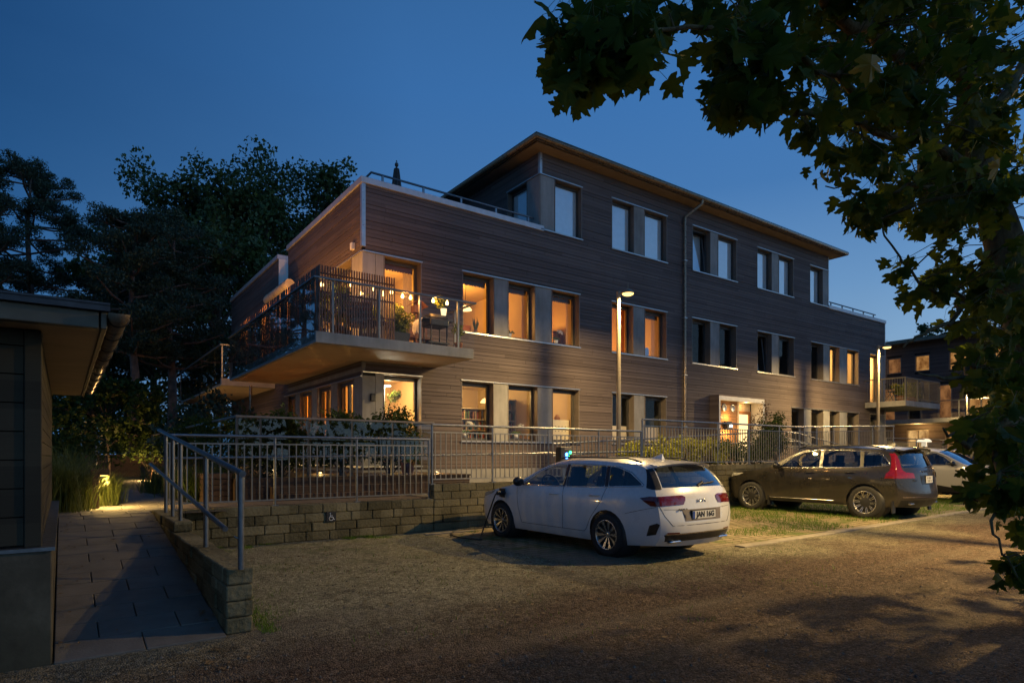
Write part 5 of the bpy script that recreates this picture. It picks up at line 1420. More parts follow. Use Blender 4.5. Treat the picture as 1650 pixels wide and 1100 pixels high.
potted('deck_pot', 'terracotta pot with a plant on the deck behind the right end of the railing', 5.9, 11.95, 1.0, .15, .26, .2, .22, M['hedge'], M['terracotta'], 99, 260, .07)

# ---------------------------------------------------------------- grass around the parking bays (nobody could count it)
def blades(name, pts, h, seed, mat):
    r = random.Random(seed); mb = MB()
    for x, y, z, s in pts:
        a = r.uniform(0, 6.28); w = Vector((math.cos(a), math.sin(a), 0))*.005*s; l = Vector((r.gauss(0,.4), r.gauss(0,.4), 0))*h*s; hh = h*s*r.uniform(.5, 1.1)
        b0 = Vector((x, y, z)); mb.add([b0-w, b0+w, b0+l+Vector((0,0,hh))], [(0,1,2)])
    o = mb.build(name, mat, fix=False); o['kind'] = 'stuff'; return o
g = random.Random(21); pts = []
def dens(x, y): return noise.noise(Vector((x*.7, y*.7, 3.1)))+.6*noise.noise(Vector((x*2.3, y*2.3, 9)))
while len(pts) < 24000:
    x, y = g.uniform(8.6, 24), g.uniform(5.95, 10.2)
    lim = .05
    if 9.6 < x < 19: lim = -.02 if (y < 6.5+.05*x or x > 11.6) else .15
    if x > 11.8 and y > 6.3: lim -= .42
    if y < 6.15+.0316*(x-5): lim += .1
    if dens(x, y) > lim: pts.append((x, y, .004, g.uniform(.5, 1.1)))
blades('bay_grass', pts, .095, 1, M['bladea'])
pts = []
while len(pts) < 5200:
    if g.random() < .5: x, y = g.uniform(1.4, 6.0), 10.22-abs(g.gauss(0, .16))
    elif g.random() < .3: x, y = 1.27+abs(g.gauss(0, .12)), g.uniform(5.1, 10)
    elif g.random() < .5: x, y = g.uniform(5.0, 6.6), g.uniform(9.6, 10.3)
    else: x, y = g.uniform(1.4, 9), g.uniform(3.2, 10)
    if dens(x*1.5+7, y*1.5) > .12: pts.append((x, y, .0, g.uniform(.3, .8)))
blades('weed_grass', pts, .07, 2, M['bladea'])
# fallen leaves and pebbles on the drive
mb = MB(); g = random.Random(4)
for i in range(1500):
    x, y = g.uniform(.5, 12), g.uniform(2.4, 10)
    if i % 3 and noise.noise(Vector((x*.9, y*.9, 5))) < .12: continue
    if i > 1380: x, y = g.choice((g.uniform(-.03, .12), g.uniform(.9, 1.02), g.uniform(0, 1))), g.uniform(5.3, 10)
    elif 1.02 < x < 1.26 and y > 5.2 or x < 1.02 and y > 5.15: continue
    pz = path_z(y)+.006 if x < 1.03 and y > 5.2 else 0
    a = g.uniform(0, 6.28); s = g.uniform(.012, .035); z = .012+pz
    c_, s_ = math.cos(a)*s, math.sin(a)*s
    mb.add([(x-c_, y-s_, z), (x+s_*.6, y-c_*.6, z+g.uniform(0, .012)), (x+c_, y+s_, z+.004), (x-s_*.6, y+c_*.6, z+g.uniform(0, .012))], [(0,1,2,3)])
o = mb.build('fallen_leaves', M['litter'], fix=False); o['kind'] = 'stuff'
mb = MB()
for i in range(17000):
    d = g.uniform(3.0, 9.5); u = g.uniform(-40, 1690); p = at(u, 700, d)
    if p.x < 1.3 and p.y > 5.1 or p.y > 10.2 or p.x < -.2: continue
    if p.x > 5.3 and p.y > 5.6: continue
    s = g.uniform(.0025, .0075)+(.010*g.random() if g.random() < .06 else 0); a = g.uniform(0, 6.28)
    vs = [(p.x+s*math.cos(a+k*1.57)*g.uniform(.7,1.3), p.y+s*math.sin(a+k*1.57)*g.uniform(.7,1.3), .001) for k in range(4)]+[(p.x, p.y, s*g.uniform(.7,1.2))]
    mb.add(vs, [(0,1,4),(1,2,4),(2,3,4),(3,0,4)])
o = mb.build('loose_pebbles', simple('loose pebbles', (.14,.122,.095), .9, var=.75, scale=38, world=True), fix=False); o['kind'] = 'stuff'
# =============================================================== big maple at the right edge, close to the camera
MP = at(1735, 1014, 5.0); MP.z = 0
T = thing('maple_tree', 'large maple at the right edge whose dark leaves hang into the picture', 'maple tree', MP)
mb = MB()
trunk = [Vector((MP.x, MP.y, -.1)), at(1715, 900, 5.0), at(1692, 700, 5.0), at(1666, 560, 5.0), at(1636, 450, 5.0), at(1606, 350, 5.0), at(1580, 270, 5.05), at(1562, 190, 5.1), at(1556, 60, 5.2), at(1560, -120, 5.3)]
tr = [.24, .20, .185, .165, .15, .125, .095, .085, .07, .05]
mb.tube(trunk, tr, 16)
mb.build('trunk', M['maplebark'], T)
LIMBS = [
 [(1600,330,5.0,.07),(1480,205,4.2,.036),(1350,120,3.6,.022),(1180,45,3.1,.013),(1040,50,2.85,.009),(960,82,2.75,.006),(925,105,2.7,.004)],
 [(1560,170,5.1,.07),(1400,40,4.2,.04),(1250,-30,3.6,.03),(1100,-40,3.2,.02),(960,-25,3.0,.008)],
 [(1590,300,5.0,.035),(1480,300,4.5,.014),(1390,318,4.3,.008),(1330,300,4.2,.004)],
 [(1480,205,4.2,.03),(1330,195,3.8,.02),(1240,150,3.5,.012),(1160,110,3.3,.006)],
 [(1630,440,5.0,.035),(1560,490,4.5,.014),(1480,455,4.2,.009),(1425,380,4.1,.006),(1405,320,4.1,.004)],
 [(1560,490,4.5,.02),(1500,530,4.0,.012),(1455,560,3.8,.005)],
 [(1690,690,5.0,.06),(1640,660,4.0,.028),(1560,720,3.5,.016),(1520,690,3.35,.006)],
 [(1640,660,4.0,.02),(1610,760,3.6,.014),(1600,860,3.4,.007),(1640,930,3.3,.004)],
 [(1660,540,5.0,.04),(1600,580,4.3,.022),(1530,610,3.9,.012),(1480,600,3.8,.005)],
 [(1570,230,5.1,.05),(1650,100,5.6,.04),(1780,-40,6.2,.02)],
 [(1640,440,5.0,.05),(1740,330,5.4,.04),(1850,200,6,.02)],
 [(1556,60,5.2,.05),(1470,-60,5.6,.035),(1380,-160,6,.02)],
]
mb = MB(); SKEL = []
for L in LIMBS:
    P = [at(u, v, d) for u, v, d, _ in L]; W = [w for *_, w in L]
    # subdivide with a little wander
    Q, QW = [], []
    for (a, wa), (b, wb) in zip(zip(P, W), zip(P[1:], W[1:])):
        for k in range(5):
            f = k/5; p = a.lerp(b, f); s = (b-a).length*.035
            if k: p += Vector((rnd.gauss(0, s), rnd.gauss(0, s), rnd.gauss(0, s)))
            Q.append(p); QW.append(wa+(wb-wa)*f)
    Q.append(P[-1]); QW.append(W[-1]); SKEL += Q
    mb.tube(Q, QW, 7)
SKEL += trunk[5:]
mb.build('limbs', M['maplebark'], T)
half = [(.0,.0),(.10,-.05),(.26,-.07),(.40,-.01),(.50,.04),(.45,.12),(.36,.17),(.31,.23),(.44,.26),(.52,.34),(.66,.42),(.60,.49),(.50,.50),(.47,.55),(.34,.51),(.22,.50),(.24,.60),(.31,.68),(.24,.74),(.20,.84),(.11,.86),(.06,.93),(.0,1.04)]
out2 = half + [(-x, y) for x, y in half[-2:0:-1]]
TV = np.array([(0., .34, 0.)] + [(x, y, 0.) for x, y in out2]); TN = len(out2)
TF = np.array([(0, 1+i, 1+(i+1) % TN) for i in range(TN)])
def inpoly(x, y, P):
    c = False; j = len(P)-1
    for i in range(len(P)):
        if (P[i][1] > y) != (P[j][1] > y) and x < (P[j][0]-P[i][0])*(y-P[i][1])/(P[j][1]-P[i][1])+P[i][0]: c = not c
        j = i
    return c
REG = [  # outline in the view, depth range, sprays, leaf size
 ([(895,-5),(1110,-10),(1060,25),(1010,35),(960,45),(925,75),(905,60)], 2.6, 3.2, 14, .13),
 ([(905,80),(985,60),(990,110),(930,125),(885,140),(872,135)], 2.6, 2.9, 11, .125),
 ([(985,10),(1090,0),(1060,55),(1000,85)], 2.7, 3.2, 9, .13),
 ([(1046,85),(1060,85),(1054,108),(1046,108)], 2.75, 2.8, 1, .155),
 ([(1115,-20),(1290,-20),(1290,180),(1235,170),(1160,120),(1125,50)], 3.0, 4.0, 36, .125),
 ([(1140,140),(1225,150),(1205,180),(1140,170)], 3.1, 3.5, 8, .12),
 ([(1290,-30),(1650,-30),(1650,270),(1500,300),(1410,300),(1350,280),(1305,225)], 3.2, 4.6, 66, .125),
 ([(1290,-30),(1660,-30),(1660,300),(1430,330),(1350,310),(1310,240)], 4.6, 7.2, 165, .12),
 ([(1355,300),(1440,320),(1425,385),(1400,370)], 3.8, 4.6, 10, .11),
 ([(1430,300),(1600,280),(1600,350),(1520,370),(1450,370)], 4.6, 7, 36, .115),
 ([(1430,405),(1490,430),(1600,420),(1640,530),(1500,510),(1440,460)], 4.0, 6.4, 40, .11),
 ([(1550,550),(1660,540),(1660,690),(1595,670),(1555,610)], 3.6, 5.6, 38, .115),
 ([(1560,650),(1660,660),(1660,770),(1615,780),(1570,715)], 3.3, 4.6, 34, .115),
 ([(1595,770),(1660,740),(1660,845),(1630,845)], 3.3, 4.3, 20, .115),
 ([(1635,885),(1670,870),(1670,920),(1645,915)], 3.2, 3.6, 4, .11),
 ([(1660,560),(1680,300),(1900,-200),(2000,500),(1800,800),(1680,850)], 4.2, 6.5, 110, .15),
 ([(1530,260),(1655,260),(1655,390),(1590,390)], 3.5, 4.8, 18, .12),
 ([(1610,400),(1660,400),(1660,540),(1630,540)], 3.6, 4.5, 7, .12),
 ([(1560,480),(1660,440),(1660,650),(1600,640),(1560,590)], 5.8, 7.4, 18, .13),
 ([(1712,200),(1900,200),(1900,640),(1712,640)], 6.6, 8.4, 90, .16),
 ([(1250,-30),(1650,-30),(1700,-300),(1250,-250)], 3.6, 7.5, 60, .15),
]
g = np.random.default_rng(5); LV = []; tw = MB(); pet = MB()
def add_leaf(p, size, axis=None, nrm=None):
    a = axis if axis is not None else Vector((g.normal(0, .45), g.normal(0, .45), -.85))
    a = Vector(a).normalized(); q = Vector(nrm) if nrm is not None else Vector((g.normal(), g.normal(), .35+g.normal(0, .6)))
    n = (q - a*q.dot(a)).normalized(); x = a.cross(n)
    v = TV.copy(); s = size*g.uniform(.6, 1.38); fold, curl = g.uniform(.05, .75), g.uniform(-.3, .75); tw_ = g.uniform(-.5, .5)
    z = -fold*np.abs(v[:, 0]) - curl*v[:, 1]**2 + tw_*v[:, 0]*v[:, 1] + .05*np.sin(v[:, 1]*9+v[:, 0]*7)
    W = (v[:, :1]*np.array(tuple(x)) + v[:, 1:2]*np.array(tuple(a)) + z[:, None]*np.array(tuple(n)))*s + np.array(tuple(p))
    LV.append(W)
rs = random.Random(31)
for poly, d0, d1, cnt, size in REG:
    us = [p[0] for p in poly]; vs = [p[1] for p in poly]; k = 0
    while k < cnt:
        u, v = rs.uniform(min(us), max(us)), rs.uniform(min(vs), max(vs))
        if not inpoly(u, v, poly): continue
        k += 1; c = at(u, v-6, rs.uniform(d0, d1))
        near = min(SKEL, key=lambda q: (q-c).length_squared); dv = c-near
        m = near.lerp(c, .5)+Vector((0, 0, .06*dv.length)); L = dv.length
        if L < 1.3: tw.tube([near, m, c], [.005, .004, .0022], 4)
        else: near = c-dv.normalized()*.5; tw.tube([near, c], [.004, .0022], 4)
        for j in range(rs.randint(4, 6)):
            f = rs.uniform(.55, 1.0) if j else 1.0
            base = near.lerp(c, f) if L < .5 else c-dv.normalized()*.36*(1-f)*2
            o = Vector((rs.gauss(0, .075), rs.gauss(0, .075), -rs.uniform(.0, .11))); pe = base+o
            rp = pe-Vector((0, 0, CAM_H)); fw = rp.x*SS+rp.y*CC
            if fw > .5 and 825+CAM_F*(rp.x*CC-rp.y*SS)/fw < 868: continue
            pet.tube([base, pe], .0013, 3, caps=False); add_leaf(pe, size*.9)
tw.build('twigs', M['maplebark'], T); pet.build('petioles', M['stem'], T, fix=False)
V = np.concatenate(LV); nl = len(LV); F = (TF[None]+(np.arange(nl)*(TN+1))[:, None, None]).reshape(-1, 3)
me = bpy.data.meshes.new('leaves'); me.from_pydata((V-np.array(tuple(MP))).tolist(), [], F.tolist()); me.materials.append(M['mapleleaf'])
me.polygons.foreach_set('use_smooth', [True]*len(me.polygons)); me.update()
o = bpy.data.objects.new('leaves', me); COL.objects.link(o); o.parent = T
LV.clear()
add_leaf(at(1405, 88, 3.0), .15, (.05, .05, -1), (-SS, -CC, .2)); add_leaf(at(1612, 255, 3.0), .12, (.4, .1, -.4), (-SS, -CC, .6))
V = np.concatenate(LV); F = (TF[None]+(np.arange(2)*(TN+1))[:, None, None]).reshape(-1, 3)
me = bpy.data.meshes.new('yellow_leaves'); me.from_pydata((V-np.array(tuple(MP))).tolist(), [], F.tolist()); me.materials.append(M['yellowleaf']); me.update()
o = bpy.data.objects.new('yellow_leaves', me); COL.objects.link(o); o.parent = T
# =============================================================== far building on the right
FX = 45.0
Fb = thing('far_apartment_building', 'second dark wood building with lit windows and balconies beyond the parking', 'building', (FX, 12, 0))
FW = Wall('x', FX, 1)
rows = {1: (1.0, 3.1), 2: (3.75, 5.9), 3: (6.75, 7.9)}
holes = []; r = random.Random(6)
wins = []
for row, (z0, z1) in rows.items():
    y = -6.0
    while y < 26:
        w = r.choice((.8, .9, 1.3)); wins.append((y, y+w, z0 if w > 1.2 or row != 3 else z0+.1, z1, row)); y += w+r.uniform(.5, 1.1)
holes = [(a, b, z0, z1) for a, b, z0, z1, _ in wins]
mb = MB(); wall_fill(mb, FW, -7, 28, .3, 8.7, holes, .002, .3); mb.box(FX+.31, FX+12, -7, 28, .3, 8.7); mb.build('wall', M['backing'], Fb)
mb = MB()
z = .4
while z < 8.7:
    hs = [(h[0], h[1]) for h in holes if h[2] < z+.19 and h[3] > z]
    for a, b in sub((-7, 28), hs): FW.box(mb, a, b, z+.01, min(8.7, z+.195), -.022, .0)
    z += .196
mb.build('cladding', M['clad'], Fb)
mb = MB(); mb.box(FX-.9, FX+13, -8, 29, 8.7, 8.85); rf = mb.build('roof', M['roof'], Fb)
mb = MB(); mb.box(FX-.97, FX-.9, -8, 29, 8.68, 8.90); mb.build('gutter', M['gutter'], rf)
def litpane(name, c1, c2, s):
    m, nt, out = newmat(name); k = NT(nt); p = k.pos()
    f = k.noise(k.scalev(p, 1, 1.6, .9), 1.6, 4, .65); col = k.ramp(f, [(.35, c1), (.62, c2)])
    e = k.n('ShaderNodeEmission'); k.link(col, e.inputs[0]); e.inputs[1].default_value = s
    gl = k.n('ShaderNodeBsdfGlossy'); gl.inputs['Roughness'].default_value = .02
    mx = k.n('ShaderNodeMixShader'); mx.inputs[0].default_value = .06; k.link(e.outputs[0], mx.inputs[1]); k.link(gl.outputs[0], mx.inputs[2]); k.link(mx.outputs[0], out.inputs[0]); return m
LIT = [litpane('lit room far a', (.16,.06,.015), (.55,.27,.08), .95), litpane('lit room far b', (.28,.13,.04), (.85,.50,.18), 1.0), litpane('lit room far c', (.08,.03,.012), (.30,.13,.045), .9)]
for i, (a, b, z0, z1, row) in enumerate(wins):
    mb = MB(); f = .06
    FW.box(mb, a, a+f, z0, z1, -.03, .18); FW.box(mb, b-f, b, z0, z1, -.03, .18); FW.box(mb, a+f, b-f, z1-f, z1, -.03, .18); FW.box(mb, a+f, b-f, z0, z0+f, -.03, .18)
    if b-a > 1.2: FW.box(mb, (a+b)/2-.04, (a+b)/2+.04, z0+f, z1-f, .1, .16)
    w = mb.build('window', M['reveal'], Fb)
    mb = MB(); FW.box(mb, a+f, b-f, z0+f, z1-f, .15, .155)
    q = r.random(); mb.build('pane', LIT[0] if q < .36 else LIT[1] if q < .64 else LIT[2] if q < .82 else M['glass'], w)
mb = MB(); mb.box(FX-1.9, FX-.03, -6, 20.6, 3.42, 3.68); bs = mb.build('balcony', M['concrete'], Fb, bevel=.02)
mb = MB(); mb.box(FX-1.9, FX-1.85, -6, 20.6, 4.70, 4.75); mb.build('handrail', M['galv'], bs)
for i in range(14):
    y = -6+i*2.04
    mb = MB(); mb.box(FX-1.9, FX-1.85, y, y+.05, 3.68, 4.70); mb.build('post', M['galv'], bs)
    mb = MB(); mb.quad((FX-1.92, y+.06, 3.5), (FX-1.92, y+2.0, 3.5), (FX-1.92, y+2.0, 4.69), (FX-1.92, y+.06, 4.69)); mb.build('glass_panel', M['balglass'], bs)
for y in (20.0, 14.6, 9.2, 3.8):
    mb = MB(); mb.tube([(FX-1.75, y, .5), (FX-1.75, y, 3.42)], .06, 8); mb.build('column', M['trim'], Fb)
mb = MB(); mb.lathe([(.0, -.1), (.09, -.06), (.10, .05), (0, .1)], (FX-.2, 20.4, 7.25), 12); mb.build('wall_lamp', emit('far wall lamp', (1, .62, .25), 30), Fb)
lamp(FX-.45, 20.4, 7.2, 25, YEL); lamp(FX-.9, 10.0, 3.2, 80, YEL); lamp(FX-.9, 17.0, 3.2, 80, YEL)
# round topped white lantern and railing in front of it
fence('distant picket railing in front of the far building', 28.5, 44, 12.2, [28.5, 31.5, 34.5, 37.5, 40.5, 43.9], 2.16, 2.02, 1.1, .6)
c = at(1489, 712, 29)
t = thing('mushroom_lamp', 'small round topped pale lantern on the distant railing', 'lantern', (c.x, c.y, .6))
mb = MB(); mb.tube([(c.x, c.y, .6), (c.x, c.y, 1.85)], .05, 8); mb.build('pole', M['galv'], t)
mb = MB(); mb.lathe([(.0, .22), (.2, .2), (.30, .10), (.30, .06), (.1, .05), (.1, -.1), (.14, -.14), (0, -.14)], (c.x, c.y, 1.98), 14); mb.build('head', emit('pale lantern', (1, .85, .6), 1.2), t)
# =============================================================== cars
def interp(T, x):
    if x <= T[0][0]: return T[0][1]
    for (a, b), (c, d) in zip(T, T[1:]):
        if x <= c: 
            f = (x-a)/(c-a); return b+(d-b)*f
    return T[-1][1]
def smooth_sub(P, n=3, it=2):
    Q = []
    for a, b in zip(P, P[1:]):
        for k in range(n): f = k/n; Q.append((a[0]+(b[0]-a[0])*f, a[1]+(b[1]-a[1])*f))
    Q.append(P[-1])
    for _ in range(it):
        Q = [Q[0]]+[((p[0]+2*q[0]+r[0])/4, (p[1]+2*q[1]+r[1])/4) for p, q, r in zip(Q, Q[1:], Q[2:])]+[Q[-1]]
    return Q
def tri_fill(loop, holes, step=.07):
    pts, edges = [], []
    for L in [loop]+holes:
        o = len(pts); n = len(L); pts += [Vector(p) for p in L]; edges += [(o+i, o+(i+1) % n) for i in range(n)]
    x0, x1 = min(p[0] for p in loop), max(p[0] for p in loop); z0, z1 = min(p[1] for p in loop), max(p[1] for p in loop)
    x = x0+step*.5
    while x < x1:
        z = z0+step*.5
        while z < z1:
            if inpoly(x, z, loop) and not any(inpoly(x, z, h) for h in holes):
                if min((p.x-x)**2+(p.y-z)**2 for p in pts[:sum(len(l) for l in [loop]+holes)]) > (step*.35)**2: pts.append(Vector((x, z)))
            z += step
        x += step
    V, _, F, *_ = delaunay_2d_cdt(pts, edges, [], 0, 1e-5)
    out = []
    for f in F:
        cx, cz = sum(V[i].x for i in f)/3, sum(V[i].y for i in f)/3
        if inpoly(cx, cz, loop) and not any(inpoly(cx, cz, h) for h in holes): out.append(tuple(f))
    return [(v.x, v.y) for v in V], out
def dense(L, d=.08):
    out = []
    n = len(L)
    for i in range(n):
        a, b = L[i], L[(i+1) % n]; k = max(1, int(math.hypot(b[0]-a[0], b[1]-a[1])/d))
        out += [(a[0]+(b[0]-a[0])*j/k, a[1]+(b[1]-a[1])*j/k) for j in range(k)]
    return out
def rounded(L, r=.03):
    out = []; n = len(L)
    for i in range(n):
        p, q, s = Vector(L[i-1]), Vector(L[i]), Vector(L[(i+1) % n])
        a = q+(p-q).normalized()*min(r, (p-q).length*.4); b = q+(s-q).normalized()*min(r, (s-q).length*.4)
        for f in (0, .5, 1): m = a.lerp(q, f).lerp(q.lerp(b, f), f); out.append((m.x, m.y))
    return out

def wheel_parts(r, w, spokes, spoke_mat, twin=False):
    """tyre and rim meshes, axle along x, outer face towards -x"""
    ty = MB(); h = w/2
    ty.lathe([(r*.66, -h*.9), (r*.80, -h), (r*.93, -h*.96), (r*.985, -h*.75), (r, -h*.4), (r, h*.4), (r*.985, h*.75), (r*.9, h), (r*.66, h*.9)], (0,0,0), 36, axis='x')
    for k in range(3): ty.lathe([(r*1.001, -h*.5+k*h*.45), (r*.99, -h*.47+k*h*.45), (r*.99, -h*.40+k*h*.45), (r*1.001, -h*.37+k*h*.45)], (0,0,0), 36, axis='x')
    rm = MB(); R_ = r*.68
    rm.lathe([(R_*1.02, -h*.92), (R_*.97, -h*.98), (R_*.93, -h*.85), (R_*.90, -h*.2), (R_*.90, h*.8)], (0,0,0), 36, 0, 'x')
    rm.lathe([(0, -h*.55), (R_*.16, -h*.58), (R_*.2, -h*.5), (R_*.2, 0)], (0,0,0), 16, 0, 'x')
    rm.lathe([(R_*.18, -h*.05), (R_*.9, -h*.05)], (0,0,0), 28, 1, 'x'); rm.lathe([(R_*.2, -h*.2), (R_*.62, -h*.2), (R_*.62, -h*.1)], (0,0,0), 28, 1, 'x')
    n = spokes
    for i in range(n):
        a = 2*math.pi*i/n
        def pt(rr, da, x): return (x, rr*math.cos(a+da), rr*math.sin(a+da))
        for da0 in ((-.09, .09) if twin else (0,)):
            s = .05 if twin else .13
            w0, w1 = (.5*s, s) if not twin else (.6*s, .9*s)
            A = [pt(R_*.16, da0*.5-w0*2.2, -h*.55), pt(R_*.16, da0*.5+w0*2.2, -h*.55), pt(R_*.93, da0+w1, -h*.86), pt(R_*.93, da0-w1, -h*.86)]
            Bk = [(x+h*.3, y, z) for x, y, z in A]
            rm.add(A+Bk, [(0,1,2,3)], 0); rm.add(A+Bk, [(0,4,5,1),(1,5,6,2),(2,6,7,3),(3,7,4,0)], 1)
    return ty, rm

def make_car(S):
    t = thing(S.get('name', 'parked_car'), S['label'], 'car', (0,0,0), None)
    aR, W, V = S['rear'], S['W'], S['V']; r = S['r']; pm = S['paint']
    def yw(a, z): return interp(W, a)*interp(V, z)
    def L3(a, z, s, off=0.): return (s*(yw(a, z)+off), aR-a, z)
    E, C = smooth_sub(S['E']), smooth_sub(S['C']); n = len(E)
    # --- side panels with window openings and wheel arches
    ra = r+.05; zb = S['sill']
    def arch(a0): 
        zz = max(-1, min(1, (zb-r)/ra)); th0 = math.asin(zz); k = 14
        return [(a0+ra*math.cos(th0+(math.pi-2*th0)*i/k), r+ra*math.sin(th0+(math.pi-2*th0)*i/k)) for i in range(k+1)]
    bottom = dense([(E[-1][0]-.02, E[-1][1])]+arch(S['rear'])+arch(S['front'])+[(E[0][0]+.02, E[0][1])], .12)
    # keep only the open chain of the bottom
    chain = []
    pts = [(E[-1][0], E[-1][1])]+arch(S['rear'])+arch(S['front'])+[(E[0][0], E[0][1])]
    for a, b in zip(pts, pts[1:]):
        k = max(1, int(math.hypot(b[0]-a[0], b[1]-a[1])/.12)); chain += [(a[0]+(b[0]-a[0])*j/k, a[1]+(b[1]-a[1])*j/k) for j in range(k)]
    loop = E+chain[1:]
    wins = [dense(rounded(w, .035), .09) for w in S['windows']]
    P2, F2 = tri_fill(loop, wins)
    body = MB()
    for s in (-1, 1): body.add([L3(a, z, s) for a, z in P2], F2, 0, True)
    # --- upper surface: bonnet, screens, roof, tail
    ts = [-1,-.985,-.95,-.90,-.86,-.72,-.5,-.25,0,.25,.5,.72,.86,.90,.95,.985,1]; pw = S.get('pow', 3.0)
    G = []
    for (ea, ez), (ca, cz) in zip(E, C):
        ye = yw(ea, ez); row = []
        for q in ts:
            f = abs(q)**pw; a, z = ca+(ea-ca)*f, cz+(ez-cz)*f; row.append((q*ye, aR-a, z))
        G.append(row)
    m = len(ts); flat = [p for rw in G for p in rw]
    ws, rw_ = S['ws'], S['rw']
    scr, rea, bf = [], [], []
    for i in range(n-1):
        u = (i+.5)/3
        for j in range(m-1):
            f = (i*m+j, i*m+j+1, (i+1)*m+j+1, (i+1)*m+j); tc = abs(ts[j]+ts[j+1])/2
            if ws[0] < u < ws[1] and tc < .93: scr.append(f)
            elif rw_[0] < u < rw_[1] and tc < S.get('rwt', .88): rea.append(f)
            else: bf.append(f)
    body.add(flat, bf, 0, True)
    bo = body.build('body', pm, t)
    bm = bmesh.new(); bm.from_mesh(bo.data); bmesh.ops.remove_doubles(bm, verts=bm.verts[:], dist=.002); bmesh.ops.recalc_face_normals(bm, faces=bm.faces[:])
    bm.to_mesh(bo.data); bm.free(); bo.data.set_sharp_from_angle(angle=R(42))
    for nm, fs in (('windscreen', scr), ('rear_window', rea)):
        mb = MB(); mb.add(flat, fs, 0, True); o = mb.build(nm, M['carglass'], t)
        bm = bmesh.new(); bm.from_mesh(o.data); bmesh.ops.delete(bm, geom=[v for v in bm.verts if not v.link_faces], context='VERTS'); bm.to_mesh(o.data); bm.free()
    bv = MB(); bv.add(flat, [(i*m+j, i*m+j+1, (i+1)*m+j+1, (i+1)*m+j) for i in range(n-1) for j in range(m-1)])
    for s in (-1, 1): bv.add([L3(a, z, s) for a, z in P2], F2)
    BV = BVHTree.FromPolygons([Vector(p) for p in bv.v], bv.f)
    # --- side glass
    for w in wins:
        p2, f2 = tri_fill(w, [])
        for s in (-1, 1):
            mb = MB(); mb.add([L3(a, z, s, -.008) for a, z in p2], f2, 0, True); mb.build('side_window', M['carglass'], t)
    # --- patches pressed onto the body
    def patch(name, poly, mat, side=None, off=.004, parent=None, step=.05):
        """side = -1/+1: poly is (a, z) seen from that side; None: poly is (x, z) seen from behind; 'f': from the front"""
        p2, f2 = tri_fill(dense(poly, .06), [], step); vs = []
        for a, z in p2:
            if side in (-1, 1): vs.append(L3(a, z, side, off)); continue
            o, d = (Vector((a, aR-S['L']-1, z)), Vector((0, 1, 0))) if side is None else (Vector((a, aR+1, z)), Vector((0, -1, 0)))
            h = BV.ray_cast(o, d)
            if h[0] is None: h = BV.find_nearest(Vector((a, aR-S['L'] if side is None else aR, z)))
            q = h[0]-d*off; vs.append(tuple(q))
        mb = MB(); mb.add(vs, f2, 0, True); return mb.build(name, mat, parent or t, fix=False)
    def mirror(P): return [(-x, z) for x, z in P]
    for nm, poly, mat, where in S['patches']:
        if where == 'side':
            for s in (-1, 1): patch(nm, poly, M[mat], s)
        elif where == 'rear2': patch(nm, poly, M[mat]); patch(nm, mirror(poly), M[mat])
        elif where == 'rear': patch(nm, poly, M[mat])
        elif where == 'rear_over': patch(nm, poly, M[mat], None, .008)
        elif where == 'front2': patch(nm, poly, M[mat], 'f'); patch(nm, mirror(poly), M[mat], 'f')
        elif where == 'front': patch(nm, poly, M[mat], 'f')
    # --- tail lamps wrapped round the rear corner: rows of (row along the edge, width on the flank, inner reach)
    def row_at(P, q): i = min(int(q*3), n-2); f = q*3-i; return (P[i][0]+(P[i+1][0]-P[i][0])*f, P[i][1]+(P[i+1][1]-P[i][1])*f)
    for nm, rows_, mat in S.get('tails', []):
        for s in (-1, 1):
            vs = []; K = 12; dn = []
            for (q0, w0, t0), (q1, w1, t1) in zip(rows_, rows_[1:]):
                for k in range(4): f = k/4; dn.append((q0+(q1-q0)*f, w0+(w1-w0)*f, t0+(t1-t0)*f))
            dn.append(rows_[-1])
            for q, wd, ti in dn:
                ea, ez = row_at(E, q); ca, cz = row_at(C, q); ye = yw(ea, ez)
                for k in range(5): vs.append(L3(ea-wd*(1-k/4), ez, s, .005))
                for k in range(1, K+1):
                    tt = 1-(1-ti)*k/K; f = tt**pw; vs.append((s*(tt*ye+.004), aR-(ca+(ea-ca)*f)-.006, cz+(ez-cz)*f))
            mcol = 5+K
            mb = MB(); mb.add(vs, [(i*mcol+j, i*mcol+j+1, (i+1)*mcol+j+1, (i+1)*mcol+j) for i in range(len(dn)-1) for j in range(mcol-1)], 0, True)
            mb.build(nm, M[mat], t, fix=False)
    # --- trim lines
    for nm, line, rad, mat in S['lines']:
        for s in (-1, 1):
            L = []
            for a, b in zip(line, line[1:]):
                k = max(1, int(math.hypot(b[0]-a[0], b[1]-a[1])/.07)); L += [(a[0]+(b[0]-a[0])*j/k, a[1]+(b[1]-a[1])*j/k) for j in range(k)]
            L.append(line[-1]); mb = MB(); mb.tube([L3(a, z, s, .0 if mat == 'seam' else .003) for a, z in L], rad, 5); mb.build(nm, M[mat], t)
    for nm, line, rad, mat in S.get('rlines', []):
        L = []
        for a, b in zip(line, line[1:]):
            for j in range(8): L.append((a[0]+(b[0]-a[0])*j/8, a[1]+(b[1]-a[1])*j/8))
        L.append(line[-1]); vs = []
        for x, z in L:
            h = BV.ray_cast(Vector((x, aR-S['L']-1, z)), Vector((0, 1, 0)))
            if h[0] is not None: vs.append(h[0])
        mb = MB(); mb.tube(vs, rad, 5); mb.build(nm, M[mat], t)
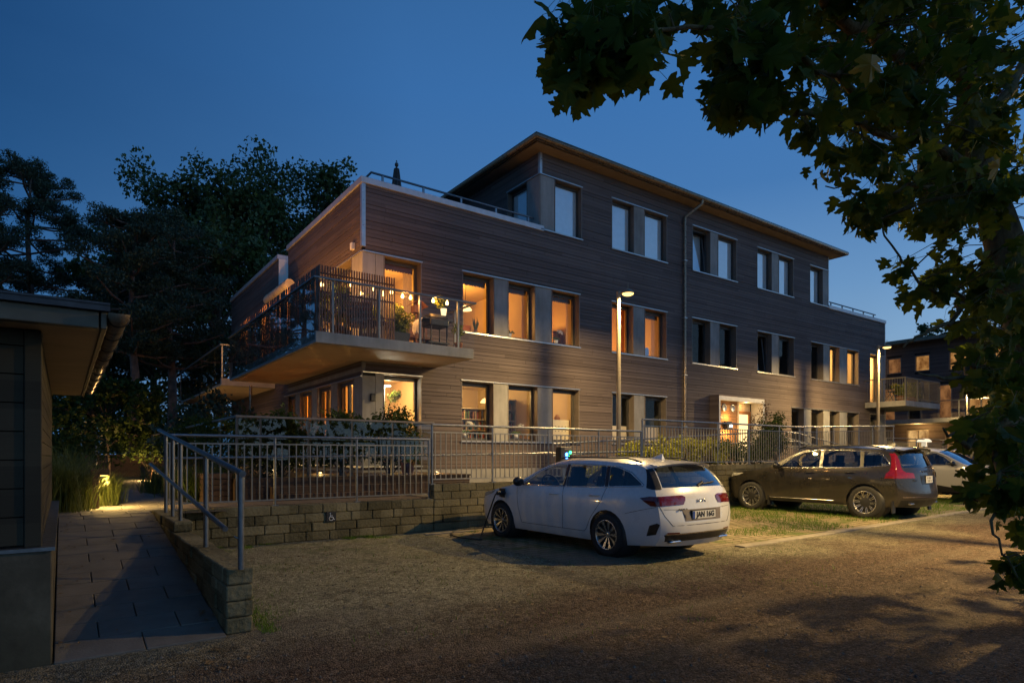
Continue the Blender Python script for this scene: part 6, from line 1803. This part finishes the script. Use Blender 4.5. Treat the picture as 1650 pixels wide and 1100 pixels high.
    # --- mirrors, handles
    for s in (-1, 1):
        a, z = S['mirror']; x = s*(yw(a, z)+.12)
        mb = MB(); mb.sphere((x, aR-a, z+.05), .115, 14, sq=(.95, .62, .72)); mb.tube([(s*(yw(a, z)-.02), aR-a+.02, z), (x-s*.05, aR-a, z+.02)], .022, 6); mo = mb.build('mirror', S.get('mirror_mat', pm), t)
        for a, z in S['handles']:
            mb = MB(); mb.tube([L3(a-.10, z, s, .0), L3(a-.08, z+.004, s, .022), L3(a+.08, z+.008, s, .022), L3(a+.10, z+.008, s, .0)], .014, 6); mb.build('door_handle', S.get('handle_mat', pm), t)
    # --- wheels
    ty, rm = wheel_parts(r, S['ww'], S['spokes'], None, S.get('twin', False))
    first = None
    for a0 in (S['front'], S['rear']):
        for s in (-1, 1):
            loc = (s*(S['track']), aR-a0, r)
            if first is None:
                o = ty.build('wheel', M['rubber'], t); ri = rm.build('rim', [M['rim'], M['rimdark']], o); first = (o, ri)
            else:
                o = first[0].copy(); COL.objects.link(o); q = first[1].copy(); COL.objects.link(q); q.parent = o; o.parent = t
            o.location = loc; o.rotation_euler = (R(a0*40), 0, 0) if s < 0 else (R(a0*70), 0, math.pi)
    # --- wheel wells, floor, cabin
    mb = MB()
    for a0 in (S['front'], S['rear']):
        for s in (-1, 1): mb.lathe([(ra*.995, 0), (ra*.995, -.34), (0, -.34)], (s*(interp(W, a0)*.955) if s > 0 else s*interp(W, a0)*.955+.34, aR-a0, r), 24, axis='x')
    mb.box(-.66, .66, aR-S['L']+.35, aR-.35, zb+.02, zb+.06); mb.box(-.80, .80, aR-S['rear']+r+.1, aR-S['front']-r-.1, zb, zb+.05); mb.build('underbody', M['black'], t)
    bz = S['belt']; a6 = S['cowl']
    mb = MB(); mb.box(-.72, .72, aR-a6-.45, aR-a6-.05, .5, bz-.04); mb.box(-.70, .70, aR-S['L']+.25, aR-S['rear']-.15, .45, bz-.18); mb.box(-.74, .74, aR-S['rear']-.1, aR-a6-.4, .35, .42)
    mb.build('dashboard', M['cabin'], t)
    for (a, xs) in ((S['seat1'], (-.36, .36)), (S['seat2'], (-.40, 0, .40))):
        for x in xs:
            mb = MB(); mb.obox((x, aR-a, bz-.17), .20 if len(xs) == 2 else .17, .055, .30, Matrix.Rotation(R(14), 3, 'X')); mb.obox((x, aR-a+.28, bz-.45), .22 if len(xs) == 2 else .19, .26, .07)
            mb.obox((x, aR-a-.085, bz+.20), .13, .045, .095, Matrix.Rotation(R(8), 3, 'X')); mb.tube([(x-.05, aR-a-.06, bz+.05), (x-.05, aR-a-.08, bz+.15)], .008, 5); mb.tube([(x+.05, aR-a-.06, bz+.05), (x+.05, aR-a-.08, bz+.15)], .008, 5)
            mb.build('seat', M['cabin'], t, bevel=.04)
    mb = MB(); c = Vector((-.36, aR-S['seat1']+.62, bz-.02)); rot = Matrix.Rotation(R(62), 3, 'X')
    mb.tube([c+rot @ Vector((.185*math.cos(k*math.pi/10), .185*math.sin(k*math.pi/10), 0)) for k in range(21)], .017, 6, caps=False); mb.tube([c-Vector((.18, 0, 0)), c+Vector((.18, 0, 0))], .02, 5); mb.build('steering_wheel', M['cabin'], t)
    S['extra'](t, BV, L3, aR, yw)
    return t
def rear_y(BV, S, x, z): 
    h = BV.ray_cast(Vector((x, S['rear']-S['L']-1, z)), Vector((0, 1, 0))); return h[0].y
def number_plate(t, BV, S, z, text, w=.52, h=.11):
    y = rear_y(BV, S, 0, z)-.012
    mb = MB(); mb.box(-w/2-.012, w/2+.012, y, y+.03, z-h/2-.012, z+h/2+.012); fr = mb.build('plate_holder', M['black'], t)
    mb = MB(); mb.box(-w/2, w/2, y-.006, y-.001, z-h/2, z+h/2); pl = mb.build('number_plate', M['plate'], t)
    if text:
        mb = MB(); mb.box(-w/2+.004, -w/2+.045, y-.008, y-.0065, z-h/2+.003, z+h/2-.003); mb.build('blue_band', M['plateblue'], pl)
        text_mesh('registration', text, .105, M['black'], pl, Matrix.Translation((.025, y-.0085, z)) @ Matrix.Rotation(R(90), 4, 'X'), .001, .004, w*.80)
    else:
        mb = MB()
        for k in range(3):
            mb.box(-w*.32+k*w*.24, -w*.22+k*w*.24, y-.008, y-.0065, z+.008, z+h*.36)
            mb.box(-w*.28+k*w*.24, -w*.18+k*w*.24, y-.008, y-.0065, z-h*.36, z-.008)
        mb.build('plate_marks', M['seam'], pl)
    return y
def text_rear(t, name, s, size, x, z, BV, S, mat, width=None, sp=1.0):
    y = rear_y(BV, S, x, z)-.004
    return text_mesh(name, s, size, mat, t, Matrix.Translation((x, y, z)) @ Matrix.Rotation(R(90), 4, 'X'), .003, .002, width, sp)

# ---------------------------------------------------------------- white estate car
def kia_extra(t, BV, L3, aR, yw):
    number_plate(t, BV, KIA, .655, 'JAN 16G')
    y = rear_y(BV, KIA, 0, .845)-.006
    mb = MB()   # maker's joined stroke letters
    def st(pts, w=.0055): mb.tube([(x, y, z) for x, z in pts], w, 5)
    z0, z1 = .825, .868
    st([(-.105, z0), (-.105, z1)]); st([(-.105, z0), (-.045, z1)]); st([(-.075, .846), (-.045, z0), (-.005, z1)]); st([(.012, z0), (.012, z1)]); st([(.012, z0), (.055, z1), (.085, z0)])
    mb.build('maker_badge', M['chrome'], t)
    text_rear(t, 'model_badge', 'CEED', .032, -.42, .735, BV, KIA, M['seam'], .20, 1.8)
    # spoiler over the rear window, shark fin, wiper, tailpipe trim
    mb = MB()
    vs = []
    for k in range(13):
        x = -.60+1.2*k/12; f = abs(x/.6)**2.5
        vs += [(x, aR-4.10, 1.408-.045*f), (x, aR-4.36+.10*f, 1.378-.045*f), (x, aR-4.33+.10*f, 1.352-.045*f), (x, aR-4.16, 1.365-.045*f)]
    fs = [(4*k+j, 4*k+(j+1) % 4, 4*k+4+(j+1) % 4, 4*k+4+j) for k in range(12) for j in range(4)]+[(0,1,2,3), (48,51,50,49)]
    mb.add(vs, fs, 0, True); mb.build('spoiler', M['paintwhite'], t, autosmooth=40)
    mb = MB(); mb.add([(0, aR-3.62, 1.44), (-.035, aR-3.86, 1.425), (.035, aR-3.86, 1.425), (0, aR-3.84, 1.515)], [(0,1,3),(1,2,3),(2,0,3)]); mb.build('roof_antenna', M['paintwhite'], t, autosmooth=30)
    zz = 1.075; yy = rear_y(BV, KIA, .12, zz)
    mb = MB(); mb.tube([(.05, yy-.02, 1.07), (.45, rear_y(BV, KIA, .45, 1.10)-.02, 1.10)], .012, 5); mb.tube([(.02, yy-.02, 1.05), (.13, yy-.02, 1.10)], .022, 6); mb.build('rear_wiper', M['black'], t)
    for s in (-1, 1): mb = MB(); mb.box(s*.42, s*.66, aR-4.535, aR-4.45, .275, .315); mb.build('exhaust_trim', M['chrome'], t, bevel=.02)
    for s in (-1, 1):
        mb = MB(); mb.tube([(s*.60, aR-2.2, 1.43), (s*.605, aR-2.35, 1.462), (s*.60, aR-3.7, 1.445), (s*.58, aR-3.95, 1.385)], .014, 6); mb.build('roof_bar', M['black'], t)
    # open charging flap with plug
    p = Vector(L3(.99, .82, -1, .0))
    mb = MB(); mb.box(p.x-.075, p.x-.055, p.y-.10, p.y+.02, .74, .90); mb.build('charging_flap', M['black'], t, bevel=.01)
    mb = MB(); mb.box(p.x-.012, p.x+.03, p.y-.02, p.y+.14, .745, .895); mb.build('charging_port', M['black'], t)
KIA = dict(tails=[('rear_pillar_panel', [(12.3,.02,.885),(12.8,.05,.882),(13.4,.09,.88),(14.0,.13,.88),(14.15,.04,.885)], 'cardark'),('tail_light', [(14.82,.10,.50),(15.0,.27,.42),(15.3,.20,.43),(15.62,.11,.48)], 'taillight')],
 label='white estate car plugged in to charge, number plate JAN 16G', paint=M['paintwhite'], L=4.605, front=.88, rear=3.53, r=.318, ww=.215, track=.795, sill=.20, belt=1.0, cowl=1.2, seat1=2.28, seat2=3.15, spokes=10,
 E=[(.32,.20),(.20,.34),(.17,.52),(.22,.68),(.42,.80),(.85,.905),(1.25,.965),(1.62,1.15),(2.05,1.355),(2.45,1.405),(3.0,1.41),(3.6,1.38),(4.10,1.335),(4.24,1.20),(4.36,1.03),(4.42,.90),(4.46,.72),(4.48,.55),(4.46,.36),(4.36,.24)],
 C=[(.14,.18),(.02,.32),(0,.50),(.04,.68),(.28,.83),(.80,.945),(1.18,1.0),(1.58,1.20),(2.02,1.425),(2.45,1.462),(3.0,1.465),(3.6,1.44),(4.20,1.39),(4.34,1.22),(4.48,1.03),(4.54,.92),(4.56,.74),(4.60,.56),(4.595,.36),(4.50,.22)],
 W=[(0,.70),(.15,.78),(.35,.85),(.7,.888),(1.2,.90),(3.2,.90),(3.9,.888),(4.25,.858),(4.45,.82),(4.6,.77)],
 V=[(.18,.90),(.30,.955),(.5,.985),(.70,1.0),(.85,.992),(.97,.962),(1.10,.895),(1.25,.815),(1.36,.745),(1.42,.70)],
 ws=(6.15, 8.0), rw=(12.25, 14.05), rwt=.88,
 windows=[[(1.50,.995),(2.52,1.0),(2.47,1.34),(2.12,1.318),(1.85,1.205)], [(2.60,1.0),(3.45,1.025),(3.36,1.325),(2.55,1.342)], [(3.53,1.03),(4.14,1.065),(4.10,1.10),(3.86,1.235),(3.62,1.30),(3.44,1.32)]],
 patches=[('pillar_trim', [(2.525,1.0),(2.595,1.0),(2.545,1.345),(2.475,1.345)], 'cardark', 'side'), ('pillar_trim', [(3.455,1.025),(3.525,1.03),(3.437,1.325),(3.365,1.328)], 'cardark', 'side'),
  ('bumper_vent', [(4.25,.37),(4.40,.40),(4.47,.54),(4.43,.56),(4.31,.52)], 'cardark', 'side'), ('bumper_valance', [(-.70,.30),(.70,.30),(.74,.40),(-.74,.40)], 'cardark', 'rear'), ('plate_recess', [(-.40,.575),(.40,.575),(.44,.735),(-.44,.735)], 'reveal', 'rear'),
  ('bumper_reflector', [(.50,.405),(.70,.41),(.70,.43),(.50,.425)], 'taillight', 'rear2'), ('bumper_chrome', [(-.72,.395),(.72,.395),(.72,.412),(-.72,.412)], 'chrome', 'rear_over'),
  ('headlight', [(.24,.70),(.62,.80),(.72,.86),(.30,.79)], 'headlight', 'side'), ('headlight', [(.40,.68),(.70,.72),(.68,.78),(.42,.74)], 'headlight', 'front2'), ('grille', [(-.38,.60),(.38,.60),(.42,.70),(-.42,.70)], 'cardark', 'front'),
  ('fuel_flap', rounded([(3.60,.79),(3.78,.79),(3.78,.95),(3.60,.95)], .08), 'paintwhite', 'side')],
 lines=[('window_trim', [(1.46,.985),(2.5,.992),(3.5,1.018),(4.16,1.052),(4.17,1.075),(3.90,1.24),(3.62,1.318),(3.0,1.352),(2.45,1.362),(2.10,1.335),(1.80,1.205),(1.46,1.0)], .0075, 'chrome'),
  ('door_gap', [(1.36,.94),(1.40,.60),(1.47,.33)], .0035, 'seam'), ('door_gap', [(2.56,.985),(2.58,.6),(2.54,.33)], .0035, 'seam'), ('door_gap', [(3.50,1.01),(3.42,.80),(3.20,.55),(3.09,.37),(3.04,.33)], .0035, 'seam'), ('door_gap', [(1.47,.33),(3.04,.33)], .0035, 'seam'), ('bumper_gap', [(3.90,.66),(4.15,.72),(4.42,.78)], .003, 'seam')],
 rlines=[('tailgate_gap', [(.80,.79),(.74,.66),(.62,.52),(-.62,.52),(-.74,.66),(-.80,.79)], .004, 'seam'), ('tailgate_crease', [(-.74,.745),(-.44,.735)], .003, 'seam'), ('tailgate_crease', [(.74,.745),(.44,.735)], .003, 'seam')],
 mirror=(1.52,.99), mirror_mat=M['cardark'], handles=[(2.36,.86),(3.28,.885)], extra=kia_extra)
kia = make_car(KIA); kia.location = (6.965, 6.27, 0); kia.rotation_euler = (0, 0, R(1.0)); kia.scale = (.945,)*3; bpy.context.view_layer.update()

# ---------------------------------------------------------------- dark SUV
def volvo_extra(t, BV, L3, aR, yw):
    number_plate(t, BV, VOL, .885, None, .30, .15)
    text_rear(t, 'maker_letters', 'VOLVO', .075, 0.0, 1.055, BV, VOL, M['chrome'], .50, 1.5); text_rear(t, 'model_badge', 'XC60', .055, -.46, .87, BV, VOL, M['chrome'], .2)
    for s in (-1, 1):
        mb = MB(); mb.tube([(s*.66, aR-2.05, 1.57), (s*.665, aR-2.25, 1.64), (s*.66, aR-3.7, 1.63), (s*.64, aR-4.05, 1.56)], .016, 6); mb.build('roof_bar', M['cardark'], t)
    mb = MB(); vs = []
    for k in range(13):
        x = -.66+1.32*k/12; f = abs(x/.66)**2.5
        vs += [(x, aR-4.22, 1.60-.05*f), (x, aR-4.52+.10*f, 1.565-.05*f), (x, aR-4.49+.10*f, 1.53-.05*f), (x, aR-4.28, 1.55-.05*f)]
    mb.add(vs, [(4*k+j, 4*k+(j+1) % 4, 4*k+4+(j+1) % 4, 4*k+4+j) for k in range(12) for j in range(4)]+[(0,1,2,3), (48,51,50,49)], 0, True); mb.build('spoiler', M['paintdark'], t, autosmooth=40)
    mb = MB(); mb.add([(0, aR-3.75, 1.635), (-.035, aR-3.98, 1.62), (.035, aR-3.98, 1.62), (0, aR-3.96, 1.70)], [(0,1,3),(1,2,3),(2,0,3)]); mb.build('roof_antenna', M['cardark'], t)
    yy = rear_y(BV, VOL, .1, 1.16); mb = MB(); mb.tube([(.02, yy-.02, 1.15), (.42, yy+.01, 1.20)], .013, 5); mb.build('rear_wiper', M['black'], t)
    for s in (-1, 1): mb = MB(); mb.box(s*.44, s*.64, aR-4.57, aR-4.46, .345, .385); mb.build('exhaust_trim', M['chrome'], t, bevel=.02)
    mb = MB()
    for a in (1.36, 4.3):
        for s in (-1, 1): mb.box(s*.80, s*.93, aR-a-.02, aR-a+.01, .16, .42)
    mb.build('mud_flap', M['black'], t)
VOL = dict(tails=[('tail_light', [(12.2,.06,.95),(12.7,.06,.92),(13.2,.07,.90),(13.8,.08,.89),(14.4,.11,.86),(14.7,.15,.80),(14.85,.18,.62),(15.5,.22,.58)], 'taillight')],
 label='dark bronze grey SUV parked nose to the wall with tall red tail lamps', paint=M['paintdark'], L=4.69, front=.87, rear=3.735, r=.365, ww=.235, track=.825, sill=.28, belt=1.12, cowl=1.3, seat1=2.42, seat2=3.28, spokes=10, twin=True,
 E=[(.32,.28),(.20,.42),(.17,.66),(.20,.86),(.36,.95),(.85,1.035),(1.35,1.09),(1.72,1.30),(2.15,1.525),(2.6,1.585),(3.2,1.588),(3.8,1.555),(4.22,1.49),(4.29,1.33),(4.34,1.13),(4.36,1.0),(4.37,.82),(4.39,.62),(4.37,.42),(4.30,.30)],
 C=[(.14,.25),(.02,.42),(0,.66),(.02,.88),(.25,.99),(.8,1.08),(1.28,1.12),(1.66,1.34),(2.12,1.60),(2.6,1.655),(3.2,1.66),(3.8,1.635),(4.38,1.575),(4.46,1.38),(4.58,1.13),(4.63,1.02),(4.64,.82),(4.685,.64),(4.69,.44),(4.55,.28)],
 W=[(0,.74),(.15,.82),(.35,.89),(.7,.94),(1.2,.95),(3.3,.95),(3.8,.945),(4.1,.925),(4.3,.895),(4.45,.86),(4.7,.78)],
 V=[(.25,.93),(.40,.97),(.6,.99),(.80,1.0),(.98,.992),(1.10,.965),(1.25,.89),(1.42,.81),(1.53,.755),(1.60,.71)],
 ws=(6.15, 8.0), rw=(12.35, 14.0), rwt=.88,
 windows=[[(1.66,1.125),(2.68,1.13),(2.64,1.515),(2.24,1.485),(1.97,1.365)], [(2.76,1.13),(3.62,1.15),(3.55,1.50),(2.72,1.518)], [(3.70,1.155),(4.16,1.20),(4.19,1.235),(4.02,1.41),(3.86,1.465),(3.64,1.495)]],
 patches=[('pillar_trim', [(2.685,1.13),(2.755,1.13),(2.712,1.515),(2.645,1.515)], 'cardark', 'side'), ('pillar_trim', [(3.625,1.15),(3.695,1.155),(3.635,1.495),(3.555,1.50)], 'cardark', 'side'),
  ('bumper_chrome', [(-.78,.50),(.78,.50),(.78,.52),(-.78,.52)], 'chrome', 'rear_over'), ('bumper_valance', [(-.78,.30),(.78,.30),(.80,.44),(-.80,.44)], 'cardark', 'rear'), ('plate_recess', [(-.30,.78),(.30,.78),(.34,.98),(-.34,.98)], 'cardark', 'rear'),
  ('headlight', [(.20,.84),(.50,.90),(.66,.96),(.30,.95)], 'headlight', 'side'), ('headlight', [(.44,.80),(.78,.84),(.76,.92),(.44,.90)], 'headlight', 'front2'), ('grille', [(-.40,.58),(.40,.58),(.42,.86),(-.42,.86)], 'cardark', 'front'),
  ('sill_trim', [(1.35,.28),(3.25,.28),(3.25,.33),(1.35,.33)], 'cardark', 'side')],
 lines=[('window_trim', [(1.60,1.105),(2.7,1.118),(3.65,1.14),(4.19,1.188),(4.22,1.225),(4.04,1.43),(3.86,1.485),(3.2,1.53),(2.6,1.535),(2.22,1.505),(1.93,1.375),(1.60,1.12)], .009, 'chrome'), ('sill_chrome', [(1.40,.365),(3.05,.365)], .012, 'chrome'),
  ('door_gap', [(1.42,1.06),(1.44,.70),(1.50,.37)], .0035, 'seam'), ('door_gap', [(2.72,1.11),(2.74,.7),(2.70,.37)], .0035, 'seam'), ('door_gap', [(3.68,1.13),(3.64,.92),(3.38,.66),(3.25,.44),(3.20,.37)], .0035, 'seam'), ('door_gap', [(1.50,.37),(3.2,.37)], .0035, 'seam'), ('bumper_gap', [(4.0,.70),(4.2,.80),(4.35,.86)], .003, 'seam')],
 rlines=[('tailgate_gap', [(.86,.88),(.80,.74),(.66,.62),(-.66,.62),(-.80,.74),(-.86,.88)], .004, 'seam')],
 mirror=(1.66,1.11), mirror_mat=M['cardark'], handles=[(2.48,1.0),(3.42,1.02)], handle_mat=M['cardark'], extra=volvo_extra)
vol = make_car(VOL); vol.location = (15.36, 6.60, .0); vol.rotation_euler = (0, 0, R(-1.5))

# ---------------------------------------------------------------- pale crossover facing out, and the roof of a dark one behind it
import copy
def none_extra(t, BV, L3, aR, yw):
    for s in (-1, 1):
        mb = MB(); mb.tube([(s*.66, aR-2.05, 1.57), (s*.665, aR-2.3, 1.62), (s*.66, aR-3.7, 1.61), (s*.64, aR-4.05, 1.55)], .014, 6); mb.build('roof_bar', M['chrome'], t)
EV = copy.copy(VOL); EV.update(label='pale grey crossover facing out of its bay, half hidden by maple leaves', paint=M['paintbeige'], extra=none_extra, spokes=5, twin=False, mirror_mat=M['cardark'], handle_mat=M['paintbeige'])
EV['patches'] = [p for p in VOL['patches'] if p[0] in ('pillar_trim', 'headlight', 'grille')] + [('side_cladding', [(1.36,.28),(3.28,.28),(3.28,.56),(2.2,.52),(1.60,.42)], 'cardark', 'side')]
EV['lines'] = [l for l in VOL['lines'] if l[0] in ('door_gap',)] + [('window_trim', VOL['lines'][0][1], .008, 'cardark')]
EV['rlines'] = []; EV['tails'] = [('tail_light', [(14.8,.10,.5),(15.0,.2,.45),(15.4,.1,.5)], 'taildark')]
ev = make_car(EV); ev.location = (22.75, 9.5, 0); ev.rotation_euler = (0, 0, R(180))
DK = copy.copy(EV); DK.update(label='dark car of which only roof and windows show behind the pale crossover', paint=M['paintdark'], handle_mat=M['cardark'])
dk = make_car(DK); dk.location = (26.6, 9.3, 0); dk.rotation_euler = (0, 0, R(180))

# ---------------------------------------------------------------- charging cable from box to car
p0 = Vector((8.6, 9.96, 1.2)); pc = kia.matrix_basis @ Vector((-(.90*.992)-.05, KIA['rear']-.99-.05, .82))
pts = [p0, Vector((8.5, 9.9, .6)), Vector((8.2, 9.95, .03)), Vector((7.2, 10.05, .025)), Vector((6.0, 9.95, .025)), Vector((5.45, 9.3, .025)), Vector((5.55, 8.6, .025)), Vector((5.80, 8.95, .03)), Vector((5.93, 9.0, .25)), pc+Vector((-.16, .06, -.10)), pc+Vector((-.12, .02, .0)), pc]
Q = []
for i in range(len(pts)-1):
    a, b, c, d = pts[max(0, i-1)], pts[i], pts[i+1], pts[min(len(pts)-1, i+2)]
    for k in range(6):
        f = k/6; Q.append(.5*((2*b)+(c-a)*f+(2*a-5*b+4*c-d)*f*f+(3*b-a-3*c+d)*f**3))
Q.append(pts[-1])
for q in Q: q.z = max(q.z, .02)
mb = MB(); mb.tube(Q, .012, 7); mb.tube([pc+Vector((-.13, 0, 0)), pc+Vector((.02, 0, .0))], .035, 8)
o = mb.build('charging_cable', M['black'], loc=tuple(pc)); tag(o, 'black charging cable looping from the car wing to the ground by the front wheel', 'cable')
# =============================================================== sky, camera, render settings
w = bpy.data.worlds.new('World'); sc.world = w; w.use_nodes = True
nt = w.node_tree; nt.nodes.clear(); k = NT(nt)
out = nt.nodes.new('ShaderNodeOutputWorld'); bg = nt.nodes.new('ShaderNodeBackground'); nt.links.new(bg.outputs[0], out.inputs[0])
co = k.n('ShaderNodeTexCoord').outputs['Generated']
sp = k.n('ShaderNodeSeparateXYZ'); k.link(co, sp.inputs[0])
# twilight: afterglow low in the direction the sun went down (ahead right and behind the photographer's right)
GA = R(-38)   # azimuth of the glow, from +X
gl = k.math('ADD', k.math('MULTIPLY', sp.outputs[0], math.cos(GA)), k.math('MULTIPLY', sp.outputs[1], math.sin(GA)))
haze = k.noise(k.scalev(co, 1, 1, 3.5), 1.6, 5, .6)
g1 = k.mapr(k.math('ADD', gl, k.math('MULTIPLY', k.math('SUBTRACT', haze, .5), .10)), -1, 1)
az = k.ramp(g1, [(.19, (0, 0, 0)), (.28, (.30, .30, .30)), (.41, (.70, .70, .70)), (.645, (.90, .90, .90)), (1, (1, 1, 1))])
up = k.mapr(sp.outputs[2], -.02, .98)
far = k.ramp(up, [(0, (.068,.19,.38)), (.12, (.052,.165,.36)), (.30, (.026,.110,.285)), (.50, (.011,.060,.180)), (1, (.005,.030,.09))])
near = k.ramp(up, [(0, (.36,.50,.64)), (.12, (.27,.43,.60)), (.26, (.150,.310,.555)), (.40, (.066,.200,.465)), (.52, (.052,.186,.47)), (1, (.012,.054,.15))])
col = k.mix(az, far, near)
boost = k.mapr(gl, .45, .95, 1.0, 1.5)
bs = k.n('ShaderNodeVectorMath', operation='SCALE'); k.link(col, bs.inputs[0]); k.link(boost, bs.inputs['Scale']); col = bs.outputs[0]
# a real sky model far below the horizon adds its own faint blue
sky = k.n('ShaderNodeTexSky', sky_type='NISHITA'); sky.sun_disc = False; sky.sun_elevation = R(-6); sky.sun_rotation = R(90)-GA
ad = k.n('ShaderNodeMix', data_type='RGBA', blend_type='ADD'); ad.inputs[0].default_value = 1
k.link(col, ad.inputs[6])
sm = k.n('ShaderNodeVectorMath', operation='SCALE'); k.link(sky.outputs[0], sm.inputs[0]); sm.inputs['Scale'].default_value = .05
k.link(sm.outputs[0], ad.inputs[7]); k.link(ad.outputs[2], bg.inputs[0]); bg.inputs[1].default_value = 1.0

cam = bpy.data.cameras.new('camera'); co_ = bpy.data.objects.new('camera', cam); COL.objects.link(co_)
co_.location = (0, 0, CAM_H); co_.rotation_euler = (R(90), 0, -CAM_YAW)
cam.sensor_width = 36; cam.lens = 36*CAM_F/1650; cam.shift_y = (CAM_HY-550)/1650; cam.clip_start = .05; cam.clip_end = 1500
sc.camera = co_
sc.view_settings.view_transform = 'Standard'; sc.view_settings.look = 'None'; sc.view_settings.exposure = 0; sc.view_settings.gamma = 1
sc.render.engine = 'CYCLES'; cy = sc.cycles
cy.use_denoising = True; cy.denoiser = 'OPENIMAGEDENOISE'; cy.max_bounces = 6; cy.diffuse_bounces = 3; cy.glossy_bounces = 3; cy.transparent_max_bounces = 24; cy.transmission_bounces = 3
cy.caustics_reflective = False; cy.caustics_refractive = False; cy.sample_clamp_indirect = 3; cy.use_adaptive_sampling = True; cy.adaptive_threshold = .015
